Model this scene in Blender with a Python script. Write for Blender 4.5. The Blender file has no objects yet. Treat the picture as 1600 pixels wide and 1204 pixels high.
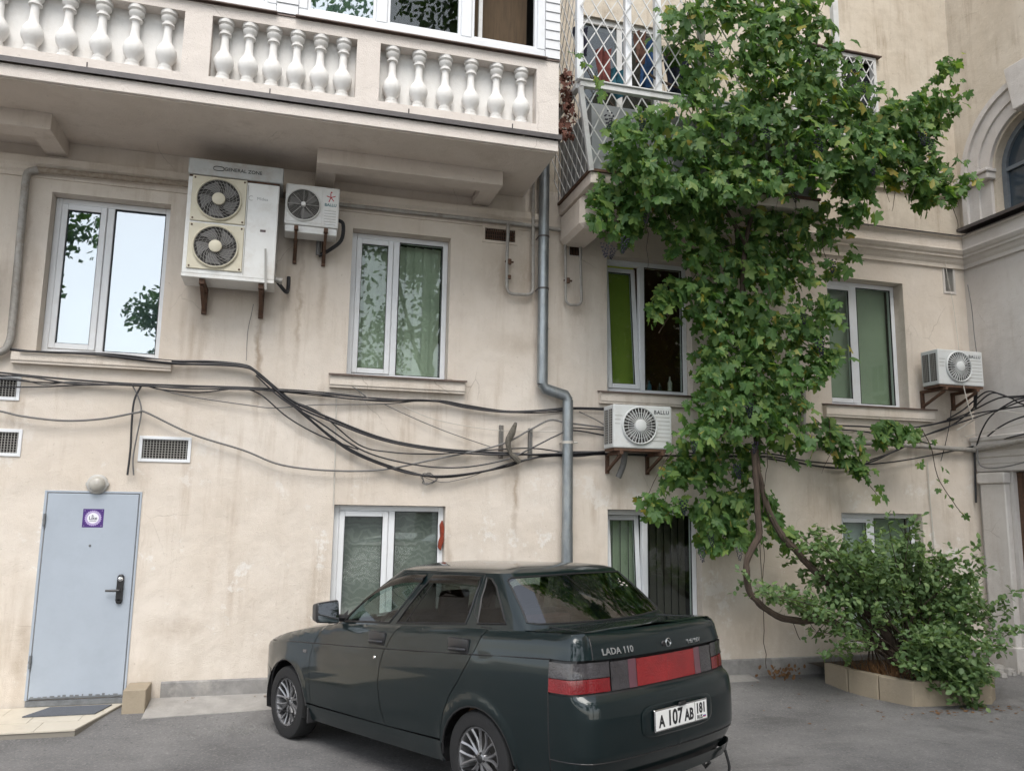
import bpy, bmesh, math, random
from mathutils import Vector, Matrix, noise
from mathutils.geometry import delaunay_2d_cdt
R = math.radians
random.seed(7)
scene = bpy.context.scene
col = scene.collection

# ---------------------------------------------------------------- camera
cd = bpy.data.cameras.new('camera')
cam = bpy.data.objects.new('camera', cd)
col.objects.link(cam)
cd.sensor_width = 36.0
cd.lens = 28.36
cd.clip_start = 0.05
cd.clip_end = 2000
yaw, pitch, roll = R(15.388), R(8.613), R(0.867)
fw = Vector((math.sin(yaw)*math.cos(pitch), math.cos(yaw)*math.cos(pitch), math.sin(pitch)))
rt = Vector((math.cos(yaw), -math.sin(yaw), 0))
up = rt.cross(fw)
rt2 = rt*math.cos(roll) + up*math.sin(roll)
up2 = up*math.cos(roll) - rt*math.sin(roll)
cam.matrix_world = Matrix((( rt2.x, up2.x, -fw.x, 0.0), (rt2.y, up2.y, -fw.y, -8.7), (rt2.z, up2.z, -fw.z, 1.9), (0, 0, 0, 1)))
scene.camera = cam

# ---------------------------------------------------------------- world: pale, thinly clouded sky
SUN_EL, SUN_ROT = R(56), R(190)
world = bpy.data.worlds.new('World')
scene.world = world
world.use_nodes = True
wn, wl = world.node_tree.nodes, world.node_tree.links
for n in list(wn): wn.remove(n)
sky = wn.new('ShaderNodeTexSky'); sky.sky_type = 'NISHITA'; sky.sun_disc = False
sky.sun_elevation = SUN_EL; sky.sun_rotation = SUN_ROT; sky.dust_density = 1.2; sky.air_density = 1.2
hs = wn.new('ShaderNodeHueSaturation'); hs.inputs['Saturation'].default_value = 0.30
bgn = wn.new('ShaderNodeBackground'); bgn.inputs['Strength'].default_value = 0.15
wo = wn.new('ShaderNodeOutputWorld')
wl.new(sky.outputs[0], hs.inputs['Color']); wl.new(hs.outputs[0], bgn.inputs[0]); wl.new(bgn.outputs[0], wo.inputs[0])

# ---------------------------------------------------------------- sun: veiled, very soft
sd = bpy.data.lights.new('sun', 'SUN')
sd.energy = 1.15; sd.angle = R(35); sd.color = (1.0, 0.95, 0.88)
sun = bpy.data.objects.new('sun', sd); col.objects.link(sun)
sun.rotation_euler = Vector((0.14, 0.80, -1.22)).to_track_quat('-Z', 'Y').to_euler()

scene.view_settings.view_transform = 'Standard'
scene.view_settings.look = 'None'
scene.view_settings.gamma = 1
scene.view_settings.use_curve_mapping = False
scene.view_settings.exposure = 1.18
scene.cycles.max_bounces = 6
scene.cycles.use_adaptive_sampling = True
scene.cycles.adaptive_threshold = 0.02
scene.cycles.transparent_max_bounces = 10
scene.cycles.use_denoising = True

# ---------------------------------------------------------------- object helpers
def tag(o, label=None, cat=None, group=None, kind=None):
    if label: o['label'] = label
    if cat: o['category'] = cat
    if group: o['group'] = group
    if kind: o['kind'] = kind
    return o

def empty(name, loc, label=None, cat=None, group=None, rz=0.0):
    o = bpy.data.objects.new(name, None)
    col.objects.link(o)
    o.location = loc; o.rotation_euler = (0, 0, rz)
    o.empty_display_size = 0.2
    return tag(o, label, cat, group)

def root_of(o):
    while o.parent: o = o.parent
    return o

def link(name, me, parent=None, loc=(0, 0, 0), rot=None, scale=None):
    o = bpy.data.objects.new(name, me)
    col.objects.link(o)
    if parent: o.parent = parent
    o.location = loc
    if rot is not None: o.rotation_euler = rot
    if scale is not None: o.scale = scale
    return o

class MB:
    """collects verts and faces of one mesh"""
    def __init__(self): self.v = []; self.f = []; self.m = []; self.cur = 0
    def add(self, vs, fs):
        b = len(self.v); self.v += [tuple(p) for p in vs]
        for f in fs: self.f.append(tuple(b+i for i in f)); self.m.append(self.cur)
        return self
    def box(self, x0, x1, y0, y1, z0, z1):
        vs = [(x, y, z) for z in (z0, z1) for y in (y0, y1) for x in (x0, x1)]
        return self.add(vs, [(0,2,3,1), (4,5,7,6), (0,1,5,4), (2,6,7,3), (0,4,6,2), (1,3,7,5)])
    def quad(self, a, b, c, d): return self.add([a, b, c, d], [(0,1,2,3)])
    def bar(self, p, q, w, d=None, nrm=(0, -1, 0)):
        """square bar from p to q"""
        d = d or w
        p, q = Vector(p), Vector(q); t = (q-p).normalized(); n = Vector(nrm)
        s = t.cross(n).normalized(); n = s.cross(t).normalized()
        o = []
        for c in (p, q):
            for a, b in ((-1,-1), (1,-1), (1,1), (-1,1)): o.append(c + s*(a*w/2) + n*(b*d/2))
        return self.add(o, [(0,1,2,3), (7,6,5,4), (0,4,5,1), (1,5,6,2), (2,6,7,3), (3,7,4,0)])
    def tube(self, pts, r, n=8, cap=True, smooth=0, rads=None):
        P = [Vector(p) for p in pts]
        if smooth: P, rads = catmull(P, smooth, rads)
        rads = rads or [r]*len(P)
        rings = []; prev = None
        for i, p in enumerate(P):
            t = (P[min(i+1, len(P)-1)] - P[max(i-1, 0)]).normalized()
            if prev is None:
                a = Vector((0, 0, 1)) if abs(t.z) < .9 else Vector((0, 1, 0))
                prev = t.cross(a).normalized()
            s = (prev - t*prev.dot(t))
            s = s.normalized() if s.length > 1e-6 else t.orthogonal().normalized()
            prev = s; b = t.cross(s)
            rings.append([p + (s*math.cos(k*2*math.pi/n) + b*math.sin(k*2*math.pi/n))*rads[i] for k in range(n)])
        vs = [v for rg in rings for v in rg]; fs = []
        for i in range(len(rings)-1):
            for k in range(n):
                a = i*n+k; c = i*n+(k+1) % n
                fs.append((a, c, c+n, a+n))
        if cap: fs += [tuple(range(n-1, -1, -1)), tuple(range((len(rings)-1)*n, len(rings)*n))]
        return self.add(vs, fs)
    def lathe(self, prof, n=16, c=(0, 0, 0), axis='z', a0=0.0, a1=2*math.pi):
        """prof: list of (r, h)"""
        vs, fs = [], []; full = abs(a1-a0-2*math.pi) < 1e-6
        m = n if full else n+1
        for r, h in prof:
            for k in range(m):
                a = a0+(a1-a0)*k/n; x, y = r*math.cos(a), r*math.sin(a)
                vs.append({'z': (c[0]+x, c[1]+y, c[2]+h), 'y': (c[0]+x, c[1]+h, c[2]+y), 'x': (c[0]+h, c[1]+x, c[2]+y)}[axis])
        for i in range(len(prof)-1):
            for k in range(n):
                k2 = (k+1) % m
                fs.append((i*m+k, i*m+k2, (i+1)*m+k2, (i+1)*m+k))
        return self.add(vs, fs)
    def prism(self, poly, y0, y1):
        """polygon in x,z extruded along y"""
        n = len(poly)
        vs = [(x, y0, z) for x, z in poly] + [(x, y1, z) for x, z in poly]
        fs = [tuple(range(n)), tuple(range(2*n-1, n-1, -1))] + [(i, i+n, (i+1) % n+n, (i+1) % n) for i in range(n)]
        return self.add(vs, fs)
    def sweep_x(self, prof, x0, x1):
        """profile of (y, z) swept along x, closed ends"""
        n = len(prof)
        vs = [(x0, y, z) for y, z in prof] + [(x1, y, z) for y, z in prof]
        return self.add(vs, [tuple(range(n)), tuple(range(2*n-1, n-1, -1))] + [(i, i+n, (i+1) % n+n, (i+1) % n) for i in range(n)])
    def sweep_y(self, prof, y0, y1):
        """profile of (x, z) swept along y"""
        return self.prism(prof, y0, y1)
    def disc(self, c, r, n=24, axis='y'):
        cx, cy, cz = c
        if axis == 'y': vs = [(cx+r*math.cos(k*2*math.pi/n), cy, cz+r*math.sin(k*2*math.pi/n)) for k in range(n)]
        else: vs = [(cx+r*math.cos(k*2*math.pi/n), cy+r*math.sin(k*2*math.pi/n), cz) for k in range(n)]
        return self.add(vs, [tuple(range(n))])
    def mesh(self, name, mats, smooth=False, bevel=0.0, off=(0, 0, 0), seg=1, weld=False):
        me = bpy.data.meshes.new(name)
        ox, oy, oz = off
        me.from_pydata([(x-ox, y-oy, z-oz) for x, y, z in self.v], [], self.f)
        if not isinstance(mats, (list, tuple)): mats = [mats]
        for m in mats: me.materials.append(m)
        if len(mats) > 1: me.polygons.foreach_set('material_index', self.m)
        bm = bmesh.new(); bm.from_mesh(me)
        if weld: bmesh.ops.remove_doubles(bm, verts=bm.verts, dist=1e-5)
        bmesh.ops.recalc_face_normals(bm, faces=bm.faces)
        if bevel > 0:
            es = [e for e in bm.edges if e.is_manifold and e.calc_face_angle(0) > .5]
            bmesh.ops.bevel(bm, geom=es, offset=bevel, segments=seg, affect='EDGES', profile=.6, clamp_overlap=True)
        if smooth:
            for f in bm.faces: f.smooth = True
            for e in bm.edges:
                if e.is_manifold and e.calc_face_angle(0) > R(38): e.smooth = False
        bm.to_mesh(me); bm.free()
        return me
    def build(self, name, mats, parent=None, **kw):
        """mesh object in world coordinates, moved into its parent's space"""
        if parent is None:
            xs = [p[0] for p in self.v]; ys = [p[1] for p in self.v]; zs = [p[2] for p in self.v]
            o0 = ((min(xs)+max(xs))/2, (min(ys)+max(ys))/2, min(zs))
            return link(name, self.mesh(name, mats, off=o0, **kw), None, o0)
        off = tuple(root_of(parent).location) if not kw.pop('local', False) else (0, 0, 0)
        return link(name, self.mesh(name, mats, off=off, **kw), parent)

def catmull(P, k=6, rads=None):
    out, ro = [], []
    n = len(P)
    for i in range(n-1):
        p0, p1, p2, p3 = P[max(i-1, 0)], P[i], P[i+1], P[min(i+2, n-1)]
        for j in range(k):
            t = j/k
            out.append(.5*((2*p1)+(p2-p0)*t+(2*p0-5*p1+4*p2-p3)*t*t+(3*p1-p0-3*p2+p3)*t**3))
            if rads: ro.append(rads[i]+(rads[i+1]-rads[i])*t)
    out.append(P[-1])
    if rads: ro.append(rads[-1])
    return out, (ro if rads else None)

def text_mesh(name, s, size, mat, depth=0.002, shear=0.0, bold=0.0, space=1.0):
    cu = bpy.data.curves.new(name, 'FONT')
    cu.body = s; cu.size = size; cu.extrude = depth; cu.shear = shear; cu.offset = bold; cu.space_character = space
    cu.align_x = 'CENTER'; cu.align_y = 'CENTER'; cu.resolution_u = 3
    o = bpy.data.objects.new(name, cu); col.objects.link(o)
    dg = bpy.context.evaluated_depsgraph_get()
    me = bpy.data.meshes.new_from_object(o.evaluated_get(dg))
    bpy.data.objects.remove(o); bpy.data.curves.remove(cu)
    me.name = name; me.materials.clear(); me.materials.append(mat)
    return me

def inside(p, poly):
    x, y = p; c = False; n = len(poly)
    for i in range(n):
        x1, y1 = poly[i]; x2, y2 = poly[(i+1) % n]
        if (y1 > y) != (y2 > y) and x < (x2-x1)*(y-y1)/(y2-y1)+x1: c = not c
    return c

# ---------------------------------------------------------------- materials
def mat(name, c, rough=.7, metal=0.0, vary=0.0, scale=8.0, bump=0.0, bscale=60.0, c2=None, spec=.5, coat=0.0, stretch=(1, 1, 1), dirt=None, dscale=3.0, damt=.5):
    m = bpy.data.materials.new(name); m.use_nodes = True
    nt = m.node_tree; n, l = nt.nodes, nt.links; b = n['Principled BSDF']
    b.inputs['Roughness'].default_value = rough; b.inputs['Metallic'].default_value = metal
    b.inputs['Specular IOR Level'].default_value = spec; b.inputs['Coat Weight'].default_value = coat
    b.inputs['Coat Roughness'].default_value = .05
    tc = n.new('ShaderNodeTexCoord'); mp = n.new('ShaderNodeMapping'); mp.inputs['Scale'].default_value = stretch
    geo = n.new('ShaderNodeNewGeometry')
    l.new(geo.outputs['Position'], mp.inputs['Vector'])
    out = None
    if vary or c2:
        nz = n.new('ShaderNodeTexNoise'); nz.inputs['Scale'].default_value = scale; nz.inputs['Detail'].default_value = 6; nz.inputs['Roughness'].default_value = .65
        l.new(mp.outputs[0], nz.inputs['Vector'])
        rp = n.new('ShaderNodeValToRGB'); rp.color_ramp.elements[0].position = .3; rp.color_ramp.elements[1].position = .72
        d = c2 or tuple(x*(1-vary) for x in c)
        rp.color_ramp.elements[0].color = (*d, 1); rp.color_ramp.elements[1].color = (*c, 1)
        l.new(nz.outputs['Fac'], rp.inputs['Fac']); out = rp.outputs['Color']
    if dirt:
        nz2 = n.new('ShaderNodeTexNoise'); nz2.inputs['Scale'].default_value = dscale; nz2.inputs['Detail'].default_value = 8; nz2.inputs['Roughness'].default_value = .7
        l.new(mp.outputs[0], nz2.inputs['Vector'])
        mr = n.new('ShaderNodeMapRange'); mr.inputs['From Min'].default_value = .5; mr.inputs['From Max'].default_value = .75; mr.inputs['To Max'].default_value = damt
        l.new(nz2.outputs['Fac'], mr.inputs['Value'])
        mx = n.new('ShaderNodeMixRGB'); mx.inputs['Color2'].default_value = (*dirt, 1)
        if out: l.new(out, mx.inputs['Color1'])
        else: mx.inputs['Color1'].default_value = (*c, 1)
        l.new(mr.outputs[0], mx.inputs['Fac']); out = mx.outputs[0]
    if out: l.new(out, b.inputs['Base Color'])
    else: b.inputs['Base Color'].default_value = (*c, 1)
    if bump:
        nb = n.new('ShaderNodeTexNoise'); nb.inputs['Scale'].default_value = bscale; nb.inputs['Detail'].default_value = 4
        l.new(mp.outputs[0], nb.inputs['Vector'])
        bp = n.new('ShaderNodeBump'); bp.inputs['Strength'].default_value = bump; bp.inputs['Distance'].default_value = .01
        l.new(nb.outputs['Fac'], bp.inputs['Height']); l.new(bp.outputs[0], b.inputs['Normal'])
    return m

def glass_mat(name, tint=(.75, .82, .8), refl=1.0, wav=.0, base=0.0, thru=None):
    """a pane: see-through with the tint, mirror reflection by Fresnel"""
    m = bpy.data.materials.new(name); m.use_nodes = True
    n, l = m.node_tree.nodes, m.node_tree.links
    for x in list(n): n.remove(x)
    o = n.new('ShaderNodeOutputMaterial'); mix = n.new('ShaderNodeMixShader')
    tr = n.new('ShaderNodeBsdfTransparent'); tr.inputs[0].default_value = (*tint, 1)
    gl = n.new('ShaderNodeBsdfGlossy'); gl.inputs['Roughness'].default_value = .01; gl.inputs[0].default_value = (.95, .97, 1, 1)
    gg = n.new('ShaderNodeNewGeometry'); dt = n.new('ShaderNodeVectorMath'); dt.operation = 'DOT_PRODUCT'
    l.new(gg.outputs['Normal'], dt.inputs[0]); l.new(gg.outputs['Incoming'], dt.inputs[1])
    ab = n.new('ShaderNodeMath'); ab.operation = 'ABSOLUTE'; l.new(dt.outputs['Value'], ab.inputs[0])
    iv = n.new('ShaderNodeMath'); iv.operation = 'SUBTRACT'; iv.inputs[0].default_value = 1; l.new(ab.outputs[0], iv.inputs[1])
    pw = n.new('ShaderNodeMath'); pw.operation = 'POWER'; pw.inputs[1].default_value = 5; l.new(iv.outputs[0], pw.inputs[0])
    fr = n.new('ShaderNodeMath'); fr.operation = 'MULTIPLY_ADD'; fr.inputs[1].default_value = .92; fr.inputs[2].default_value = .08; l.new(pw.outputs[0], fr.inputs[0])
    ma = n.new('ShaderNodeMath'); ma.operation = 'MULTIPLY_ADD'; ma.inputs[1].default_value = refl; ma.inputs[2].default_value = base; ma.use_clamp = True
    l.new(fr.outputs[0], ma.inputs[0]); l.new(ma.outputs[0], mix.inputs[0])
    l.new(tr.outputs[0], mix.inputs[1]); l.new(gl.outputs[0], mix.inputs[2]); l.new(mix.outputs[0], o.inputs[0])
    if wav:
        geo = n.new('ShaderNodeNewGeometry'); nz = n.new('ShaderNodeTexNoise'); nz.inputs['Scale'].default_value = 2.2
        l.new(geo.outputs['Position'], nz.inputs['Vector'])
        bp = n.new('ShaderNodeBump'); bp.inputs['Strength'].default_value = wav; bp.inputs['Distance'].default_value = .05
        l.new(nz.outputs['Fac'], bp.inputs['Height'])
        l.new(bp.outputs[0], gl.inputs['Normal'])
    return m

def stucco(name, c, c2, stain, streak=.35, patch=None, low=None, vary=.5, marks=()):
    """painted render: broad tone drift, drip streaks, bare patches, foot-of-wall grime"""
    m = bpy.data.materials.new(name); m.use_nodes = True
    n, l = m.node_tree.nodes, m.node_tree.links; b = n['Principled BSDF']
    b.inputs['Roughness'].default_value = .88; b.inputs['Specular IOR Level'].default_value = .25
    geo = n.new('ShaderNodeNewGeometry'); pos = geo.outputs['Position']
    def nz(scale, st=(1, 1, 1), det=6, ro=.6):
        mp = n.new('ShaderNodeMapping'); mp.inputs['Scale'].default_value = st; l.new(pos, mp.inputs['Vector'])
        t = n.new('ShaderNodeTexNoise'); t.inputs['Scale'].default_value = scale; t.inputs['Detail'].default_value = det; t.inputs['Roughness'].default_value = ro
        l.new(mp.outputs[0], t.inputs['Vector']); return t.outputs['Fac']
    def rng(v, a, bb, t0=0.0, t1=1.0):
        r = n.new('ShaderNodeMapRange'); r.inputs['From Min'].default_value = a; r.inputs['From Max'].default_value = bb
        r.inputs['To Min'].default_value = t0; r.inputs['To Max'].default_value = t1; l.new(v, r.inputs['Value']); return r.outputs[0]
    def mixc(f, a, bcol):
        x = n.new('ShaderNodeMixRGB'); l.new(f, x.inputs['Fac'])
        if isinstance(a, tuple): x.inputs['Color1'].default_value = (*a, 1)
        else: l.new(a, x.inputs['Color1'])
        x.inputs['Color2'].default_value = (*bcol, 1); return x.outputs[0]
    def mul(a, bb):
        x = n.new('ShaderNodeMath'); x.operation = 'MULTIPLY'; l.new(a, x.inputs[0]); l.new(bb, x.inputs[1]); return x.outputs[0]
    cc = mixc(rng(nz(.55), .35, .68), c, c2)
    cc = mixc(rng(nz(2.3, det=9, ro=.72), .46, .8, 0, vary), cc, tuple(x*.8 for x in c2))
    st = mul(rng(nz(5.5, (1, 1, .09), 8, .72), .50, .72), rng(nz(.9), .40, .60))
    cc = mixc(rng(st, 0, 1, 0, streak), cc, stain)
    cc = mixc(rng(nz(28, (1, 1, 1), 3), .66, .74, 0, .35), cc, tuple(x*.55 for x in stain))
    sp = n.new('ShaderNodeSeparateXYZ'); l.new(pos, sp.inputs[0])
    if patch:
        pm = mul(rng(nz(1.7, (1, 1, 1), 10, .75), .57, .60), rng(sp.outputs['Z'], 3.2, 1.6))
        cc = mixc(rng(pm, 0, 1, 0, .75), cc, patch)
    if low:
        hw = mul(rng(sp.outputs['Z'], .9, .05), rng(nz(3.5, (1, 1, .4), 8, .7), .38, .7))
        cc = mixc(rng(hw, 0, 1, 0, .8), cc, low)
    if marks:
        wob = n.new('ShaderNodeVectorMath'); wob.operation = 'MULTIPLY_ADD'; wc = n.new('ShaderNodeTexNoise'); wc.inputs['Scale'].default_value = 3.2; wc.inputs['Detail'].default_value = 7; wc.inputs['Roughness'].default_value = .7
        l.new(pos, wc.inputs['Vector']); l.new(wc.outputs['Color'], wob.inputs[0]); wob.inputs[1].default_value = (.22, 0, .3); l.new(pos, wob.inputs[2])
        tot = None
        for mx_, mz_, rx_, rz_, st_ in marks:
            v = n.new('ShaderNodeVectorMath'); v.operation = 'SUBTRACT'; l.new(wob.outputs[0], v.inputs[0]); v.inputs[1].default_value = (mx_+.11, 0, mz_+.15)
            v2 = n.new('ShaderNodeVectorMath'); v2.operation = 'MULTIPLY'; l.new(v.outputs[0], v2.inputs[0]); v2.inputs[1].default_value = (1/rx_, 0, 1/rz_)
            ln = n.new('ShaderNodeVectorMath'); ln.operation = 'LENGTH'; l.new(v2.outputs[0], ln.inputs[0])
            r_ = rng(ln.outputs['Value'], 1.6, .2, 0, st_)
            if tot is None: tot = r_
            else:
                x = n.new('ShaderNodeMath'); x.operation = 'MAXIMUM'; l.new(tot, x.inputs[0]); l.new(r_, x.inputs[1]); tot = x.outputs[0]
        cc = mixc(mul(tot, rng(nz(9, (1, 1, .5), 7, .7), .2, .52)), cc, tuple(x*.85 for x in stain))
    vo = n.new('ShaderNodeTexVoronoi'); vo.feature = 'DISTANCE_TO_EDGE'; vo.inputs['Scale'].default_value = .8
    wv = n.new('ShaderNodeTexNoise'); wv.inputs['Scale'].default_value = 2.0; wv.inputs['Detail'].default_value = 4; l.new(pos, wv.inputs['Vector'])
    wa = n.new('ShaderNodeVectorMath'); wa.operation = 'MULTIPLY_ADD'; l.new(wv.outputs['Color'], wa.inputs[0]); wa.inputs[1].default_value = (.22, .22, .22); l.new(pos, wa.inputs[2]); l.new(wa.outputs[0], vo.inputs['Vector'])
    ck = mul(rng(vo.outputs['Distance'], .0032, .0006), rng(nz(.8), .52, .6))
    cc = mixc(rng(ck, 0, 1, 0, .4), cc, tuple(x*.5 for x in stain))
    l.new(cc, b.inputs['Base Color'])
    nb = n.new('ShaderNodeTexNoise'); nb.inputs['Scale'].default_value = 110; nb.inputs['Detail'].default_value = 3; l.new(pos, nb.inputs['Vector'])
    nb2 = n.new('ShaderNodeTexNoise'); nb2.inputs['Scale'].default_value = 4.5; nb2.inputs['Detail'].default_value = 5; l.new(pos, nb2.inputs['Vector'])
    ad = n.new('ShaderNodeMath'); ad.operation = 'MULTIPLY_ADD'; ad.inputs[1].default_value = 4.0
    l.new(nb2.outputs['Fac'], ad.inputs[0]); l.new(nb.outputs['Fac'], ad.inputs[2])
    bp = n.new('ShaderNodeBump'); bp.inputs['Strength'].default_value = .55; bp.inputs['Distance'].default_value = .008
    l.new(ad.outputs[0], bp.inputs['Height']); l.new(bp.outputs[0], b.inputs['Normal'])
    return m

M = {}
STAINS = [  # x, z of the centre, half width, half height, strength: rust runs, damp and soot marks on the facade
    (-.36,3.45,.03,.55,.7), (-.34,3.2,.02,.4,.6), (-.92,3.75,.05,.3,.35), (.02,3.95,.025,.55,.55), (.25,4.15,.04,.4,.4), (-.05,4.2,.08,.3,.3), (2.25,4.55,.22,.28,.5), (2.55,4.5,.16,.4,.5), (2.2,5.15,.35,.12,.45),
    (2.5,3.75,.3,.12,.3), (2.45,2.05,.03,.4,.6), (2.4,2.3,.08,.25,.35), (3.2,4.2,.12,.2,.4), (3.65,2.15,.2,.14,.35), (6.4,1.9,.35,.5,.35), (6.2,5.0,.5,.25,.4), (7.3,2.3,.3,.5,.22), (8.4,3.1,.15,.5,.45), (-2.3,4.6,.04,.3,.4), (-2.62,4.5,.04,.35,.4), (-2.55,4.0,.06,.5,.35),
    (.3,2.9,.03,.3,.35), (1.9,2.8,.04,.35,.35), (-2.55,2.75,.05,.12,.5), (1.72,1.2,.03,.5,.5), (-1.0,.7,.25,.1,.35), (-2.28,.5,.06,.4,.45), (4.95,1.0,.2,.7,.3), (5.3,.5,.5,.25,.35), (.1,5.2,.5,.1,.4), (-1.6,5.2,.8,.08,.35), (3.0,4.9,.05,.35,.45)]
M['wall'] = stucco('cream_render', (.665,.605,.54), (.59,.515,.435), (.33,.245,.17), .65, (.70,.67,.63), (.47,.41,.34), marks=STAINS)
M['wall_up'] = stucco('ochre_render', (.60,.54,.455), (.49,.42,.33), (.27,.205,.145), .95, vary=.8)
M['wing'] = stucco('grey_white_render', (.60,.575,.55), (.52,.48,.445), (.33,.27,.22), .35, (.62,.6,.57), (.4,.36,.32))
M['balcony'] = stucco('balcony_render', (.68,.625,.575), (.64,.58,.53), (.5,.43,.37), .25, vary=.25)
M['soffit'] = stucco('soffit_render', (.68,.61,.545), (.61,.535,.465), (.33,.26,.2), .4)
M['white_stucco'] = mat('white_plaster', (.73,.715,.69), .8, vary=.08, scale=6, bump=.2, dirt=(.55,.5,.44), dscale=5, damt=.4)
M['plinth'] = mat('grey_plinth', (.28,.27,.26), .9, vary=.35, scale=7, bump=.4, bscale=40, dirt=(.48,.45,.41), dscale=4, damt=.6)
M['concrete'] = mat('apron_concrete', (.36,.345,.325), .92, vary=.3, scale=4, bump=.5, bscale=45, dirt=(.2,.19,.18), dscale=5, damt=.6)
M['pvc'] = mat('white_pvc', (.72,.735,.755), .3, vary=.05, scale=5, dirt=(.5,.47,.42), dscale=7, damt=.25)
M['pvc_old'] = mat('grey_white_paint', (.62,.62,.61), .5, vary=.15, scale=9, dirt=(.35,.3,.26), dscale=6, damt=.5)
M['siding'] = mat('white_siding', (.62,.63,.645), .45, vary=.05, scale=4)
M['rubber'] = mat('black_rubber', (.015,.015,.016), .6)
M['dark'] = mat('dark_void', (.012,.011,.010), .95)
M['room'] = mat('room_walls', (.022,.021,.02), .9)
M['flash'] = mat('dark_metal_flashing', (.10,.09,.09), .45, .3, vary=.3, scale=10)
M['sillcap'] = mat('brown_sill_sheet', (.13,.09,.075), .5, .2, vary=.3, scale=12, dirt=(.25,.18,.12), damt=.4)
M['galv'] = mat('galvanised_sheet', (.33,.36,.38), .42, .75, vary=.35, scale=14, stretch=(1,1,.35), dirt=(.5,.5,.48), dscale=9, damt=.45)
M['gaspipe'] = mat('grey_painted_pipe', (.36,.34,.31), .55, .1, vary=.3, scale=20, dirt=(.16,.11,.07), dscale=9, damt=.7)
M['rustpipe'] = mat('rusty_pipe', (.20,.15,.11), .75, .2, c2=(.38,.33,.27), scale=22)
M['rust'] = mat('rusty_steel', (.16,.085,.05), .8, .3, c2=(.07,.045,.035), scale=25)
M['white_metal'] = mat('white_enamel', (.72,.72,.70), .4, vary=.08, scale=6, dirt=(.42,.35,.27), dscale=5, damt=.45)
M['cream_plastic'] = mat('yellowed_plastic', (.62,.575,.45), .5, vary=.1, scale=8, dirt=(.4,.34,.22), dscale=6, damt=.35)
M['fan_dark'] = mat('fan_cavity', (.035,.032,.030), .8)
M['fan_blade'] = mat('fan_blade', (.16,.155,.15), .5)
M['wire_grey'] = mat('grille_wire', (.30,.29,.27), .5, .2)
M['ac_grey'] = mat('ac_grey_enamel', (.60,.615,.61), .42, vary=.08, scale=6, dirt=(.38,.34,.29), dscale=6, damt=.4)
M['cable_black'] = mat('black_cable', (.02,.02,.024), .5, vary=.4, scale=15)
M['cable_grey'] = mat('grey_cable', (.17,.165,.16), .6, vary=.3, scale=12)
M['cable_white'] = mat('white_cable', (.55,.52,.47), .6, vary=.2, scale=12)
M['door'] = mat('pale_blue_door_paint', (.37,.415,.475), .45, vary=.1, scale=2, bump=.08, bscale=14, dirt=(.30,.34,.39), dscale=3.5, damt=.5)
M['door_edge'] = mat('worn_door_metal', (.22,.23,.24), .55, .4, vary=.4, scale=20)
M['black_plastic'] = mat('black_plastic', (.018,.018,.02), .3)
M['chrome'] = mat('chrome', (.75,.76,.78), .12, 1.0)
M['tile'] = mat('beige_tile', (.56,.51,.42), .4, vary=.12, scale=4, dirt=(.36,.32,.27), dscale=7, damt=.5)
M['grout'] = mat('tile_grout', (.22,.2,.17), .9)
M['mat_grey'] = mat('grey_doormat', (.11,.12,.14), .95, vary=.3, scale=90, bump=.5, bscale=200)
M['block'] = mat('planter_block', (.36,.30,.22), .85, vary=.25, scale=6, bump=.4, bscale=50, dirt=(.2,.17,.13), dscale=6, damt=.55)
M['soil'] = mat('dark_soil', (.05,.038,.028), .98, vary=.4, scale=30, bump=.8, bscale=30)
M['bark'] = mat('vine_bark', (.085,.06,.045), .9, vary=.45, scale=30, stretch=(1,1,.25), bump=.8, bscale=40)
M['lamp_glass'] = mat('frosted_lamp_glass', (.42,.40,.36), .3, vary=.1, scale=12)
M['lamp_base'] = mat('lamp_base', (.42,.41,.39), .5)

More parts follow.
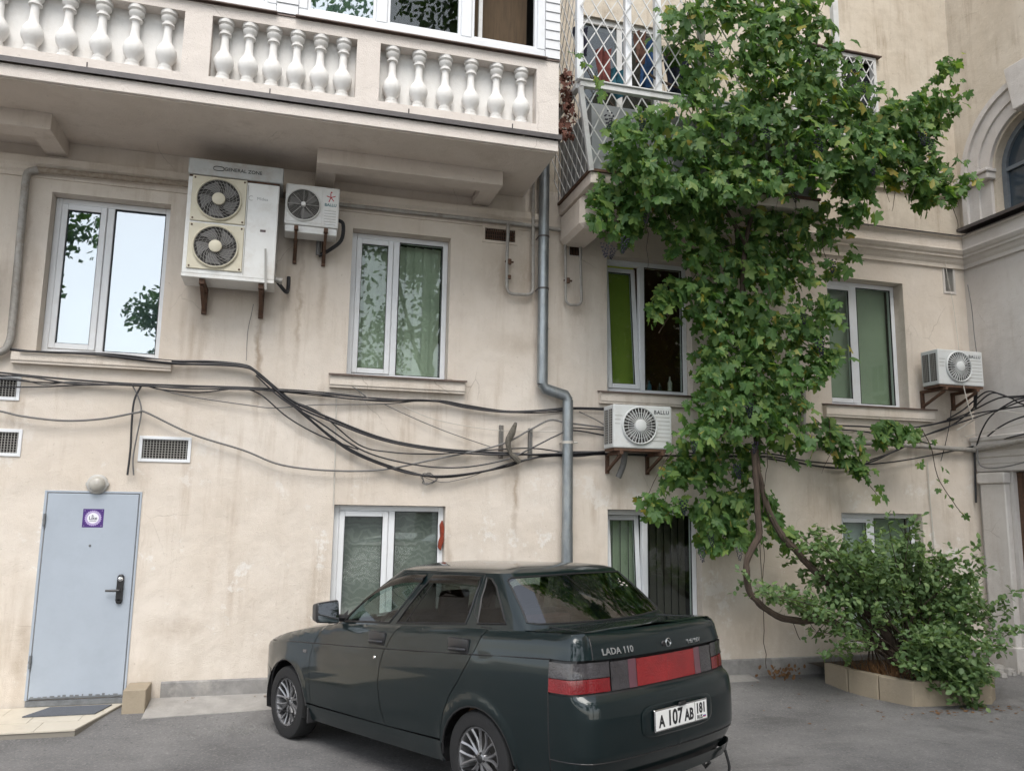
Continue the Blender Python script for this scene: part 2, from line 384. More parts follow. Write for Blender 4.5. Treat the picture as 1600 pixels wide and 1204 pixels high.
# ================================================================ ground
def ground_z(x, y):
    if y > -.25: z = 0.0
    elif y > -1.15: t = (-.25-y)/.9; z = -.04*(t*t*(3-2*t))
    elif y > -1.75: t = (-1.15-y)/.6; z = -.04+.0129*t*t
    elif y > -12: z = -.0271+.0430*(-1.75-y)
    else: z = .4137
    return z
gm = bpy.data.materials.new('asphalt'); gm.use_nodes = True
def _asphalt(m):
    n, l = m.node_tree.nodes, m.node_tree.links; b = n['Principled BSDF']; b.inputs['Specular IOR Level'].default_value = .3
    geo = n.new('ShaderNodeNewGeometry'); pos = geo.outputs['Position']
    def nz(s, d=6, r=.6, st=(1, 1, 1)):
        mp = n.new('ShaderNodeMapping'); mp.inputs['Scale'].default_value = st; l.new(pos, mp.inputs[0])
        t = n.new('ShaderNodeTexNoise'); t.inputs['Scale'].default_value = s; t.inputs['Detail'].default_value = d; t.inputs['Roughness'].default_value = r
        l.new(mp.outputs[0], t.inputs['Vector']); return t.outputs['Fac']
    def ramp(v, *st):
        r = n.new('ShaderNodeValToRGB'); e = r.color_ramp.elements
        while len(e) < len(st): e.new(.5)
        for q, (p, c) in zip(e, st): q.position = p; q.color = (*c, 1)
        l.new(v, r.inputs[0]); return r.outputs[0]
    def mix(f, a, c):
        x = n.new('ShaderNodeMixRGB'); l.new(f, x.inputs[0]); l.new(a, x.inputs[1])
        if isinstance(c, tuple): x.inputs[2].default_value = (*c, 1)
        else: l.new(c, x.inputs[2])
        return x.outputs[0]
    base = ramp(nz(.7, 8, .65), (.3, (.088,.087,.088)), (.48, (.142,.140,.140)), (.68, (.20,.196,.193)))
    base = mix(ramp(nz(48, 3), (.54, (0,0,0)), (.72, (.6,.6,.6))), base, (.30,.29,.28))
    base = mix(ramp(nz(36, 3), (.58, (0,0,0)), (.74, (.7,.7,.7))), base, (.055,.055,.055))
    base = mix(ramp(nz(.9, 5, .6, (1, .5, 1)), (.60, (0,0,0)), (.66, (.7,.7,.7))), base, (.10,.098,.097))
    base = mix(ramp(nz(2.1, 9, .7, (.4, 1, 1)), (.56, (0,0,0)), (.72, (.6,.6,.6))), base, (.075,.073,.072))
    vo = n.new('ShaderNodeTexVoronoi'); vo.feature = 'DISTANCE_TO_EDGE'; vo.inputs['Scale'].default_value = .55
    wp = n.new('ShaderNodeMixRGB'); wp.blend_type = 'ADD'; wp.inputs[0].default_value = .35
    nn = n.new('ShaderNodeTexNoise'); nn.inputs['Scale'].default_value = 2.5; nn.inputs['Detail'].default_value = 6; l.new(pos, nn.inputs['Vector'])
    l.new(pos, wp.inputs[1]); l.new(nn.outputs['Color'], wp.inputs[2]); l.new(wp.outputs[0], vo.inputs['Vector'])
    crack = ramp(vo.outputs['Distance'], (.0, (1,1,1)), (.012, (0,0,0)))
    cm = n.new('ShaderNodeMath'); cm.operation = 'MULTIPLY'; l.new(crack, cm.inputs[0]); l.new(ramp(nz(.45), (.58, (0,0,0)), (.66, (.5,.5,.5))), cm.inputs[1])
    base = mix(cm.outputs[0], base, (.04,.038,.036))
    l.new(base, b.inputs['Base Color'])
    l.new(ramp(nz(1.3), (.3, (.7,.7,.7)), (.7, (.92,.92,.92))), b.inputs['Roughness'])
    bp = n.new('ShaderNodeBump'); bp.inputs['Strength'].default_value = .5; bp.inputs['Distance'].default_value = .01
    l.new(nz(110, 4), bp.inputs['Height']); l.new(bp.outputs[0], b.inputs['Normal'])
_asphalt(gm)
g = MB()
ys = [.3, 0] + [-.1*i for i in range(1, 130)] + [-20, -45, -120, -400]
xs = [-400, -90, -30, -12] + [-6+.5*i for i in range(32)] + [12, 20, 60, 400]
for y in ys:
    for x in xs:
        near = max(0.0, 1-abs(y+4)/7) if -6 < x < 10 else 0
        g.v.append((x, y, ground_z(x, y)+near*.008*noise.noise(Vector((x*1.7, y*1.7, 0)))*(0 if y > -.3 else 1)))
nx = len(xs)
for j in range(len(ys)-1):
    for i in range(nx-1):
        g.f.append((j*nx+i, j*nx+i+1, (j+1)*nx+i+1, (j+1)*nx+i)); g.m.append(0)
tag(g.build('ground', gm, smooth=True), kind='structure')

# ================================================================ main building
bld = empty('apartment_building', (0, 0, 0), 'cream rendered apartment building with white plastic windows behind the dark car', 'building')
OPEN = {'W1': (-2.43,-1.32,3.34,4.97), 'W2': (.55,1.65,3.27,4.92), 'W3': (3.55,4.66,3.26,4.91), 'W4': (6.61,7.79,3.25,4.94),
        'L2': (.49,1.67,.30,1.905), 'L3': (3.55,4.73,.30,1.9), 'L4': (6.67,7.88,.30,1.9), 'D': (-2.2,-1.385,.075,1.98),
        'V1': (-2.98,-2.545,2.865,3.065), 'V2': (-2.9,-2.485,2.33,2.555), 'V3': (-1.415,-.965,2.315,2.535), 'V4': (2.03,2.42,4.93,5.10), 'V5': (3.07,3.24,4.86,5.14), 'V6': (8.47,8.64,4.88,5.27)}
def holed_wall(mb, x0, x1, z0, z1, holes, y=0.0, depth=.3, back=True):
    X = sorted({x0, x1} | {h[i] for h in holes for i in (0, 1)}); Z = sorted({z0, z1} | {h[i] for h in holes for i in (2, 3)})
    idx = {}
    def vid(i, j):
        if (i, j) not in idx: idx[(i, j)] = len(mb.v); mb.v.append((X[i], y, Z[j]))
        return idx[(i, j)]
    for i in range(len(X)-1):
        for j in range(len(Z)-1):
            cx, cz = (X[i]+X[i+1])/2, (Z[j]+Z[j+1])/2
            if any(h[0] < cx < h[1] and h[2] < cz < h[3] for h in holes): continue
            mb.f.append((vid(i, j), vid(i+1, j), vid(i+1, j+1), vid(i, j+1))); mb.m.append(0)
    for h in holes:
        d = y+depth
        for a, b in (((h[0], h[2]), (h[1], h[2])), ((h[1], h[2]), (h[1], h[3])), ((h[1], h[3]), (h[0], h[3])), ((h[0], h[3]), (h[0], h[2]))):
            mb.quad((a[0], y, a[1]), (b[0], y, b[1]), (b[0], d, b[1]), (a[0], d, a[1]))
mb = MB(); holed_wall(mb, -9, 8.82, -.2, 5.62, list(OPEN.values()))
mb.build('wall', M['wall'], bld)
mb = MB(); holed_wall(mb, -9, 9.1, 5.62, 15, [(6.2, 7.55, 6.9, 8.13), (3.2, 4.3, 5.7, 8.0)], y=.02)
mb.build('wall', M['wall_up'], bld)
# low plinth band with worn top and the concrete apron along the foot
mb = MB()
for a, b in ((-1.06, .45), (.45, 3.5), (3.5, 5.6), (5.6, 6.62), (6.62, 8.7)):
    mb.sweep_x([(-.001, -.15), (-.001, .20), (-.012, .20), (-.02, .185), (-.022, -.15)], a, b-.004)
mb.build('plinth', M['plinth'], bld)
# recesses behind every opening
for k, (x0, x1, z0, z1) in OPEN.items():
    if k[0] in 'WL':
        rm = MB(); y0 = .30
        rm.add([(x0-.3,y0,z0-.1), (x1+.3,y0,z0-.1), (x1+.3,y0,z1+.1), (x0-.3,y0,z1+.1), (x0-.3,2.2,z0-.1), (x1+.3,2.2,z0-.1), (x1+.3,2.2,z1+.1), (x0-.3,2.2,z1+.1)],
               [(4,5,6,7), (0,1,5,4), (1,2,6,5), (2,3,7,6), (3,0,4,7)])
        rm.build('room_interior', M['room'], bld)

G_sky = glass_mat('film_glass_bright', (.62,.68,.68), 1.0, .02, .20)
G_soft = glass_mat('window_glass', (.86,.90,.87), .5, .02, .0)
G_dark = glass_mat('window_glass_clear', (.80,.85,.83), .6, .02, .0)
BL_green = mat('green_roller_blind', (.46,.56,.09), .8, vary=.12, scale=3)
BL_pale = mat('pale_green_vertical_blind', (.58,.63,.52), .8, vary=.15, scale=4)
BL_olive = mat('grey_green_blind', (.36,.42,.31), .7, vary=.2, scale=1.5)
BL_white = mat('white_blind', (.6,.64,.65), .8, vary=.1, scale=3)
BL_blue = mat('dark_slat_blind', (.10,.085,.075), .6)
def damask():
    m = mat('damask_film', (.10,.10,.095), .6)
    n, l = m.node_tree.nodes, m.node_tree.links; b = n['Principled BSDF']
    geo = n.new('ShaderNodeNewGeometry'); wv = n.new('ShaderNodeTexWave'); wv.wave_type = 'RINGS'; wv.inputs['Scale'].default_value = 4.0
    wv.inputs['Distortion'].default_value = 11; wv.inputs['Detail'].default_value = 1.2; wv.inputs['Detail Scale'].default_value = 2.2
    l.new(geo.outputs['Position'], wv.inputs['Vector'])
    r = n.new('ShaderNodeValToRGB'); r.color_ramp.elements[0].position = .55; r.color_ramp.elements[1].position = .7
    r.color_ramp.elements[0].color = (.22,.22,.215,1); r.color_ramp.elements[1].color = (.275,.275,.27,1)
    l.new(wv.outputs['Color'], r.inputs[0]); l.new(r.outputs[0], b.inputs['Base Color'])
    return m
BL_damask = damask()

def rect_frame(mb, x0, x1, z0, z1, y0, y1, t):
    mb.box(x0, x0+t, y0, y1, z0, z1); mb.box(x1-t, x1, y0, y1, z0, z1)
    mb.box(x0+t, x1-t, y0, y1, z0, z0+t); mb.box(x0+t, x1-t, y0, y1, z1-t, z1)

def pane(mb, x0, x1, z0, z1, y): mb.box(x0, x1, y, y+.006, z0, z1)

def window(x0, x1, z0, z1, yr=.15, split=.46, glL=G_soft, glR=G_soft, blL=None, blR=None, tilt=0.0, label=None, fm=None, vert=False, fill=None):
    fm = fm or M['pvc']; t = .06
    fr = MB(); rect_frame(fr, x0+.002, x1-.002, z0+.002, z1-.002, yr, yr+.075, t)
    xm = x0+(x1-x0)*split
    fr.box(xm-.035, xm+.035, yr+.002, yr+.073, z0+t, z1-t)
    w = fr.build('window', fm, bld, bevel=.006)
    if label: w['label'] = label
    # opening sash on the left
    sx0, sx1, sz0, sz1 = x0+t+.002, xm-.037, z0+t+.002, z1-t-.002
    sh = MB(); rect_frame(sh, sx0, sx1, sz0, sz1, yr-.012, yr+.055, .058)
    ps = MB(); pane(ps, sx0+.05, sx1-.05, sz0+.05, sz1-.05, yr+.02)
    gk = MB(); rect_frame(gk, sx0+.056, sx1-.056, sz0+.056, sz1-.056, yr-.006, yr+.015, .006)
    if tilt:
        c = Vector((0, yr+.03, sz0)); rot = Matrix.Rotation(-tilt, 3, 'X')
        for q in (sh, ps, gk): q.v = [tuple(rot @ (Vector(p)-c)+c) for p in q.v]
    s = sh.build('sash', fm, w, bevel=.006); ps.build('pane', glL, w); gk.build('gasket', M['rubber'], w)
    pf = MB(); pane(pf, xm+.03, x1-t+.004, z0+t-.004, z1-t+.004, yr+.03); pf.build('pane', glR, w)
    gk = MB(); rect_frame(gk, xm+.036, x1-t-.001, z0+t+.001, z1-t-.001, yr+.004, yr+.022, .007); gk.build('gasket', M['rubber'], w)
    for bl, a, b in ((blL, sx0+.01, sx1), (blR, xm+.035, x1-t)):
        if bl is None: continue
        bb = MB()
        if vert:
            n = max(3, int((b-a)/.085)); st = (b-a)/n
            for i in range(n):
                u = a+i*st; bb.quad((u, yr+.16, z0+.03), (u+st*1.06, yr+.195, z0+.03), (u+st*1.06, yr+.195, z1-.05), (u, yr+.16, z1-.05))
        else: bb.box(a-.02, b+.02, yr+.14, yr+.15, z0+.02, z1-.02)
        bb.build('blind', bl, w)
    return w

def sill(x0, x1, z0, z1, p=.085, cap=True):
    s = MB(); s.sweep_x([(0.0, z0), (-p*.75, z0), (-p*.75, z0+.02), (-p*.9, z0+.03), (-p*.9, z1-.012), (0, z1-.012)], x0, x1)
    o = s.build('window_sill', M['wall'], bld, bevel=.004)
    if cap:
        c = MB(); c.sweep_x([(.14, z1+.03), (-p-.02, z1), (-p-.02, z1-.018), (-p-.014, z1-.018), (-p-.012, z1-.006), (.14, z1+.022)], x0-.015, x1+.015)
        c.build('sill_cap', M['sillcap'], o)
    return o

window(*OPEN['W1'], split=.47, glL=G_sky, glR=G_sky, blL=BL_white, blR=BL_white, label='bright window mirroring the sky beside the big fan unit')
window(*OPEN['W2'], split=.46, blL=BL_pale, blR=BL_pale, vert=True, label='window with pale green vertical blinds')
w3 = window(*OPEN['W3'], yr=.13, split=.46, glL=G_dark, glR=G_dark, blL=None, blR=None, tilt=R(5), label='window with bright green blind and tilted sash')
q = MB(); q.box(3.62, 4.045, .34, .345, 3.30, 4.9); q.build('blind', BL_green, w3)
window(*OPEN['W4'], yr=.17, split=.46, blL=BL_olive, blR=BL_olive, label='wide plain window with grey green blind')
window(*OPEN['L2'], split=.52, blL=BL_damask, blR=BL_damask, yr=.09, label='ground floor window with scroll patterned film')
window(*OPEN['L3'], split=.44, blL=BL_olive, blR=BL_blue, tilt=R(4.5), yr=.12, vert=True, label='ground floor window behind the car boot')
window(*OPEN['L4'], split=.46, blL=BL_white, blR=BL_olive, yr=.14, label='ground floor window behind the shrub')
sill(-2.62, -1.185, 3.205, 3.325, cap=False); sill(.38, 1.84, 3.13, 3.275); sill(3.44, 4.8, 3.11, 3.25); sill(6.47, 8.12, 3.09, 3.25)
# torn red foam at the corner of the patterned window
q = MB(); random.seed(3)
pts = [(1.623,0.03,1.703),(1.649,0.03,1.758),(1.673,0.03,1.676),(1.689,0.03,1.581),(1.663,0.03,1.513),(1.638,0.03,1.432),(1.609,0.03,1.466),(1.614,0.03,1.533),(1.633,0.03,1.581)]
q.prism([(p[0], p[2]) for p in pts], .045, .09); q.build('torn_foam', mat('red_foam', (.27,.045,.02), .9, vary=.5, scale=30, bump=.6), bld, bevel=.006)
# objects on the green-blind window's inner sill and two small lamps in the room
def bottle(x, z, h, r, m, name='bottle', lab='', y=.29):
    b = MB(); b.lathe([(0, 0), (r, .005), (r, h*.62), (r*.4, h*.78), (r*.36, h), (0, h)], 10, (x, y, z)); o = b.build(name, m, smooth=True)
    return tag(o, lab, 'bottle', 'small things on the inner window sill')
bottle(4.22, 3.325, .14, .03, mat('blue_cup', (.08,.2,.3), .3), lab='blue bottle on the sill inside the green blind window')
bottle(4.50, 3.325, .21, .028, mat('pale_bottle', (.6,.55,.5), .3), lab='pale slim bottle on the sill inside the green blind window')
bottle(4.08, 3.325, .1, .035, mat('red_cup', (.3,.05,.04), .4), lab='short red bottle on the sill inside the green blind window')
bottle(4.36, 3.325, .12, .03, mat('dark_bottle', (.04,.04,.045), .3), lab='short black bottle on the sill inside the green blind window')
lampm = bpy.data.materials.new('room_lamp'); lampm.use_nodes = True
lampm.node_tree.nodes['Principled BSDF'].inputs['Emission Color'].default_value = (1, .45, .15, 1)
lampm.node_tree.nodes['Principled BSDF'].inputs['Emission Strength'].default_value = 2.5
for x, z, lb in ((4.30, 3.62, 'small lit warm lamp in the dark room, beside the green blind'), (4.58, 3.66, 'small lit warm lamp in the dark room, beside the right frame')):
    b = MB(); b.lathe([(0, -.04), (.03, -.03), (.045, 0), (.03, .035), (0, .045)], 10, (x, 1.6, z)); b.tube([(x, 1.6, z+.03), (x, 1.6, 5.0)], .006, 5)
    tag(b.build('room_lamp', lampm, smooth=True), lb, 'lamp')

# ---------------------------------------------------------------- vents
def vent(x0, x1, z0, z1, frame=True, mesh_n=16, rows=9, bm='wire_grey', fm='pvc'):
    f = MB()
    if frame: rect_frame(f, x0-.018, x1+.018, z0-.018, z1+.018, -.012, .01, .032)
    else: rect_frame(f, x0+.001, x1-.001, z0+.001, z1-.001, .012, .03, .01)
    v = f.build('vent_grille', M[fm], bld, bevel=.003)
    b = MB(); b.box(x0, x1, .12, .13, z0, z1); b.build('vent_backing', M['dark'], v)
    g = MB()
    for i in range(1, mesh_n): u = x0+(x1-x0)*i/mesh_n; g.box(u-.0035, u+.0035, .006, .012, z0+.004, z1-.004)
    for i in range(1, rows): u = z0+(z1-z0)*i/rows; g.box(x0+.004, x1-.004, .0135, .018, u-.0025, u+.0025)
    g.build('vent_mesh', M[bm], v)
vent(*OPEN['V1']); vent(*OPEN['V2']); vent(*OPEN['V3'])
vent(*OPEN['V4'], mesh_n=18, rows=4, bm='rust', fm='wall'); vent(*OPEN['V5'], frame=False, mesh_n=9, rows=2, bm='rust'); vent(*OPEN['V6'], mesh_n=10, rows=2, bm='wire_grey', fm='wing')

# ---------------------------------------------------------------- door
dl = MB(); dl.box(-2.193, -1.392, -.012, .035, .085, 1.973)
door = dl.build('door', M['door'], bld, bevel=.004); door['label'] = 'pale blue steel door with black lock handle'
e = MB(); e.box(-2.21, -1.375, -.03, -.001, .025, .072); e.build('threshold', M['door_edge'], door)
e = MB(); e.box(-2.224, -2.202, -.010, .02, .075, 2.0); e.box(-1.383, -1.365, -.010, .02, .075, 2.0); e.box(-2.202, -1.383, -.010, .02, 1.982, 2.0); e.build('door_casing', M['door'], door, bevel=.002)
e = MB(); rect_frame(e, -2.2, -1.385, .062, 1.98, .0, .08, .012); e.build('door_frame', M['door_edge'], door)
e = MB(); e.box(-2.185, -1.4, -.0135, -.012, .088, .10)
for i in range(14):
    x = -2.17+i*.054+random.uniform(-.01, .01); e.box(x, x+random.uniform(.01, .04), -.0135, -.012, .10, .10+random.uniform(.004, .02))
e.build('scuffed_edge', M['door_edge'], door)
for z in (.42, 1.72):
    h = MB(); h.tube([(-2.203, -.02, z-.06), (-2.203, -.02, z+.06)], .012, 8); h.tube([(-2.203, -.02, z-.01), (-2.203, -.02, z+.01)], .015, 8); h.build('hinge', M['door_edge'], door)
hp = MB(); hx, hz = -1.491,1.062
hp.lathe([(0, -.03), (.022, -.03), (.03, -.022), (.03, 0)], 16, (hx, -.012, hz+.12), 'y'); hp.lathe([(0, -.03), (.022, -.03), (.03, -.022), (.03, 0)], 16, (hx, -.012, hz-.10), 'y')
hp.box(hx-.03, hx+.03, -.042, -.012, hz-.10, hz+.12)
hd = hp.build('door_handle', M['black_plastic'], door, bevel=.004, smooth=True)
lv = MB(); lv.tube([(hx, -.06, hz+.0), (hx-.045, -.066, hz), (hx-.12, -.066, hz)], .011, 8); lv.tube([(hx, -.03, hz), (hx, -.066, hz)], .012, 8); lv.build('lever', M['black_plastic'], door, smooth=True)
lv = MB(); lv.lathe([(0, -.008), (.02, -.006), (.024, 0)], 14, (hx, -.043, hz+.105), 'y'); lv.build('key_cover', M['chrome'], door, smooth=True)
pk = MB(); px_, pz_ = -1.79,1.48
pk.lathe([(0, -.006), (.009, -.006), (.012, 0)], 10, (px_, -.012, pz_), 'y'); pk.build('peephole', M['door_edge'], door)
# square sticker with ornament ring and lettering
SX, SZ = -1.784,1.741
st = MB(); st.box(SX-.092, SX+.092, -.0135, -.0122, SZ-.088, SZ+.088)
stk = st.build('sticker', mat('purple_print', (.06,.02,.16), .35), door)
lil = mat('lilac_print', (.40,.30,.55), .4); wht = mat('white_print', (.72,.72,.76), .4); ink = mat('grey_ink', (.07,.06,.10), .5)
q = MB(); n = 48
ring = [(SX+(.076 if k % 2 else .068)*math.cos(k*2*math.pi/n), SZ+(.076 if k % 2 else .068)*math.sin(k*2*math.pi/n)) for k in range(n)]
q.add([(x, -.0142, z) for x, z in ring], [tuple(range(n))])
for sx in (-1, 1):
    for sz in (-1, 1):
        for k in range(4):
            a = k*math.pi/2; q.add([(SX+sx*.076+.007*math.cos(a+j*2.1), -.0142, SZ+sz*.072+.007*math.sin(a+j*2.1)) for j in range(3)], [(0,1,2)])
q.build('sticker_ornament', lil, door)
q = MB()
for k in range(24):
    a = k*2*math.pi/24; q.disc((SX+.062*math.cos(a), -.0146, SZ+.062*math.sin(a)), .0045, 6)
q.build('sticker_dots', M['door'], door)
q = MB(); q.disc((SX, -.0150, SZ), .051, 32); q.build('sticker_disc', wht, door)
o = link('sticker_lettering', text_mesh('like', 'Like', .045, ink, .0004, bold=.0008), door, (SX, -.0158, SZ), (math.pi/2, 0, 0))
q = MB(); q.box(SX-.03, SX+.03, -.0160, -.0155, SZ-.028, SZ-.023); q.add([(SX-.018, -.0158, SZ+.022), (SX+.006, -.0158, SZ+.018), (SX-.004, -.0158, SZ+.032)], [(0,1,2)]); q.build('sticker_underline', ink, door)

# ---------------------------------------------------------------- cornices
PROF = [(0, 5.22), (-.03, 5.22), (-.03, 5.27), (-.055, 5.30), (-.07, 5.345), (-.10, 5.355), (-.10, 5.385), (-.125, 5.40), (-.15, 5.44), (-.15, 5.455), (-.13, 5.465), (-.13, 5.61), (-.17, 5.615), (-.17, 5.635), (0, 5.66)]
c = MB(); c.sweep_x(PROF, 5.75, 8.80); cor = c.build('cornice', M['wall'], bld)
c = MB(); c.sweep_x([(0, 5.662), (-.185, 5.637), (-.185, 5.625), (-.171, 5.636), (0, 5.655)], 5.75, 8.80); c.build('cornice_flashing', M['flash'], cor)
c = MB(); c.sweep_x([(0, 5.10), (-.02, 5.10), (-.02, 5.14), (-.045, 5.16), (-.045, 5.2), (-.07, 5.23), (-.07, 5.30), (0, 5.32)], -9, 2.7); c.build('string_course', M['wall'], bld)
c = MB(); c.sweep_x([(.02, 6.24), (-.03, 6.25), (-.03, 6.29), (-.06, 6.31), (-.06, 6.35), (-.09, 6.37), (-.09, 6.40), (.02, 6.42)], 6.0, 8.835); c.build('string_course', M['wall_up'], bld)
# bracket beams under the smart balcony
def bracket_beam(x0, x1):
    b = MB(); b.box(x0, x1, -.65, -.42, 5.345, 5.516); b.box(x1-.2, x1, -.42, 0, 5.345, 5.516); b.box(x0, x0+.2, -.42, 0, 5.345, 5.516)
    b.box(x0+.2, x1-.2, -.42, 0, 5.43, 5.5155)
    return b.build('bracket_beam', M['soffit'], bld, bevel=.004)
bracket_beam(.12, 2.08); bracket_beam(-4.3, -2.32)

# ---------------------------------------------------------------- smart balcony with balusters
YB = -1.27; XR = 2.5; XL = -5.2
PAN = [(-4.9, -3.05), (-2.8, -1.14), (-.9, .43), (.655, 2.26)]
b = MB(); holed_wall(b, XL, XR, 5.70, 6.50, [(a, c_, 5.785, 6.39) for a, c_ in PAN], y=YB, depth=.15)
b.add([(XR, YB, 5.70), (XR, .0, 5.70), (XR, .0, 6.50), (XR, YB, 6.50), (XL, YB, 6.5), (XL, 0, 6.5)], [(0,1,2,3), (3,2,5,4)])
bal = b.build('balcony', M['balcony'], bld); bal['label'] = 'cream balcony with white balusters and plastic glazing'
b = MB(); b.box(XL, XR, YB, -.001, 5.517, 5.635); b.build('balcony_slab', M['balcony'], bal, bevel=.004)
b = MB(); b.box(XL+.03, XR-.03, YB+.03, -.002, 5.505, 5.517); b.build('balcony_soffit', M['soffit'], bal)
b = MB(); b.sweep_x([(YB+.05, 5.70), (YB-.035, 5.685), (YB-.035, 5.636), (YB-.028, 5.636), (YB-.02, 5.675), (YB+.05, 5.69)], XL, XR+.03)
b.box(XR-.01, XR+.03, YB-.03, 0, 5.64, 5.692)
for x in (-1.9, -.35, .95, 2.0): b.tube([(x, YB-.03, 5.68), (x, YB-.035, 5.73)], .006, 5)
b.build('drip_flashing', M['flash'], bal)
for a, c_ in PAN:
    q = MB(); q.box(a-.01, c_+.01, YB+.14, YB+.16, 5.78, 6.395); q.build('recess_panel', M['white_stucco'], bal)
bp_ = MB(); H_ = .603
bp_.lathe([(0, 0), (.062, 0), (.062, .03), (.045, .036), (.052, .05), (.052, .062), (.04, .068), (.055, .10), (.075, .14), (.082, .18), (.078, .22), (.058, .265), (.038, .30), (.033, .36), (.031, .43),
           (.032, .455), (.05, .462), (.05, .478), (.038, .486), (.038, .50), (.058, .525), (.06, .545), (.045, .552), (.045, .56), (.066, .57), (.066, H_), (0, H_)], 18)
bp_.v = [(x*1.13, y*1.13, z) for x, y, z in bp_.v]
bme = bp_.mesh('baluster', M['white_stucco'], smooth=True)
BX = [(-4.75, .27, 6), (-2.66, .275, 6), (-.785, .2185, 6), (.785, .266, 6)]
for x0, dx, n in BX:
    for k in range(n): link('baluster', bme, bal, (x0+dx*k, YB+.075, 5.786), (0, 0, random.random()*6))
b = MB(); b.box(XL, XR+.004, YB-.012, YB+.12, 6.502, 6.515); b.sweep_x([(YB+.05, 6.53), (YB-.05, 6.515), (YB-.05, 6.505), (YB+.05, 6.52)], -.16, 2.36); b.sweep_x([(YB+.05, 6.53), (YB-.05, 6.515), (YB-.05, 6.505), (YB+.05, 6.52)], XL, -.33)
b.build('glazing_ledge', M['sillcap'], bal)
# glazing frames
def glazed(x0, x1, posts, y=YB, z0=6.53, z1=8.1, opens=()):
    f = MB(); t = .085
    f.box(x0, x1, y, y+.08, z0, z0+t); f.box(x0, x1, y, y+.08, z1-t, z1); f.box(x0, x0+t, y, y+.08, z0+t, z1-t); f.box(x1-t, x1, y, y+.08, z0+t, z1-t)
    for p in posts: f.box(p-.055, p+.055, y+.003, y+.077, z0+t, z1-t)
    fr = f.build('balcony_glazing', M['pvc'], bal, bevel=.008)
    ed = [x0+t]+[v for p in posts for v in (p-.055, p+.055)]+[x1-t]
    for i in range(0, len(ed), 2):
        k = i//2
        s = MB(); rect_frame(s, ed[i]+.001, ed[i+1]-.001, z0+t+.001, z1-t-.001, y+.016, y+.07, .028); s.build('sash', M['pvc'], bal, bevel=.004)
        if k in opens: continue
        p = MB(); pane(p, ed[i]+.02, ed[i+1]-.02, z0+t+.02, z1-t-.02, y+.04); p.build('pane', G_soft if k else G_sky, bal)
glazed(-.14, 2.35, [.655, 1.51], opens=(2,)); glazed(-3.4, -.34, [-2.4, -1.4])
b = MB(); b.box(1.57, 2.25, -.9, -.88, 6.6, 8.05); b.build('open_sash_gap', mat('brown_curtain', (.10,.065,.035), .9, vary=.4, scale=6, stretch=(8,8,.6)), bal)
b = MB(); b.box(1.66, 1.70, -1.15, -1.11, 6.6, 8.05); b.build('inner_post', M['pvc_old'], bal)
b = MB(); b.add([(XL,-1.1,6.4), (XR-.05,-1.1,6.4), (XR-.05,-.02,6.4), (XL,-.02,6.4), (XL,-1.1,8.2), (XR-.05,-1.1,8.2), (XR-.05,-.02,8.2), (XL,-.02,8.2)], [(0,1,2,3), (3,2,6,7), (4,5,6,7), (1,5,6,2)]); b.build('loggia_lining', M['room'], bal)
b = MB(); b.box(-.05, .58, -1.16, -1.15, 6.6, 8.05); b.build('blind', BL_white, bal)
b = MB(); b.box(XL, XR+.01, YB-.03, 0, 8.1, 8.35); b.build('glazing_roof', M['siding'], bal)
def boards(x0, x1, name='siding_board'):
    for k in range(15):
        z = 6.53+k*.105; w = MB()
        w.sweep_x([(YB+.02, z), (YB-.012, z+.002), (YB-.006, z+.06), (YB-.002, z+.1035), (YB+.02, z+.1035)], x0, x1); w.build(name, M['siding'], bal)
boards(2.352, XR+.008); boards(-.338, -.142)
for k in range(15):
    z = 6.53+k*.105; w = MB(); w.prism([(XR-.02, z), (XR+.006, z+.002), (XR, z+.06), (XR-.003, z+.1035), (XR-.02, z+.1035)], YB+.005, 0); w.build('siding_board', M['siding'], bal)

# ---------------------------------------------------------------- old balcony with lattice, overgrown by the vine
OX0, OX1 = 2.94, 5.75
b = MB(); b.box(OX0, OX1, -1.05, -.001, 5.33, 5.455)
ob = b.build('balcony', M['soffit'], bld, bevel=.006); ob['label'] = 'old balcony caged in white steel lattice'
b = MB(); b.box(OX0-.02, OX1+.02, -1.07, -.001, 5.456, 5.485); b.build('slab_flashing', M['rust'], ob)
b = MB(); b.box(OX0+.02, OX1-.02, -1.02, -1.0, 5.486, 6.25); b.box(OX0+.02, OX0+.04, -1.0, 0, 5.486, 6.25); b.build('parapet_sheet', mat('blue_grey_sheet', (.30,.32,.33), .6, vary=.3, scale=3, dirt=(.2,.13,.08), damt=.5), ob)
b = MB(); b.box(OX0, OX0+.35, -.75, -.001, 4.95, 5.329); b.build('console', M['soffit'], ob, bevel=.05)
UX0, UX1, UY, UZ = 2.72, 5.95, -1.30, 6.30
b = MB(); b.box(UX0, UX1, UY-.03, UY+.03, UZ-.05, UZ+.01); b.box(UX0-.02, UX1, UY-.05, UY+.06, UZ+.012, UZ+.03); b.box(UX0-.03, UX0+.03, UY+.03, 0, UZ-.05, UZ+.01); b.build('rail', M['pvc_old'], ob, bevel=.004)
for x in (UX0, 3.27, 3.62, 4.15, 4.9, 5.9):
    b = MB(); b.box(x-.035, x+.035, UY-.02, UY+.05, UZ+.031, 8.3); b.build('post', M['pvc_old'] if x > 3.7 else M['pvc'], ob, bevel=.004)
b = MB(); b.bar((UX0+.01, UY, UZ-.05), (OX0, -1.06, 5.46), .05, nrm=(1, 0, 0)); b.build('corner_bar', M['pvc_old'], ob)
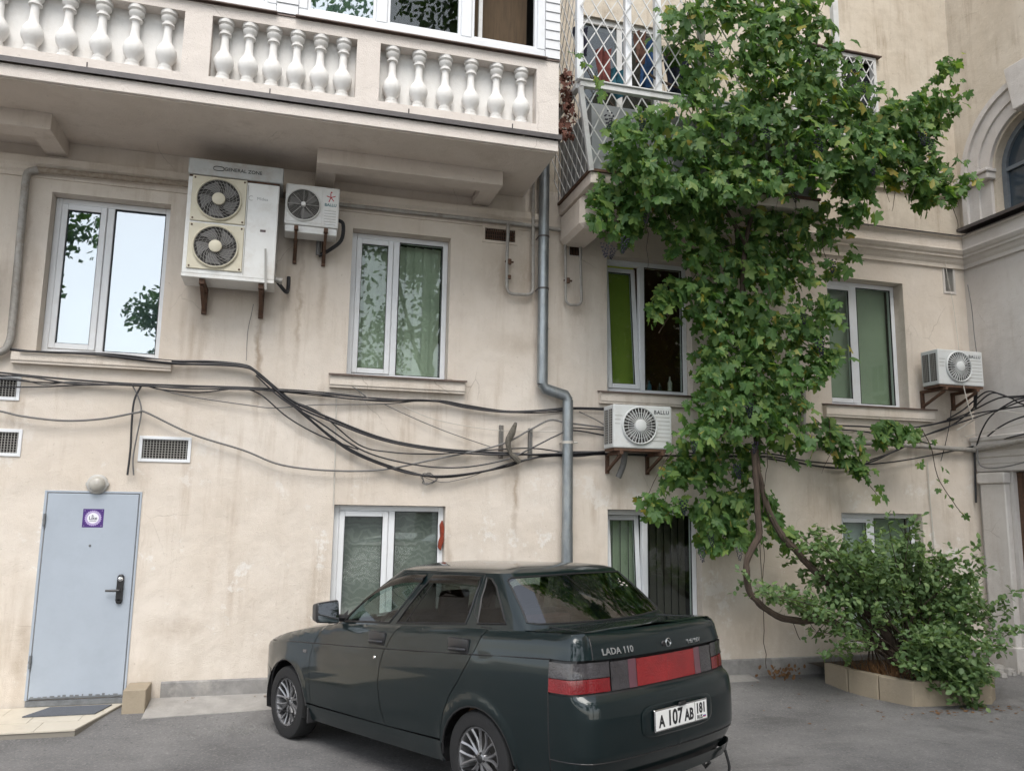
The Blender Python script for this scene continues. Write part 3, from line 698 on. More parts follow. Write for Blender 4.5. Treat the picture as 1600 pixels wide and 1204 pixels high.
def lattice(o, u, v, nu, nv, thick=.012):
    """diamond bars over the parallelogram o, o+u, o+v; every bar one part"""
    o, u, v = Vector(o), Vector(u), Vector(v); nrm = u.cross(v).normalized()
    for sgn, lay in ((1, 0.0), (-1, .011)):
        for k in range(-nv, nu+1):
            # line  a = k + sgn*b  in cell units, a in 0..nu, b in 0..nv
            pts = []
            for bb in (0, nv):
                a = k+bb if sgn > 0 else k+nv-bb
                pts.append((a, bb))
            (a0, b0), (a1, b1) = pts
            t0, t1 = 0.0, 1.0; da = a1-a0
            for lo in (0,):
                if da > 0: t0 = max(t0, (0-a0)/da); t1 = min(t1, (nu-a0)/da)
                else: t0 = max(t0, (nu-a0)/da); t1 = min(t1, (0-a0)/da)
            if t1-t0 < .03: continue
            f = lambda t: o+u*((a0+da*t)/nu)+v*((b0+(b1-b0)*t)/nv)+nrm*lay
            q = MB(); q.bar(f(t0), f(t1), thick, .007, nrm); q.build('lattice_bar', M['pvc_old'], ob)
lattice((UX0, UY-.03, UZ+.04), (2.0, 0, 0), (0, 0, 1.9), 12, 7)
lattice((UX0, 0, UZ+.04), (0, UY, 0), (0, 0, 1.9), 8, 7)
lattice((OX0, -1.06, 5.49), (1.9, 0, 0), (-.21, UY+1.06, UZ-5.56), 11, 3)
lattice((OX0-.01, 0, 5.49), (0, -1.06, 0), (-.21, -.24, UZ-5.56), 7, 3)
# enclosure wall and window behind the lattice
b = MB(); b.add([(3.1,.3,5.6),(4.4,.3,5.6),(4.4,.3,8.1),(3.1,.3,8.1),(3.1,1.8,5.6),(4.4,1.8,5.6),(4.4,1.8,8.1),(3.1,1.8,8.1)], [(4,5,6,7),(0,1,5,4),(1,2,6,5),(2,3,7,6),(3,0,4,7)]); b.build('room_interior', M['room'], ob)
b = MB(); rect_frame(b, 3.2, 4.3, 5.7, 8.0, .06, .12, .07); b.box(3.72, 3.79, .062, .118, 5.77, 7.93); b.build('balcony_door', M['pvc_old'], ob)
b = MB(); b.box(3.27, 4.23, .09, .096, 5.77, 7.93); b.build('pane', G_dark, ob)
b = MB(); b.box(2.9, 3.2, -.02, .01, 6.25, 8.3); b.build('back_wall', M['wall_up'], ob)
# clothes drying behind the lattice
def cloth(x, y, z, w, h, c, lab):
    q = MB(); nx_, nz_ = 8, 8
    for j in range(nz_+1):
        for i in range(nx_+1):
            u, v = i/nx_-.5, j/nz_
            q.v.append((x+u*w*(1-.15*math.sin(v*3)), y+.04*math.sin(u*9+v*2)+.02*math.sin(v*7), z-v*h*(1-.1*abs(u))))
    for j in range(nz_):
        for i in range(nx_): a = j*(nx_+1)+i; q.f.append((a, a+1, a+nx_+2, a+nx_+1)); q.m.append(0)
    q.v += [(p[0], p[1]+.012, p[2]) for p in q.v]; n0 = (nx_+1)*(nz_+1)
    for j in range(nz_):
        for i in range(nx_): a = n0+j*(nx_+1)+i; q.f.append((a, a+nx_+1, a+nx_+2, a+1)); q.m.append(0)
    tag(q.build('hanging_cloth', mat('cloth_'+lab.split()[0], c, .9, vary=.5, scale=14, c2=tuple(v*.4 for v in c)), smooth=True), lab, 'clothing', 'laundry behind the lattice')
cloth(2.83, -1.02, 7.12, .16, .36, (.03,.03,.06), 'black cloth hanging behind the lattice next to the corner post')
cloth(3.13, -.95, 6.95, .16, .5, (.25,.07,.06), 'reddish patterned cloth hanging behind the white lattice')
cloth(3.28, -.98, 6.72, .16, .34, (.03,.16,.22), 'teal cloth hanging low behind the white lattice')
cloth(3.64, -.96, 7.18, .17, .62, (.04,.12,.30), 'blue cloth hanging tall behind the lattice')
cloth(3.55, -1.0, 7.2, .12, .4, (.2,.1,.07), 'brown cloth hanging beside the blue cloth behind the lattice')
cloth(3.98, -1.05, 7.0, .3, .6, (.04,.05,.10), 'navy cloth hanging behind the lattice by the leaves')
q = MB(); q.tube([(2.75, -1.0, 7.2), (4.4, -1.0, 7.15)], .004, 5); tag(q.build('clothes_line', M['cable_white']), 'thin washing line behind the balcony lattice carrying the clothes', 'line')

# upper window with lattice right of the vine
b = MB(); rect_frame(b, 6.2, 7.55, 6.9, 8.13, -.02, .06, .05); b.box(6.9, 6.95, -.01, .05, 6.95, 8.08)
uw = b.build('window', M['pvc_old'], bld); uw['label'] = 'upper window with lattice beside the vine'
b = MB(); b.box(6.2, 7.55, .12, .13, 6.9, 8.13); b.build('pane', mat('dim_pane', (.03,.032,.036), .08), uw)
ob_keep = ob; ob = uw; lattice((6.25, -.03, 6.95), (1.25, 0, 0), (0, 0, 1.13), 9, 5, .014); ob = ob_keep
b = MB(); b.sweep_x([(.02, 8.17), (-.06, 8.155), (-.06, 8.14), (.02, 8.14)], 6.1, 7.62); b.build('drip_cap', M['sillcap'], uw)

# ================================================================ side wing closing the yard on the right
WX = 8.82
wing = empty('wing_building', (WX, -3, 0), 'grey white side wing with arched window and moulded cornice', 'building')
YC, ZC, RI, RO = -1.21, 6.42, .62, 1.06
def wing_wall(mb, y0, y1, z0, z1, x=WX): mb.quad((x, y0, z0), (x, y1, z0), (x, y1, z1), (x, y0, z1))
def arc(r, n=20, c=(YC, ZC)): return [(c[0]+r*math.cos(math.pi*k/n), c[1]+r*math.sin(math.pi*k/n)) for k in range(n+1)]
b = MB()
wing_wall(b, .02, -.53, -.2, 5.3); wing_wall(b, -.53, -2.0, 2.45, 5.3); wing_wall(b, -2.0, -14, -.2, 5.3)
b.add([(WX, -.53, -.2), (WX, -.53, 2.45), (WX+.25, -.53, 2.45), (WX+.25, -.53, -.2), (WX, -2, 2.45), (WX+.25, -2, 2.45), (WX, -2, -.2), (WX+.25, -2, -.2)], [(0,1,2,3), (1,4,5,2), (4,6,7,5)])
b.build('wall', M['wing'], wing)
b = MB(); wing_wall(b, .2, YC+RI, 5.3, ZC, WX+.02); wing_wall(b, YC-RI, -14, 5.3, ZC, WX+.02); wing_wall(b, YC+RI, YC-RI, 5.3, 5.76, WX+.02)
a_in = arc(RI); T = 15
top = [(WX+.02, y, z) for y, z in a_in]; n = len(top)
b.add(top+[(WX+.02, y, T) for y, z in a_in], [(i, i+1, n+i+1, n+i) for i in range(n-1)])
wing_wall(b, .2, YC+RI, ZC, T, WX+.02); wing_wall(b, YC-RI, -14, ZC, T, WX+.02)
rev = [(YC+RI, 5.76)]+a_in+[(YC-RI, 5.76)]; m_ = len(rev)
b.add([(WX+.02, y, z) for y, z in rev]+[(WX+.24, y, z) for y, z in rev], [(i, (i+1) % m_, m_+(i+1) % m_, m_+i) for i in range(m_)])
b.build('wall', M['wall_up'], wing)
# archivolt in three steps, jamb strips, imposts and a keystone
def ring(mb, r0, r1, x0, x1, n=24):
    A, B = arc(r0, n), arc(r1, n)
    vs = [(x0, *p) for p in A]+[(x0, *p) for p in B]+[(x1, *p) for p in A]+[(x1, *p) for p in B]; k = n+1; fs = []
    for i in range(n):
        fs += [(i, i+1, k+i+1, k+i), (k+i, k+i+1, 3*k+i+1, 3*k+i), (i, 2*k+i, 2*k+i+1, i+1)]
    mb.add(vs, fs)
b = MB(); ring(b, RI+.03, RI+.2, WX-.03, WX+.02); ring(b, RI+.2, RI+.36, WX-.06, WX+.02); ring(b, RI+.36, RO, WX-.10, WX+.02)
arv = b.build('archivolt', M['wing'], wing)
for s in (1, -1):
    b = MB(); y = YC+s*(RI+.03)
    for d0, d1, p in ((0, .17, .03), (.17, .33, .06), (.33, .41, .10)):
        ya, yb = sorted((y+s*d0, y+s*d1)); b.box(WX-p, WX+.02, ya, yb, 5.70, ZC-.12)
    b.build('jamb_moulding', M['wing'], wing)
for s in (1, -1):
    b = MB(); ya, yb = sorted((YC+s*(RI-.02), YC+s*(RO+.06))); b.box(WX-.13, WX+.02, ya, yb, ZC-.12, ZC-.03); b.box(WX-.16, WX+.02, ya-.02, yb+.02, ZC-.03, ZC+.02); b.build('impost', M['wing'], wing, bevel=.01)
b = MB(); b.add([(x, YC+s*w, z) for x in (WX-.17, WX+.02) for z, w in ((ZC+RI-.04, .11), (ZC+RO+.12, .2)) for s in (-1, 1)], [(0,1,3,2), (4,6,7,5), (0,2,6,4), (1,5,7,3), (2,3,7,6), (0,4,5,1)]); b.build('keystone', M['wing'], wing, bevel=.01)
# arched window
b = MB(); pts = [(YC+RI, 5.77)]+a_in+[(YC-RI, 5.77)]; inn = [(YC+RI-.07, 5.84)]+arc(RI-.07)+[(YC-RI+.07, 5.84)]; k = len(pts)
b.add([(WX+.14, *p) for p in pts]+[(WX+.14, *p) for p in inn]+[(WX+.22, *p) for p in inn], [(i, (i+1) % k, k+(i+1) % k, k+i) for i in range(k)]+[(k+i, k+(i+1) % k, 2*k+(i+1) % k, 2*k+i) for i in range(k)])
b.box(WX+.145, WX+.2, YC-RI+.07, YC+RI-.07, 6.40, 6.45); b.box(WX+.146, WX+.2, YC-.03, YC+.03, 5.84, 6.40)
awm = mat('faded_grey_blue_paint', (.16,.18,.20), .6, vary=.3, scale=12)
aw = b.build('window', awm, wing)
b = MB(); b.add([(WX+.18, *p) for p in inn], [tuple(range(len(inn)))]); b.build('pane', mat('dark_blue_pane', (.05,.07,.09), .06, vary=.5, scale=2), aw)
b = MB(); b.box(WX-.2, WX+.2, -2.4, -.12, 5.70, 5.745); b.build('window_sill', M['flash'], wing)
# cornices
b = MB(); b.prism([(WX+y, z) for y, z in PROF], -14, -.001); cw = b.build('cornice', M['wing'], wing)
b = MB(); b.prism([(WX, 5.662), (WX-.185, 5.637), (WX-.185, 5.625), (WX-.171, 5.636), (WX, 5.655)], -14, -.19); b.build('cornice_flashing', M['flash'], cw)
# entrance: pilaster, entablature, door
b = MB(); b.box(WX-.09, WX+.0, -.48, -.10, -.1, 2.30); b.box(WX-.12, WX, -.51, -.07, -.1, .3); b.box(WX-.12, WX, -.50, -.08, 2.30, 2.44)
b.build('pilaster', M['wing'], wing, bevel=.012)
ENT = [(WX, 2.46), (WX-.05, 2.46), (WX-.05, 2.55), (WX-.06, 2.56), (WX-.06, 2.63), (WX-.08, 2.645), (WX-.08, 2.72), (WX-.10, 2.75), (WX-.12, 2.80), (WX-.12, 2.84), (WX-.14, 2.86), (WX-.14, 2.90), (WX, 2.93)]
b = MB(); b.prism(ENT, -2.5, -.03); b.build('entablature', M['wing'], wing)
b = MB(); b.box(WX+.10, WX+.16, -2.0, -.53, -.05, 2.45)
dr = b.build('door', mat('grey_blue_door', (.20,.22,.25), .6, vary=.25, scale=5), wing)
for z in (.35, 1.05, 1.72):
    b = MB(); b.box(WX+.07, WX+.10, -1.9, -.66, z, z+.025); b.build('door_rail', M['rust'], dr)
b = MB(); b.box(WX+.06, WX+.17, -.60, -.531, -.05, 2.44); b.build('door_jamb', M['rust'], dr)
# heap of mortar at the foot of the corner
b = MB(); random.seed(5)
for k in range(26):
    x, y = WX-.1-abs(random.gauss(0, .22)), -.12-abs(random.gauss(0, .22)); r = random.uniform(.03, .09)
    b.lathe([(0, -.05), (r, -.02), (r*.8, r*.5), (0, r*.75)], 6, (x, y, .01), 'z', a0=random.random(), a1=random.random()+2*math.pi)
tag(b.build('rubble_heap', M['concrete']), 'low grey heap of mortar rubble at the foot of the wing corner', 'rubble', kind='stuff')

# ================================================================ air conditioners
AC_GROUP = 'outdoor air conditioner units on the facade'
def fan(parent, cx, cz, yf, r, style, blades=5, wire='wire_grey', hubm='ac_grey', hub=.3):
    """recess, blades, guard wires and hub of one fan; front plane y = yf"""
    q = MB(); q.disc((cx, yf-.001, cz), r*.985, 40); q.build('fan_cavity', M['fan_dark'], parent)
    q = MB()
    for k in range(blades):
        a = k*2*math.pi/blades+.4; pr = []
        for rr in (.25, .6, .93):
            for s, d in ((-1, -.002), (1, -.009)):
                t = a+s*(.42 if rr > .5 else .3)+rr*.5; pr.append((cx+r*rr*math.cos(t), yf+d-.001, cz+r*rr*math.sin(t)))
        q.add(pr, [(0,1,3,2), (2,3,5,4)])
    q.build('fan_blades', M['fan_blade'], parent)
    q = MB()
    if style == 'swirl':
        for k in range(30):
            a = k*2*math.pi/30; pts = []
            for j in range(7):
                t = j/6; rr = r*(hub+.0+(1-hub)*t); aa = a-.75*(1-t)**1.3; pts.append((cx+rr*math.cos(aa), yf-.016-.012*math.sin(t*math.pi), cz+rr*math.sin(aa)))
            q.tube(pts, .0023, 4, cap=False)
        rs = (.97, .82, .66, .5)
    elif style == 'radial':
        for k in range(30):
            a = k*2*math.pi/30; q.bar((cx+r*hub*math.cos(a), yf-.03, cz+r*hub*math.sin(a)), (cx+r*math.cos(a), yf-.016, cz+r*math.sin(a)), .006, .01)
        rs = (.99, .72)
    else:
        for k in range(8):
            a = k*2*math.pi/8; q.bar((cx, yf-.022, cz), (cx+r*math.cos(a), yf-.014, cz+r*math.sin(a)), .006, .006)
        rs = tuple(.22+.075*k for k in range(11))
    for rr in rs:
        n = 32; q.tube([(cx+r*rr*math.cos(k*2*math.pi/n), yf-.017, cz+r*rr*math.sin(k*2*math.pi/n)) for k in range(n+1)], .002, 4, cap=False)
    q.build('fan_guard', M[wire], parent)
    q = MB(); q.lathe([(0, -.046), (r*hub*.8, -.045), (r*hub, -.038), (r*hub, -.005)], 28, (cx, yf, cz), 'y'); q.build('fan_hub', M[hubm], parent, smooth=True)
    q = MB(); q.lathe([(r*.985, -.001), (r*.99, -.022), (r*1.02, -.026), (r*1.07, -.016), (r*1.07, 0)], 44, (cx, yf, cz), 'y'); q.build('fan_ring', M[hubm], parent, smooth=True)

def arm(parent, x, z, y0, drop=.3, w=.04, m='rust'):
    q = MB(); q.box(x-w/2, x+w/2, y0, -.001, z-w, z-.001); q.box(x-w/2+.001, x+w/2-.001, -w, -.002, z-drop, z-w-.001); q.bar((x, y0+.04, z-w-.01), (x, -.02, z-drop+.03), w*.7, nrm=(1, 0, 0))
    q.build('bracket', M[m], parent)

# --- tall twin-fan unit
x0, x1, z0, z1, yf = -1.11, -.235, 4.13, 5.30, -.45
a1 = empty('air_conditioner', (-.67, -.25, z0), 'tall white air conditioner unit with two yellowed fans, one above the other', 'air conditioner', AC_GROUP)
q = MB(); q.box(x0, x1, yf, -.08, z0, 5.13); q.build('casing', M['white_metal'], a1, bevel=.012, seg=2)
q = MB(); q.box(x0-.005, x1+.03, yf-.03, -.07, 5.145, 5.31); cp_ = q.build('top_cover', mat('grey_cover', (.44,.45,.44), .45, vary=.15, scale=8, dirt=(.25,.15,.08), dscale=5, damt=.5), a1, bevel=.006)
q = MB(); q.box(x0+.01, x1, yf-.008, -.085, 5.131, 5.144); q.build('rust_seam', M['rust'], a1)
ink_d = mat('dark_ink', (.045,.05,.045), .5)
link('lettering', text_mesh('cover_text', 'GENERAL ZONE', .05, ink_d, .0005, bold=.001), a1, (.075, yf-.0315+.25, 5.225-z0), (math.pi/2, 0, 0))
q = MB(); n = 20
lo = [(-.83+(.05 if abs(math.cos(t)) > 0 else .05)*math.copysign(abs(math.cos(t))**.6, math.cos(t)), 5.225+.022*math.copysign(abs(math.sin(t))**.8, math.sin(t))) for t in [k*2*math.pi/n for k in range(n)]]
q.tube([(x, yf-.0325, z) for x, z in lo+[lo[0]]], .004, 5, cap=False); q.build('logo_loop', ink_d, a1)
for cz in (4.905, 4.415):
    q = MB(); q.box(-1.07, -.55, yf-.016, yf-.001, cz-.235, cz+.235); fp = q.build('fan_panel', M['cream_plastic'], a1, bevel=.006)
    fan(a1, -.81, cz, yf-.017, .205, 'swirl', 5, 'wire_grey', 'cream_plastic', .3)
    for sx in (-.235, .235):
        for sz in (-.21, .21): q = MB(); q.lathe([(0, -.006), (.009, -.005), (.010, 0)], 8, (-.81+sx, yf-.0165, cz+sz), 'y'); q.build('screw', M['rust'], a1)
q = MB(); q.box(-.54, -.535, yf-.004, yf-.0005, z0+.03, 5.1); q.build('panel_seam', M['wire_grey'], a1)
link('lettering', text_mesh('maker_text', 'Midea', .045, mat('faint_ink', (.28,.29,.29), .5), .0005), a1, (.275, yf-.0015+.25, 4.965-z0), (math.pi/2, 0, 0))
q = MB(); q.lathe([(.026, -.002), (.021, -.002)], 16, (-.505, yf, 4.965), 'y', .9, 5.4); q.build('logo_arc', M['wire_grey'], a1)
q = MB(); q.box(-.40, -.345, yf-.002, yf+.001, 4.62, 4.645); q.build('name_plate', mat('dark_plate', (.09,.06,.06), .5), a1)
q = MB(); q.box(x0-.002, x1+.002, yf-.004, -.09, z0-.035, z0-.001); q.build('base_tray', M['white_metal'], a1, bevel=.004)
for x in (-.92, -.36): arm(a1, x, z0-.036, -.42, .27, .05, 'rust')
q = MB(); q.bar((-.335, yf-.03, 4.44), (-.31, yf-.02, 4.02), .02, .012); q.build('loose_bar', M['wire_grey'], a1)
q = MB(); q.tube([(-.23, -.3, 4.18), (-.17, -.3, 4.17)], .03, 10); q.tube([(-.19, -.3, 4.17), (-.16, -.3, 4.17)], .036, 10); q.build('valve', M['wire_grey'], a1, smooth=True)
q = MB(); q.tube([(-.22, -.2, 4.2), (-.12, -.14, 4.1), (-.1, -.05, 4.16), (-.1, .0, 4.3)], .02, 8, smooth=5); q.build('hose', M['cable_black'], a1, smooth=True)

# --- small unit with a red star mark
x0, x1, z0, z1, yf = -.175, .375, 4.77, 5.21, -.36
a2 = empty('air_conditioner', (.1, -.2, z0), 'small white air conditioner unit with red figure mark, high under the balcony', 'air conditioner', AC_GROUP)
q = MB(); q.box(x0, x1, yf, -.1, z0, z1); q.build('casing', M['white_metal'], a2, bevel=.018, seg=2)
q = MB(); q.box(x0+.02, .20, yf-.006, yf-.001, z0+.03, z1-.03); q.build('fan_panel', M['white_metal'], a2, bevel=.003)
fan(a2, .01, 4.985, yf-.007, .165, 'rings', 3, 'wire_grey', 'white_metal', .15)
q = MB()
for k in range(6): q.box(.225, .345, yf-.003, yf-.0005, 4.80+k*.03, 4.804+k*.03)
q.build('louvre_lines', M['wire_grey'], a2)
link('lettering', text_mesh('maker_text', 'BALLU', .042, mat('teal_ink', (.05,.16,.18), .5), .0005, bold=.0012), a2, (.185, yf-.0015+.2, 5.015-z0), (math.pi/2, 0, 0))
q = MB(); cx, cz = .285, 5.10
for a_, l_ in ((95, .045), (20, .05), (165, .045), (250, .055), (310, .05)):
    t = R(a_); q.bar((cx, yf-.002, cz), (cx+l_*math.cos(t), yf-.002, cz+l_*math.sin(t)), .009, .002)
q.disc((cx+.004, yf-.004, cz+.055), .009, 10); q.build('figure_mark', mat('red_ink', (.45,.03,.04), .5), a2)
q = MB(); q.box(x0+.01, x1-.01, yf+.02, -.11, z0-.075, z0-.001); q.build('base_pan', M['white_metal'], a2, bevel=.006)
for x in (-.05, .25): arm(a2, x, z0-.02, -.40, .30, .042)
q = MB(); q.tube([(.375, -.25, 4.9), (.43, -.25, 4.86), (.42, -.2, 4.7), (.3, -.12, 4.6), (.2, -.06, 4.55)], .02, 8, smooth=5); q.build('hose', M['cable_black'], a2, smooth=True)
q = MB(); q.tube([(.19, -.08, 4.72), (.19, -.08, 4.55)], .025, 8); q.build('foam_pipe', M['cable_grey'], a2)

# --- grey units with radial grille and ribs
def ribbed_unit(x0, x1, z0, z1, label, sep, seed):
    random.seed(seed)
    yf, yb = -.42, -.13; w = x1-x0; h = z1-z0
    r_ = empty('air_conditioner', ((x0+x1)/2, (yf+yb)/2, z0), label, 'air conditioner', AC_GROUP)
    q = MB(); q.box(x0, x1, yf, yb, z0, z1); q.build('casing', M['ac_grey'], r_, bevel=.016, seg=2)
    cx, cz, rr = x0+w*.44, z0+h*.52, h*.41
    fan(r_, cx, cz, yf-.004, rr, 'radial', 4, 'ac_grey', 'ac_grey', .34)
    q = MB()
    for k in range(7):
        z = z1-.13-k*.045; half = math.sqrt(max(0, (rr*1.08)**2-(z-cz)**2)); q.box(cx+half+.015, x1-.025, yf-.002, yf+.001, z, z+.006)
        if cx-half-.015 > x0+.03 and k < 3: q.box(x0+.02, cx-half-.015, yf-.002, yf+.001, z, z+.006)
    tag(q.build('louvre_lines', M['wire_grey'], r_), kind='stuff')
    link('lettering', text_mesh('maker_text', 'BALLU', .058, mat('ink_'+str(seed), (.05,.055,.06), .5), .0006, bold=.0015, space=1.15), r_, (x1-.125-(x0+x1)/2, yf-.0015-(yf+yb)/2, h-.075), (math.pi/2, 0, 0))
    q = MB(); ny = 3
    for c_ in (0, 1):
        ya = yb-.03-c_*.125; q.box(x0-.002, x0-.0005, ya-.10, ya, z0+.05, z1-.05)
    q.build('side_opening', M['fan_dark'], r_)
    q = MB()
    for c_ in (0, 1):
        ya = yb-.03-c_*.125
        for k in range(1, 14): z = z0+.05+(h-.1)*k/14; q.box(x0-.006, x0-.0025, ya-.10, ya, z-.004, z+.004)
        for k in range(1, 4): q.box(x0-.010, x0-.0065, ya-.10*k/4-.003, ya-.10*k/4+.003, z0+.05, z1-.05)
    q.build('side_grille', M['wire_grey'], r_)
    q = MB(); q.box(x0+.01, x1-.01, yf+.01, yb-.01, z0-.03, z0-.001); q.build('base_pan', M['rust'], r_)
    for x in (x0+.09, x1-.12): arm(r_, x, z0-.031, -.44, .24, .04)
    return r_
a3 = ribbed_unit(3.45, 4.16, 2.575, 3.06, 'grey ribbed air conditioner unit on brackets under the green blind window', 0, 11)
q = MB(); q.tube([(3.66, -.25, 2.55), (3.66, -.2, 2.40), (3.62, -.15, 2.26)], .035, 10, smooth=4); q.build('drain_hose', M['cable_grey'], a3, smooth=True)
a4 = ribbed_unit(7.89, 8.59, 3.53, 3.985, 'grey ribbed air conditioner unit beside the wing corner', 0, 12)
q = MB(); q.tube([(8.59, -.25, 3.8), (8.68, -.2, 3.6), (8.74, -.1, 3.3)], .022, 8, smooth=4); q.build('hose', M['cable_black'], a4, smooth=True)
# edge of one more unit left of the first window
a5 = ribbed_unit(-3.62, -2.862, 3.80, 4.25, 'grey air conditioner unit left of the mirroring window', 0, 13)

# ================================================================ pipes
def pipe(name, pts, r, m, label, group=None, cat='pipe', n=10, smooth=0, parts=()):
    q = MB(); q.tube(pts, r, n, smooth=smooth); o = q.build(name, M[m], smooth=True)
    return tag(o, label, cat, group)
def round_corners(P, rad=.06, k=5):
    P = [Vector(p) for p in P]; o = [P[0]]
    for a, b_, c_ in zip(P, P[1:], P[2:]):
        d1, d2 = (a-b_), (c_-b_); r_ = min(rad, d1.length*.45, d2.length*.45); s, e = b_+d1.normalized()*r_, b_+d2.normalized()*r_
        for i in range(k+1): t = i/k; o.append(s*(1-t)**2+b_*2*t*(1-t)+e*t*t)
    return o+[P[-1]]
PG = 'grey gas pipes on the facade'
gp = empty('gas_pipe', (-2.5, -.06, 3.3), 'thick grey gas pipe rising beside the mirroring window, rusty along its top', 'pipe', PG)
q = MB(); q.tube(round_corners([(-3.028,-0.07,3.216),(-2.672,-0.07,3.308),(-2.634,-0.07,3.429),(-2.657,-0.07,5.014),(-2.651,-0.07,5.128),(-2.557,-0.07,5.161)], .1), .036, 10); q.build('riser', M['gaspipe'], gp, smooth=True)
q = MB(); q.tube([(-2.568,-0.07,5.159),(-1.123,-0.07,5.18),(-0.089,-0.07,5.179)], .030, 10); q.build('crosspipe', M['rustpipe'], gp, smooth=True)
gp2 = empty('gas_pipe', (2, -.06, 5.0), 'thin grey gas pipe level above the blinds window, with a loop beside the downpipe', 'pipe', PG)
q = MB(); q.tube([(-0.022,-0.06,5.176),(0.421,-0.06,5.149),(1.596,-0.06,5.151),(2.31,-0.06,5.156),(3.623,-0.06,5.118)], .024, 10); q.build('crosspipe', M['gaspipe'], gp2, smooth=True)
q = MB(); q.tube(round_corners([(2.299,-0.075,5.134),(2.291,-0.075,4.674),(2.297,-0.075,4.305),(2.609,-0.075,4.317),(2.595,-0.075,5.558),(2.594,-0.075,5.676)], .09), .019, 8); q.build('loop', M['gaspipe'], gp2, smooth=True)
q = MB(); vx, vz = 2.319,4.684
q.tube([(vx, -.075, vz-.03), (vx, -.075, vz+.03)], .027, 8); q.tube([(vx-.05, -.075, vz), (vx+.05, -.075, vz)], .012, 6); q.tube([(vx, -.075, vz-.2), (vx, -.075, vz-.16)], .025, 8); q.build('valve', M['rust'], gp2, smooth=True)
gp3 = empty('gas_pipe', (3.2, -.06, 4.4), 'thin grey gas pipe loop hanging right of the downpipe', 'pipe', PG)
q = MB(); q.tube(round_corners([(2.972,-0.075,6.085),(3.004,-0.075,4.589),(3.006,-0.075,4.236),(3.203,-0.075,4.245),(3.178,-0.075,5.105)], .08), .016, 8); q.build('loop', M['gaspipe'], gp3, smooth=True)
q = MB(); vx, vz = 3.031,4.527
q.tube([(vx, -.075, vz-.03), (vx, -.075, vz+.03)], .026, 8); q.tube([(vx-.05, -.075, vz), (vx+.05, -.075, vz)], .012, 6); q.build('valve', M['rust'], gp3, smooth=True)
gp4 = empty('gas_pipe', (7.3, -.06, 2.8), 'grey gas pipe running level below the plain window to the wing corner', 'pipe', PG)
q = MB(); q.tube(round_corners([(6.14,-0.08,3.477),(6.119,-0.08,2.805),(6.615,-0.08,2.775),(7.474,-0.08,2.773),(8.709,-0.08,2.741)], .14), .03, 10); q.build('crosspipe', M['gaspipe'], gp4, smooth=True)
q = MB(); q.tube([(8.73,-0.1,2.74),(8.6,-0.929,2.8),(8.6,-1.756,2.881)], .03, 10); q.build('crosspipe', M['gaspipe'], gp4, smooth=True)

dp = empty('downpipe', (2.7, -.09, 0), 'galvanised rainwater downpipe stepping sideways in the middle of the facade', 'downpipe')
PT = [(2.699,-0.11,5.857),(2.739,-0.11,3.285),(3.03,-0.11,3.139),(3.025,-0.11,1.164)]
x_a, x_b = PT[0][0], PT[3][0]; z_a, z_b, z_c = PT[0][2], PT[1][2], PT[2][2]; x_m = (PT[1][0]+x_a)/2
def seg(p, q_, r=.062, lip=True):
    k = MB(); k.tube([p, q_], r, 16); 
    o = k.build('pipe_section', M['galv'], dp, smooth=True)
zz = 7.6
while zz > z_b+.02:
    z2_ = max(z_b, zz-.92); seg((x_m, -.11, zz), (x_m, -.11, z2_), .062); zz = z2_
    if zz > z_b+.1:
        k = MB(); k.tube([(x_m, -.11, zz-.015), (x_m, -.11, zz+.015)], .0655, 16); k.build('joint_ring', M['galv'], dp, smooth=True)
k = MB(); k.tube([(x_m, -.11, z_b+.01), (x_m+.03, -.11, z_b-.05), (x_b-.03, -.11, z_c+.03), (x_b, -.11, z_c-.03)], .0635, 16); k.build('offset_section', M['galv'], dp, smooth=True)
seg((x_b, -.11, z_c-.02), (x_b, -.11, 1.62), .061); seg((x_b, -.11, 1.64), (x_b, -.11, .35), .064)
k = MB(); k.tube([(x_b, -.11, .36), (x_b, -.13, .25), (x_b, -.26, .12)], .064, 16); k.build('shoe', M['galv'], dp, smooth=True)
zw = 2.62
k = MB(); k.tube([(x_b, -.11, zw), (x_b, -.11, zw+.03)], .067, 16); k.tube([(x_b-.06, -.11, zw+.015), (x_b-.06, .0, zw+.015)], .008, 6); k.tube([(x_b+.05, -.17, zw+.015), (x_b+.095, -.17, zw+.015)], .012, 6); k.build('clamp', M['cable_white'], dp, smooth=True)
for z in (4.38, 5.0):
    k = MB(); k.tube([(x_m, -.11, z), (x_m, -.11, z+.02)], .0668, 16); k.tube([(x_m-.06, -.11, z+.01), (x_m-.06, 0, z+.01)], .008, 6); k.build('clamp', M['flash'], dp, smooth=True)

# ================================================================ cables
CG = 'cables slung along the facade'
def cable(pts, r, m, label, k=7, n=6):
    P = [Vector(p) for p in pts]; q = MB()
    q.tube(P, r, n, smooth=k)
    return tag(q.build('cable', M[m], smooth=True), label, 'cable', CG)
L_main = 'black cable sagging from the first sill towards the downpipe'
L_str = 'thin black cable strung level below the window sills'
L_low = 'black cable hanging in a deep sag over the patterned window'
cable([(-2.645,-0.06,3.336),(-2.39,-0.06,3.322),(-1.912,-0.06,3.341),(-1.593,-0.06,3.336),(-1.187,-0.06,3.31),(-0.811,-0.06,3.327),(-0.5,-0.06,3.313),(-0.37,-0.06,3.254),(-0.17,-0.06,3.097),(0.03,-0.06,2.953),(0.429,-0.06,2.79),(0.972,-0.06,2.607),(1.527,-0.06,2.524),(2.097,-0.06,2.501),(3.067,-0.06,2.489),(3.493,-0.06,2.525),(4.421,-0.06,2.532),(5.576,-0.06,2.56)], .014, 'cable_black', 'thickest black cable sagging from the first sill towards the downpipe')
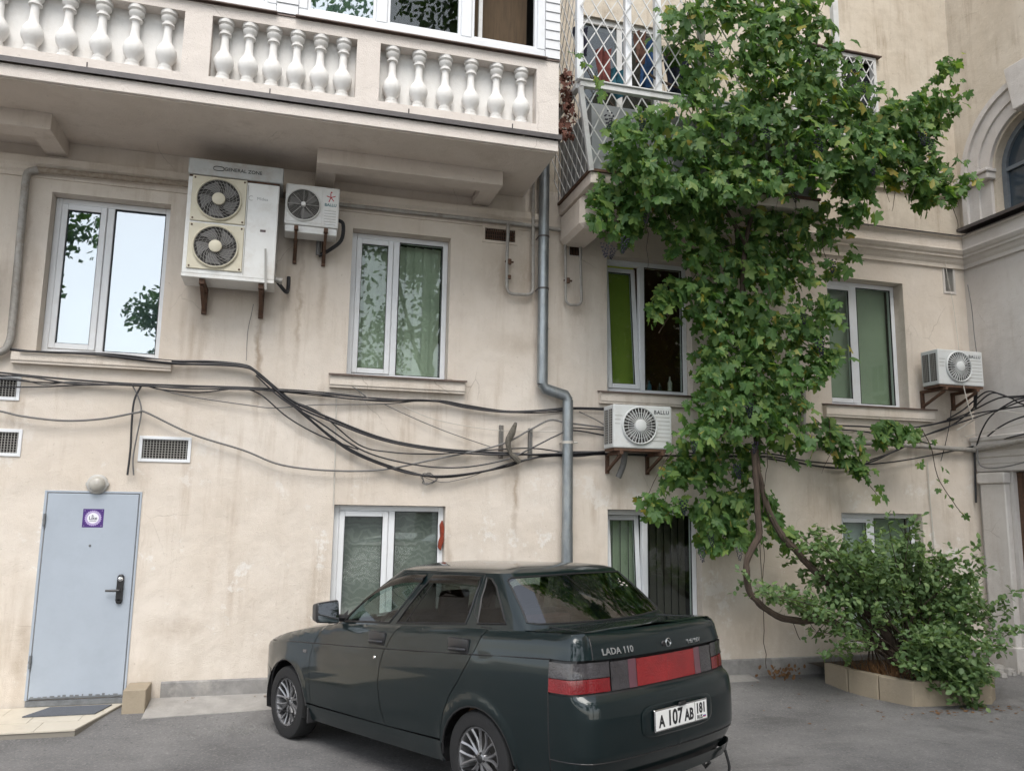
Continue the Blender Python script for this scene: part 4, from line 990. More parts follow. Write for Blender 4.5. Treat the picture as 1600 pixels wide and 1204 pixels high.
cable([(-2.544,-0.1,3.317),(-1.874,-0.1,3.323),(-1.169,-0.1,3.284),(-0.496,-0.1,3.286),(-0.301,-0.1,3.178),(0.031,-0.1,2.921),(0.429,-0.1,2.759),(0.968,-0.1,2.584),(1.59,-0.1,2.496),(2.233,-0.1,2.475),(3.052,-0.1,2.515),(3.477,-0.1,2.551)], .011, 'cable_black', L_main)
cable([(-1.879,-0.08,3.333),(-1.171,-0.08,3.281),(-0.485,-0.08,3.297),(-0.101,-0.08,3.011),(0.167,-0.08,2.796),(0.574,-0.08,2.49),(0.981,-0.08,2.321),(1.324,-0.08,2.236),(1.671,-0.08,2.231),(2.097,-0.08,2.297),(2.386,-0.08,2.389),(2.831,-0.08,2.495),(3.059,-0.08,2.531),(3.485,-0.08,2.545)], .012, 'cable_black', 'black cable from the first sill hanging in a deep sag over the patterned window')
cable([(-0.104,-0.06,3.054),(0.303,-0.06,2.697),(0.71,-0.06,2.442),(1.258,-0.06,2.262),(1.676,-0.06,2.218),(2.319,-0.06,2.346),(2.688,-0.06,2.463),(3.493,-0.06,2.532)], .011, 'cable_black', L_low)
cable([(-0.365,-0.12,3.204),(-0.099,-0.12,2.979),(0.298,-0.12,2.744),(0.77,-0.12,2.461),(1.315,-0.12,2.336),(1.802,-0.12,2.322),(2.301,-0.12,2.42),(2.593,-0.12,2.556),(2.892,-0.12,2.71),(3.082,-0.12,2.775),(3.47,-0.12,2.732)], .009, 'cable_black', 'thin black cable curving under the bundle and rising to the downpipe clamp')
cable([(-3.13,-0.05,3.121),(-2.701,-0.05,3.104),(-2.371,-0.05,3.085),(-1.92,-0.05,3.067),(-1.573,-0.05,3.061),(-1.099,-0.05,3.068),(-0.36,-0.05,3.082),(0.024,-0.05,3.062),(0.417,-0.05,3.055),(0.685,-0.05,3.042),(1.233,-0.05,3.035),(1.584,-0.05,3.045),(1.871,-0.05,3.009),(2.311,-0.05,2.966),(2.685,-0.05,2.99),(3.068,-0.05,3.038),(3.499,-0.05,3.051)], .010, 'cable_black', 'uppermost black cable of the level strand passing under both first sills')
cable([(-3.116,-0.08,3.086),(-2.69,-0.08,3.075),(-2.417,-0.08,3.072),(-2.023,-0.08,3.025),(-1.566,-0.08,3.044),(-0.973,-0.08,3.038),(-0.483,-0.08,3.058),(0.154,-0.08,3.058),(0.55,-0.08,3.017),(0.954,-0.08,3.017),(1.437,-0.08,3.041),(1.866,-0.08,2.977),(2.377,-0.08,2.951),(3.057,-0.08,3.019),(3.487,-0.08,3.032)], .009, 'cable_black', L_str)
cable([(-3.117,-0.06,3.028),(-2.692,-0.06,3.041),(-2.363,-0.06,3.028),(-1.972,-0.06,3.044),(-1.569,-0.06,3.04),(-1.216,-0.06,3.047),(-0.733,-0.06,3.067),(-0.232,-0.06,3.06),(0.418,-0.06,3.027),(0.957,-0.06,3.006),(1.512,-0.06,3.033),(2.088,-0.06,2.969),(2.607,-0.06,2.957),(3.064,-0.06,3.007)], .007, 'cable_black', L_str)
cable([(-3.115,-0.05,2.969),(-2.688,-0.05,2.968),(-2.307,-0.05,2.989),(-1.803,-0.05,3.042),(-1.455,-0.05,3.055),(-1.275,-0.05,3.019),(-0.913,-0.05,3.006),(-0.547,-0.05,3.065),(-0.106,-0.05,3.082),(0.417,-0.05,3.069),(0.957,-0.05,3.028)], .007, 'cable_black', 'thin black cable dipping across the upper small vent into the level strand')
cable([(-2.698,-0.05,3.067),(-2.477,-0.05,3.042),(-2.308,-0.05,3.008),(-2.088,-0.05,3.051),(-1.803,-0.05,3.042),(-1.455,-0.05,3.055),(-1.032,-0.05,2.967),(-0.412,-0.05,2.899),(-0.158,-0.05,2.885),(0.291,-0.05,2.94),(0.959,-0.05,2.979),(1.372,-0.05,3.042)], .006, 'cable_grey', 'thin grey cable drooping between the first two sills')
cable([(-0.453,-0.06,3.069),(-0.292,-0.06,3.004),(-0.025,-0.06,2.79),(0.307,-0.06,2.616),(0.708,-0.06,2.483)], .008, 'cable_black', 'short black cable branching steeply down from the level strand')
cable([(0.03,-0.06,2.953),(0.295,-0.06,2.851),(0.706,-0.06,2.537),(1.045,-0.06,2.467),(1.528,-0.06,2.462),(2.097,-0.06,2.522),(2.612,-0.06,2.561),(3.066,-0.06,2.525),(3.494,-0.06,2.539)], .008, 'cable_black', 'black cable dipping below the main bundle beside the patterned window')
cable([(-3.144,-0.07,2.813),(-2.659,-0.07,2.733),(-2.466,-0.07,2.693),(-2.106,-0.07,2.666),(-1.77,-0.07,2.699),(-1.46,-0.07,2.776),(-1.384,-0.07,2.78),(-0.942,-0.07,2.581),(-0.445,-0.07,2.437),(-0.062,-0.07,2.299),(0.454,-0.07,2.254),(0.983,-0.07,2.281),(1.528,-0.07,2.406),(2.239,-0.07,2.583),(2.606,-0.07,2.775),(2.831,-0.07,2.886),(3.023,-0.07,2.858),(3.139,-0.07,2.855),(3.49,-0.07,2.825)], .011, 'cable_grey', 'long grey cable drooping past the small vent above the door')
cable([(-1.447,-0.06,3.047),(-1.5,-0.06,2.897),(-1.506,-0.06,2.674),(-1.497,-0.06,2.421),(-1.505,-0.06,2.159)], .010, 'cable_black', 'thick black cable dropping beside the vent towards the door lamp')
cable([(-1.536,-0.06,3.055),(-1.467,-0.06,2.93),(-1.427,-0.06,2.785),(-1.449,-0.06,2.549),(-1.467,-0.06,2.328),(-1.448,-0.06,2.16)], .008, 'cable_grey', 'dark grey cable dropping with a kink beside the vent towards the door')
cable([(0.959,-0.05,2.979),(1.239,-0.05,2.86),(1.664,-0.05,2.704),(2.171,-0.05,2.554)], .005, 'cable_grey', 'very thin grey wire slanting under the blinds window')
cable([(1.095,-0.05,3),(1.519,-0.05,2.838),(2.241,-0.05,2.748),(3.069,-0.05,2.766)], .004, 'cable_white', 'very thin pale wire slanting from the sill to the downpipe clamp')
cable([(0.441,-0.06,3.247),(0.578,-0.06,3.172),(0.681,-0.06,3.109),(0.786,-0.06,3.032)], .007, 'cable_grey', 'short grey cable crossing the sill of the blinds window')
cable([(0.457,-0.03,3.074),(0.471,-0.03,2.49),(0.48,-0.03,1.891)], .006, 'cable_white', 'pale wire fixed straight down from the sill to the patterned window')
loop = []
cx_, cz_ = 1.463,2.194
for k in range(40):
    a = k*.55; loop.append((cx_+.075*math.cos(a)*(1+.3*math.sin(k*1.7)), -.05-.01*(k % 3), cz_+.055*math.sin(a)*(1+.25*math.cos(k*2.3))))
loop += [(1.607,-0.06,2.161),(1.888,-0.06,2.216),(2.101,-0.06,2.298)]
cable(loop, .004, 'cable_grey', 'small coil of thin wire tied under the cable bundle', k=3, n=5)
cable([(-0.472,-0.05,3.363),(-0.477,-0.05,3.654),(-0.451,-0.05,3.86),(-0.438,-0.05,3.964)], .003, 'cable_grey', 'hair thin wire below the bracket of the twin fan unit')
cable([(3.184,-0.05,2.999),(3.38,-0.05,2.919),(3.498,-0.05,2.857)], .006, 'cable_grey', 'thin grey cable behind the downpipe entering the ribbed unit')
cable([(3.111,-0.06,2.811),(3.494,-0.06,2.804)], .008, 'cable_black', 'short black cable between the downpipe clamp and the ribbed unit')
RWL = ['lowest black cable sagging behind the trailing vine shoots to the wing corner', 'black cable climbing from the low sag across the gas pipe to the wing', 'black cable stretched level just under the plain window sill', 'black cable level under the plain sill, then climbing steeply at the wing corner']
RW = 'black cable of the tangle running towards the wing corner'
for lst in ([(4.422,-0.06,2.562),(5.578,-0.06,2.599),(6.157,-0.06,2.523),(6.803,-0.06,2.502),(7.281,-0.06,2.532),(7.875,-0.06,2.624),(8.702,-0.06,2.793),(8.64,-0.9,2.882),(8.64,-1.577,2.957)], [(4.411,-0.08,2.53),(5.607,-0.08,2.56),(6.231,-0.08,2.469),(6.691,-0.08,2.451),(7.171,-0.08,2.568),(7.57,-0.08,2.752),(7.979,-0.08,2.924),(8.501,-0.08,3.096),(8.62,-0.578,3.216),(8.62,-0.956,3.291),(8.62,-1.635,3.392)],
            [(5.46,-0.06,3.008),(6.178,-0.06,2.984),(6.83,-0.06,2.987),(7.703,-0.06,2.998),(8.316,-0.06,3.107),(8.64,-0.199,3.209),(8.64,-0.559,3.219),(8.64,-0.931,3.224),(8.64,-1.601,3.212)], [(6.525,-0.09,2.979),(7.48,-0.09,2.986),(7.979,-0.09,3.04),(8.498,-0.09,3.18),(8.735,-0.09,3.276),(8.61,-0.6,3.36),(8.61,-0.97,3.344),(8.61,-1.637,3.317)],
            [(5.626,-0.05,2.539),(6.436,-0.05,2.461),(6.81,-0.05,2.487),(7.494,-0.05,2.694),(7.904,-0.05,2.89),(8.319,-0.05,3.024),(8.643,-0.05,3.208),(8.65,-0.198,3.311),(8.65,-0.472,3.444),(8.65,-0.75,3.343),(8.65,-0.924,3.242),(8.65,-1.576,3.031)], [(6.169,-0.07,2.935),(7.009,-0.07,2.92),(7.881,-0.07,2.822),(8.378,-0.07,2.731),(8.734,-0.07,2.802),(8.63,-0.548,2.991),(8.63,-0.929,3.098),(8.63,-1.606,3.174)],
            [(8.279,-0.1,3.127),(8.547,-0.1,3.266),(8.6,-0.255,3.386),(8.6,-0.473,3.466),(8.6,-0.751,3.356),(8.6,-0.977,3.327),(8.6,-1.641,3.279)]):
    cable(lst, .0095, 'cable_black', RWL.pop(0) if RWL else RW)
cable([(8.705,-0.12,2.806),(8.58,-0.351,2.991),(8.58,-0.514,3.156),(8.58,-0.81,3.284),(8.58,-0.994,3.308),(8.58,-1.66,3.297)], .010, 'cable_black', 'black cable climbing from the wing corner box along the wing')
cable([(8.402,-0.12,2.987),(8.617,-0.12,3.097),(8.58,-0.315,3.144),(8.58,-0.66,3.18),(8.58,-0.977,3.122),(8.58,-1.632,3.008)], .007, 'cable_white', 'white cable crossing the black tangle at the wing corner')
cable([(8.548,-0.1,2.911),(8.738,-0.1,2.952),(8.6,-0.428,2.952),(8.6,-0.949,3.016),(8.6,-1.624,3.097)], .006, 'cable_white', 'thin white cable low in the tangle on the wing')
cable([(8.738,-0.05,2.854),(8.726,-0.05,2.6),(8.711,-0.05,2.306),(8.699,-0.05,2.056)], .013, 'cable_black', 'thick black cable end hanging down at the wing corner')
cable([(8.64,-0.191,2.757),(8.64,-0.204,2.557),(8.64,-0.348,2.492),(8.64,-0.637,2.504),(8.64,-0.868,2.54),(8.64,-1.546,2.63)], .009, 'cable_grey', 'grey cable drooping over the entrance pilaster of the wing')
cable([(8.4,-0.05,3.265),(8.365,-0.05,3.094),(8.283,-0.05,2.838),(8.182,-0.05,2.584)], .005, 'cable_black', 'thin black wire hanging below the corner air conditioner')
cable([(8.44,-0.05,5.599),(8.485,-0.05,5.106),(8.555,-0.05,4.666),(8.603,-0.05,3.965)], .004, 'cable_white', 'thin white wire hanging from the cornice past the slim vent')
cable([(8.257,-0.42,3.546),(8.306,-0.42,3.301),(8.369,-0.42,3.099)], .006, 'cable_white', 'white wire dangling in front of the corner air conditioner')
cable([(8.67,-0.195,4.95),(8.67,-0.231,4.632),(8.67,-0.242,4.281),(8.67,-0.259,4.002)], .006, 'cable_grey', 'dark wire pinned down the wing corner')
cable([(7.988,-0.03,2.563),(7.992,-0.03,2.086),(8.008,-0.03,1.519),(7.985,-0.03,0.335)], .007, 'cable_white', 'pale conduit running straight down beside the shrub window')
# cut cable stub wrapped in rag, with two steel lugs
q = MB(); q.tube([(2.412,-0.12,2.834),(2.37,-0.12,2.718),(2.327,-0.12,2.618),(2.359,-0.12,2.492),(2.403,-0.12,2.451),(2.463,-0.12,2.396)], .03, 8, smooth=5, rads=[.015,.04,.035,.022,.036,.026]); tag(q.build('wrapped_stub', mat('rag', (.16,.145,.12), .95, vary=.6, scale=40, bump=.9, bscale=30), smooth=True), 'torn rag wrapped cable stub sticking out between two steel lugs', 'cable stub')
for px_p, lb in (([(2.263,-0.02,2.809),(2.284,-0.02,2.439)], 'rusty steel lug on the wall left of the rag wrapped stub'), ([(2.606,-0.02,2.787),(2.618,-0.02,2.442)], 'rusty steel lug on the wall right of the rag wrapped stub')):
    (xa, _, za), (xb, _, zb) = px_p
    q = MB(); q.box((xa+xb)/2-.026, (xa+xb)/2+.026, -.02, -.001, zb, za); q.box((xa+xb)/2-.026, (xa+xb)/2-.016, -.06, -.021, zb, za); tag(q.build('steel_lug', mat('grey_steel', (.25,.25,.24), .6, .4, vary=.4, scale=20, dirt=(.2,.1,.05), damt=.6), bevel=.003), lb, 'bracket', 'steel lugs by the cable stub')

# ================================================================ door lamp, landing, step, mat
lx, lz = -1.772,2.067
lp = empty('wall_lamp', (lx, 0, lz-.1), 'round frosted wall lamp above the pale blue door', 'lamp')
q = MB(); q.lathe([(.095, 0), (.095, -.025), (.085, -.036), (.075, -.04)], 28, (lx, 0, lz), 'y'); q.build('lamp_base', M['lamp_base'], lp, smooth=True)
q = MB(); q.lathe([(.076, -.034), (.074, -.055), (.06, -.078), (.034, -.092), (0, -.096)], 28, (lx, 0, lz), 'y'); q.build('lamp_dome', M['lamp_glass'], lp, smooth=True)
for s in (-1, 1): q = MB(); q.box(lx+s*.092-.01, lx+s*.092+.01, -.03, -.0, lz-.015, lz+.015); q.build('lug', M['lamp_base'], lp)

ld = empty('door_landing', (-1.95, -.5, 0), 'low landing of beige floor tiles in front of the pale blue door', 'landing')
FX0, FX1, FY0, FY1, FZ = -3.9, -1.37, -.92, -.032, .022
q = MB(); q.add([(FX0, FY0+.01, -.1), (FX1-.22, FY0+.01, -.1), (FX1, FY1, -.1), (FX0, FY1, -.1), (FX0, FY0+.01, FZ-.012), (FX1-.22, FY0+.01, FZ-.012), (FX1, FY1, FZ-.012), (FX0, FY1, FZ-.012)], [(0,1,2,3), (4,5,6,7), (0,1,5,4), (1,2,6,5), (2,3,7,6), (3,0,4,7)]); q.build('landing_base', M['grout'], ld)
sz = .40
for j in range(3):
    ya, yb = FY0+j*sz*.75, min(FY1, FY0+(j+1)*sz*.75)
    if yb-ya < .04: continue
    for i in range(8):
        xa, xb = FX0+i*sz-(.13 if j % 2 else 0), FX0+(i+1)*sz-(.13 if j % 2 else 0)
        xa = max(xa, FX0); ea = FX1-.22+.22*(ya-FY0)/(FY1-FY0); eb = FX1-.22+.22*(yb-FY0)/(FY1-FY0)
        if xa > ea-.05: continue
        p = [(xa+.002, ya+.002), (min(xb, ea)-.002, ya+.002), (min(xb, eb)-.002, yb-.002), (xa+.002, yb-.002)]
        q = MB(); z = FZ+random.uniform(-.001, .001); q.add([(x, y, z-.011) for x, y in p]+[(x, y, z) for x, y in p], [(3,2,1,0), (4,5,6,7), (0,1,5,4), (1,2,6,5), (2,3,7,6), (3,0,4,7)]); q.build('tile', M['tile'], ld)
q = MB(); q.add([(-2.12,-.42,.0235), (-1.54,-.42,.0235), (-1.46,-.10,.0235), (-1.98,-.10,.0235), (-2.12,-.42,.033), (-1.54,-.42,.033), (-1.46,-.10,.033), (-1.98,-.10,.033)], [(3,2,1,0), (4,5,6,7), (0,1,5,4), (1,2,6,5), (2,3,7,6), (3,0,4,7)])
tag(q.build('doormat', M['mat_grey']), 'thin dark grey doormat on the beige tiles', 'doormat')
q = MB(); q.box(-1.335, -1.14, -.36, -.0225, -.05, .205); tag(q.build('step_block', M['block'], bevel=.006), 'tan tiled block standing beside the pale blue door', 'block')
q = MB(); q.add([(-1.135,-.0225,-.06), (-1.135,-.55,-.09), (.35,-.42,-.09), (.35,-.0225,-.06), (-1.135,-.0225,.055), (-1.135,-.55,-.002), (.35,-.42,.0), (.35,-.0225,.055)], [(3,2,1,0), (4,5,6,7), (0,1,5,4), (1,2,6,5), (2,3,7,6), (3,0,4,7)])
q.add([(.352,-.0225,-.06), (.352,-.40,-.09), (5.3,-.35,-.09), (5.3,-.0225,-.06), (.352,-.0225,.04), (.352,-.40,-.01), (5.3,-.35,-.012), (5.3,-.0225,.03)], [(3,2,1,0), (4,5,6,7), (0,1,5,4), (1,2,6,5), (2,3,7,6), (3,0,4,7)])
tag(q.build('pavement_apron', M['concrete']), kind='structure')

# loose grit in a worn hollow of the asphalt
q = MB(); rg_ = random.Random(6)
for k in range(420):
    x, y = rg_.gauss(-.32, .22), rg_.gauss(-1.0, .10); z = ground_z(x, y); r = rg_.uniform(.004, .012)
    q.add([(x-r, y-r*.6, z-.002), (x+r, y-r*.4, z-.002), (x+r*.2, y+r, z-.002), (x, y, z+r)], [(0,1,3), (1,2,3), (2,0,3)])
tag(q.build('loose_gravel', mat('pale_grit', (.22,.215,.205), .9, vary=.5, scale=60)), 'patch of loose grit on the asphalt beside the front wheel', 'gravel', kind='stuff')

# ================================================================ leaf materials
def leaf_mat(name, c1, c2, c3, trans=.35, rough=.5, yel=None):
    m = bpy.data.materials.new(name); m.use_nodes = True
    n, l = m.node_tree.nodes, m.node_tree.links; b = n['Principled BSDF']; out = n['Material Output']
    geo = n.new('ShaderNodeNewGeometry'); oi = n.new('ShaderNodeObjectInfo')
    ad = n.new('ShaderNodeMath'); ad.operation = 'ADD'; l.new(geo.outputs['Random Per Island'], ad.inputs[0]); l.new(oi.outputs['Random'], ad.inputs[1])
    fr = n.new('ShaderNodeMath'); fr.operation = 'FRACT'; l.new(ad.outputs[0], fr.inputs[0])
    r = n.new('ShaderNodeValToRGB'); e = r.color_ramp.elements; e[0].position = 0; e[0].color = (*c1, 1); e[1].position = .6; e[1].color = (*c2, 1); k = e.new(.965); k.color = (*c3, 1); k = e.new(.992); k.color = (*(yel or c3), 1)
    l.new(fr.outputs[0], r.inputs[0])
    nz = n.new('ShaderNodeTexNoise'); nz.inputs['Scale'].default_value = 45; l.new(geo.outputs['Position'], nz.inputs['Vector'])
    mx = n.new('ShaderNodeMixRGB'); mx.blend_type = 'MULTIPLY'; mx.inputs[0].default_value = .45; l.new(r.outputs[0], mx.inputs[1]); l.new(nz.outputs['Color'], mx.inputs[2])
    l.new(r.outputs[0], b.inputs['Base Color']); b.inputs['Roughness'].default_value = rough; b.inputs['Specular IOR Level'].default_value = .3
    t = n.new('ShaderNodeBsdfTranslucent'); g_ = n.new('ShaderNodeMixRGB'); g_.blend_type = 'MULTIPLY'; g_.inputs[0].default_value = 1; g_.inputs[2].default_value = (1.6, 1.7, .7, 1)
    l.new(r.outputs[0], g_.inputs[1]); l.new(g_.outputs[0], t.inputs[0])
    ms = n.new('ShaderNodeMixShader'); ms.inputs[0].default_value = trans; l.new(b.outputs[0], ms.inputs[1]); l.new(t.outputs[0], ms.inputs[2]); l.new(ms.outputs[0], out.inputs[0])
    return m
M['vine_leaf'] = leaf_mat('vine_leaf', (.052,.115,.036), (.090,.175,.052), (.170,.245,.068), .42, .5, (.30,.25,.055))
M['shrub_leaf'] = leaf_mat('shrub_leaf', (.085,.145,.062), (.13,.205,.088), (.19,.265,.11), .34)
M['tree_leaf'] = leaf_mat('tree_leaf', (.03,.075,.018), (.05,.11,.025), (.08,.15,.03), .3)
M['grape'] = mat('dark_grape', (.012,.012,.03), .45, vary=.4, scale=60)
M['dry'] = mat('dry_grass', (.22,.11,.045), .9, vary=.5, scale=20)

# lobed vine leaf: five lobes with coarse teeth, folded along the midrib, tip towards -Z
def vine_leaf_pts(s, seed):
    rnd = random.Random(seed); o = []; fold = rnd.uniform(-.15, .45); curl = rnd.uniform(-.1, .6); twist = rnd.uniform(-.6, .6); wd = rnd.uniform(.82, 1.1)
    prof = [(0, .10), (14, .52), (30, .60), (42, .50), (55, .70), (68, .88), (80, .80), (92, .56), (105, .66), (122, .92), (135, .84), (148, .62), (160, .82), (172, 1.0), (180, 1.14)]
    ang = prof+[(360-a, r) for a, r in prof[-2:0:-1]]
    for a, r in ang:
        r *= rnd.uniform(.93, 1.06); t = R(a); x, z = math.sin(t)*r*.52*s, math.cos(t)*r*.52*s
        y = fold*s*abs(x/s)+curl*s*(z/s-.1)**2+twist*s*(x/s)*(z/s)+rnd.uniform(-.03, .03)*s
        o.append((x*wd, y, z-.28*s))
    return o
def leaf_mesh_data(s, seed):
    p = vine_leaf_pts(s, seed); c = (0, 0, -.20*s)
    n = len(p); return [c]+p, [(0, 1+(i+1) % n, 1+i) for i in range(n)]
LM = []
for k in range(14):
    v, f = leaf_mesh_data(.152, 40+k); q = MB(); q.add(v, f); LM.append(q.mesh('vine_leaf', M['vine_leaf'], smooth=True))
def leaf_rot(rnd, out=(0, -1, .5), spread=.7):
    """frame whose -Y looks out and up, tip hanging down"""
    d = Vector(out)+Vector((rnd.gauss(0, spread), rnd.gauss(0, spread*.6), rnd.gauss(0, spread*.8))); d.normalize()
    y = -d; z = Vector((rnd.gauss(0, .35), 0, 1)); z = (z-y*z.dot(y)).normalized(); x = y.cross(z)
    return Matrix((x, y, z)).transposed()

# ================================================================ grape vine
vine = empty('grape_vine', (6.0, -.9, 0), 'large green grape vine with dark grapes hanging down the facade', 'vine')
rnd = random.Random(21)
ZONES = [  # outline in x,z on a plane y, thickness, leaves
 ([(3.618,7.196),(3.883,7.277),(4.082,7.605),(4.72,7.812),(5.38,7.869),(5.616,7.518),(5.728,7.223),(5.957,6.754),(6.375,6.548),(6.439,6.207),(6.109,5.74),(5.685,5.624),(5.426,5.354),(4.787,5.24),(4.248,5.104),(3.73,5.007),(3.301,5.025),(3.037,5.401),(2.954,5.804),(3.239,6.022),(3.765,6.154),(3.867,6.446),(3.853,6.884),(3.54,6.974)], -1.5, .5, 760),
 ([(6.372,6.558),(6.784,6.743),(7.052,6.931),(7.286,7.332),(7.437,7.341),(7.346,7.144),(7.184,6.969),(7.326,6.894),(7.522,6.778),(7.515,6.695),(7.297,6.532),(7.181,6.226),(6.92,6.125),(7.047,6.024),(7.359,5.931),(7.461,5.723),(7.322,5.485),(7.064,5.424),(6.879,5.572),(6.575,5.65),(6.413,5.838),(6.09,5.475),(6.027,5.129),(5.864,5.222),(5.763,5.66),(6.049,6.236)], -1.4, .42, 300),
 ([(3.08,5.543),(3.489,5.671),(4.25,5.365),(4.313,4.713),(4.115,4.513),(3.927,4.616),(3.741,4.783),(3.631,4.928),(3.371,4.899),(3.406,4.705),(3.115,4.744),(2.885,4.915),(2.935,5.076)], -1.15, .3, 200),
 ([(4.229,5.459),(6.005,5.677),(6.076,5.327),(6.327,5.036),(6.336,4.879),(6.041,4.655),(5.962,3.958),(6.145,3.668),(5.718,3.344),(5.543,3.187),(5.629,2.864),(5.478,2.463),(5.315,2.671),(5.035,2.732),(4.557,2.644),(4.019,2.59),(4.011,2.97),(4.261,3.263),(4.309,3.657),(4.238,3.977),(4.046,4.12),(3.894,4.296),(4.174,4.703)], -.85, .55, 860),
 ([(3.702,4.221),(3.897,4.456),(4.113,4.403),(4.123,4.112),(3.928,3.953),(3.735,3.795),(3.646,3.931)], -.85, .2, 26),
 ([(3.667,2.078),(3.935,2.257),(4.172,2.546),(4.41,2.661),(5.224,2.69),(5.129,2.322),(5.245,2.108),(5.504,1.716),(5.612,1.523),(5.388,1.522),(5.186,1.621),(4.859,1.5),(4.602,1.382),(4.464,1.534),(4.377,1.846),(4.161,1.948),(4.081,1.794),(3.815,1.833)], -.55, .4, 250),
 ([(6.008,2.998),(6.296,3.049),(6.466,2.862),(6.688,2.754),(6.74,2.562),(6.888,2.28),(6.915,2.127),(6.788,2.14),(6.663,2.329),(6.49,2.477),(6.366,2.666),(6.148,2.773)], -.4, .15, 52),
 ([(6.604,2.891),(7.03,3.066),(7.496,2.959),(7.469,2.846),(7.151,2.771),(6.688,2.77)], -.4, .15, 42),
]
leaves = []
for poly, yc, th, cnt in ZONES:
    xs_ = [p[0] for p in poly]; zs_ = [p[1] for p in poly]; got = 0
    cnt = int(cnt*(3.7 if yc < -1.35 else 2.5))
    while got < cnt:
        x, z = rnd.uniform(min(xs_), max(xs_)), rnd.uniform(min(zs_), max(zs_))
        if not inside((x, z), poly): continue
        # uneven clumps: thin out where a slow noise is low
        dn = noise.noise(Vector((x*2.1, z*2.1, yc*3)))+.5*noise.noise(Vector((x*5.3, z*5.3, 9)))
        if dn < (-.22 if yc > -1.35 else -.42) and rnd.random() < .8: continue
        y = yc+rnd.uniform(-.5, .5)*th+.18*dn
        leaves.append((x, y, z, rnd.uniform(.5, 1.25) if rnd.random() < .8 else rnd.uniform(1.1, 1.4))); got += 1
for p in [(7.768,-0.3,2.801),(7.849,-0.3,2.836),(7.655,-0.3,2.588),(7.574,-0.3,2.537),(7.921,-0.3,2.499),(7.977,-0.3,2.468),(7.85,-0.3,2.337),(7.987,-0.3,2.34),(7.919,-0.3,2.227),(8.03,-0.3,2.149),(8.106,-0.3,2.118),(8.04,-0.3,2.022),(8.22,-0.3,1.944),(8.267,-0.3,1.913),(6.086,-0.3,3.129),(6.236,-0.3,3.073),(6.368,-0.3,2.985)]: leaves.append((p[0], p[1]+rnd.uniform(-.05, .05), p[2], rnd.uniform(.5, .85)))
for p in [(2.659,-1.45,6.541),(2.708,-1.45,6.45),(2.75,-1.45,6.429),(2.849,-1.45,6.318),(2.87,-1.45,6.272),(2.555,-1.45,6.523),(2.891,-1.45,6.113),(2.941,-1.45,6.177),(3.508,-1.45,7.207),(3.604,-1.45,7.166),(3.719,-1.45,7.278),(4.064,-1.45,7.314),(4.009,-1.45,7.243)]: leaves.append((p[0], p[1], p[2], rnd.uniform(.6, 1.0)))
# the 300 that show largest (nearest the yard) are single leaves, the rest one mass
leaves.sort(key=lambda q: q[1]-.25*q[3])
for x, y, z, s in leaves[:300]:
    o = link('leaf', rnd.choice(LM), vine)
    m3 = leaf_rot(rnd)
    o.matrix_local = Matrix.Translation(Vector((x-6.0, y+.9, z))) @ m3.to_4x4() @ Matrix.Scale(s, 4)
q = MB()
for x, y, z, s in leaves[300:]:
    v, f = leaf_mesh_data(.152*s, rnd.randrange(10**6)); m3 = leaf_rot(rnd); c = Vector((x, y, z))
    q.add([m3 @ Vector(p)+c for p in v], f)
tag(q.build('leaf_mass', M['vine_leaf'], vine, smooth=True), kind='stuff')
def vine_stem(pts, rads, name='stem', tw=.012):
    q = MB(); P, rr = catmull([Vector(p) for p in pts], 6, rads)
    P = [p+Vector((noise.noise(p*7), noise.noise(p*7+Vector((5, 0, 0))), noise.noise(p*7+Vector((0, 9, 0)))))*tw for p in P]
    rr = [r*(1+.22*noise.noise(p*16)) for p, r in zip(P, rr)]
    q.tube(P, 1, 8, rads=rr); return q.build(name, M['bark'], vine, smooth=True)
t0 = [(5.736,-0.9,0.747)]; 
base = (6.62, -1.05, .15)
vine_stem([base]+[(6.485,-0.85,0.435),(6.078,-0.85,0.617),(5.757,-0.85,0.74),(5.435,-0.85,0.74),(5.16,-0.85,0.793),(4.97,-0.85,0.91),(4.835,-0.85,1.045),(4.795,-0.85,1.246),(4.816,-0.85,1.4),(4.898,-0.85,1.549),(4.965,-0.85,1.651),(4.957,-0.85,1.891),(4.94,-0.85,2.307),(4.934,-0.85,2.587)], [.045,.045,.04,.036,.036,.036,.036,.036,.036,.035,.035,.034,.032,.03,.03], 'trunk')
vine_stem([(6.75, -1.0, .15)]+[(6.378,-0.8,0.776),(5.973,-0.8,1.025),(5.696,-0.8,1.25),(5.54,-0.8,1.396),(5.384,-0.8,1.548),(5.23,-0.8,1.72),(5.118,-0.8,1.928),(5.046,-0.8,2.171),(5,-0.8,2.451)]+[(5.233,-0.42,3),(5.212,-0.42,3.377),(5.164,-0.42,3.989),(5.115,-0.42,4.61),(5.048,-0.42,5.24)], [.05,.05,.045,.04,.038,.038,.036,.034,.032,.03,.03,.03,.03,.028,.028], 'trunk')
vine_stem([(4.783,-0.95,4.289),(4.843,-0.95,4.889),(4.981,-0.95,5.359),(5.163,-0.95,5.768),(5.703,-0.95,6.397),(6.415,-0.95,6.379),(7.184,-0.95,6.783),(7.699,-0.95,7.206)], [.028,.027,.025,.022,.018,.015,.01,.006])
vine_stem([(4.843,-0.95,4.889),(4.493,-0.95,5.377),(4.023,-0.95,5.695),(3.637,-0.95,5.943),(3.332,-0.95,6.2),(3.03,-0.95,6.529),(2.805,-0.95,6.87)], [.026,.022,.018,.014,.01,.008,.004])
vine_stem([(4.929,-1.3,5.593),(5.036,-1.3,6.287),(4.898,-1.3,6.958),(4.835,-1.3,7.495)], [.022,.02,.016,.012])
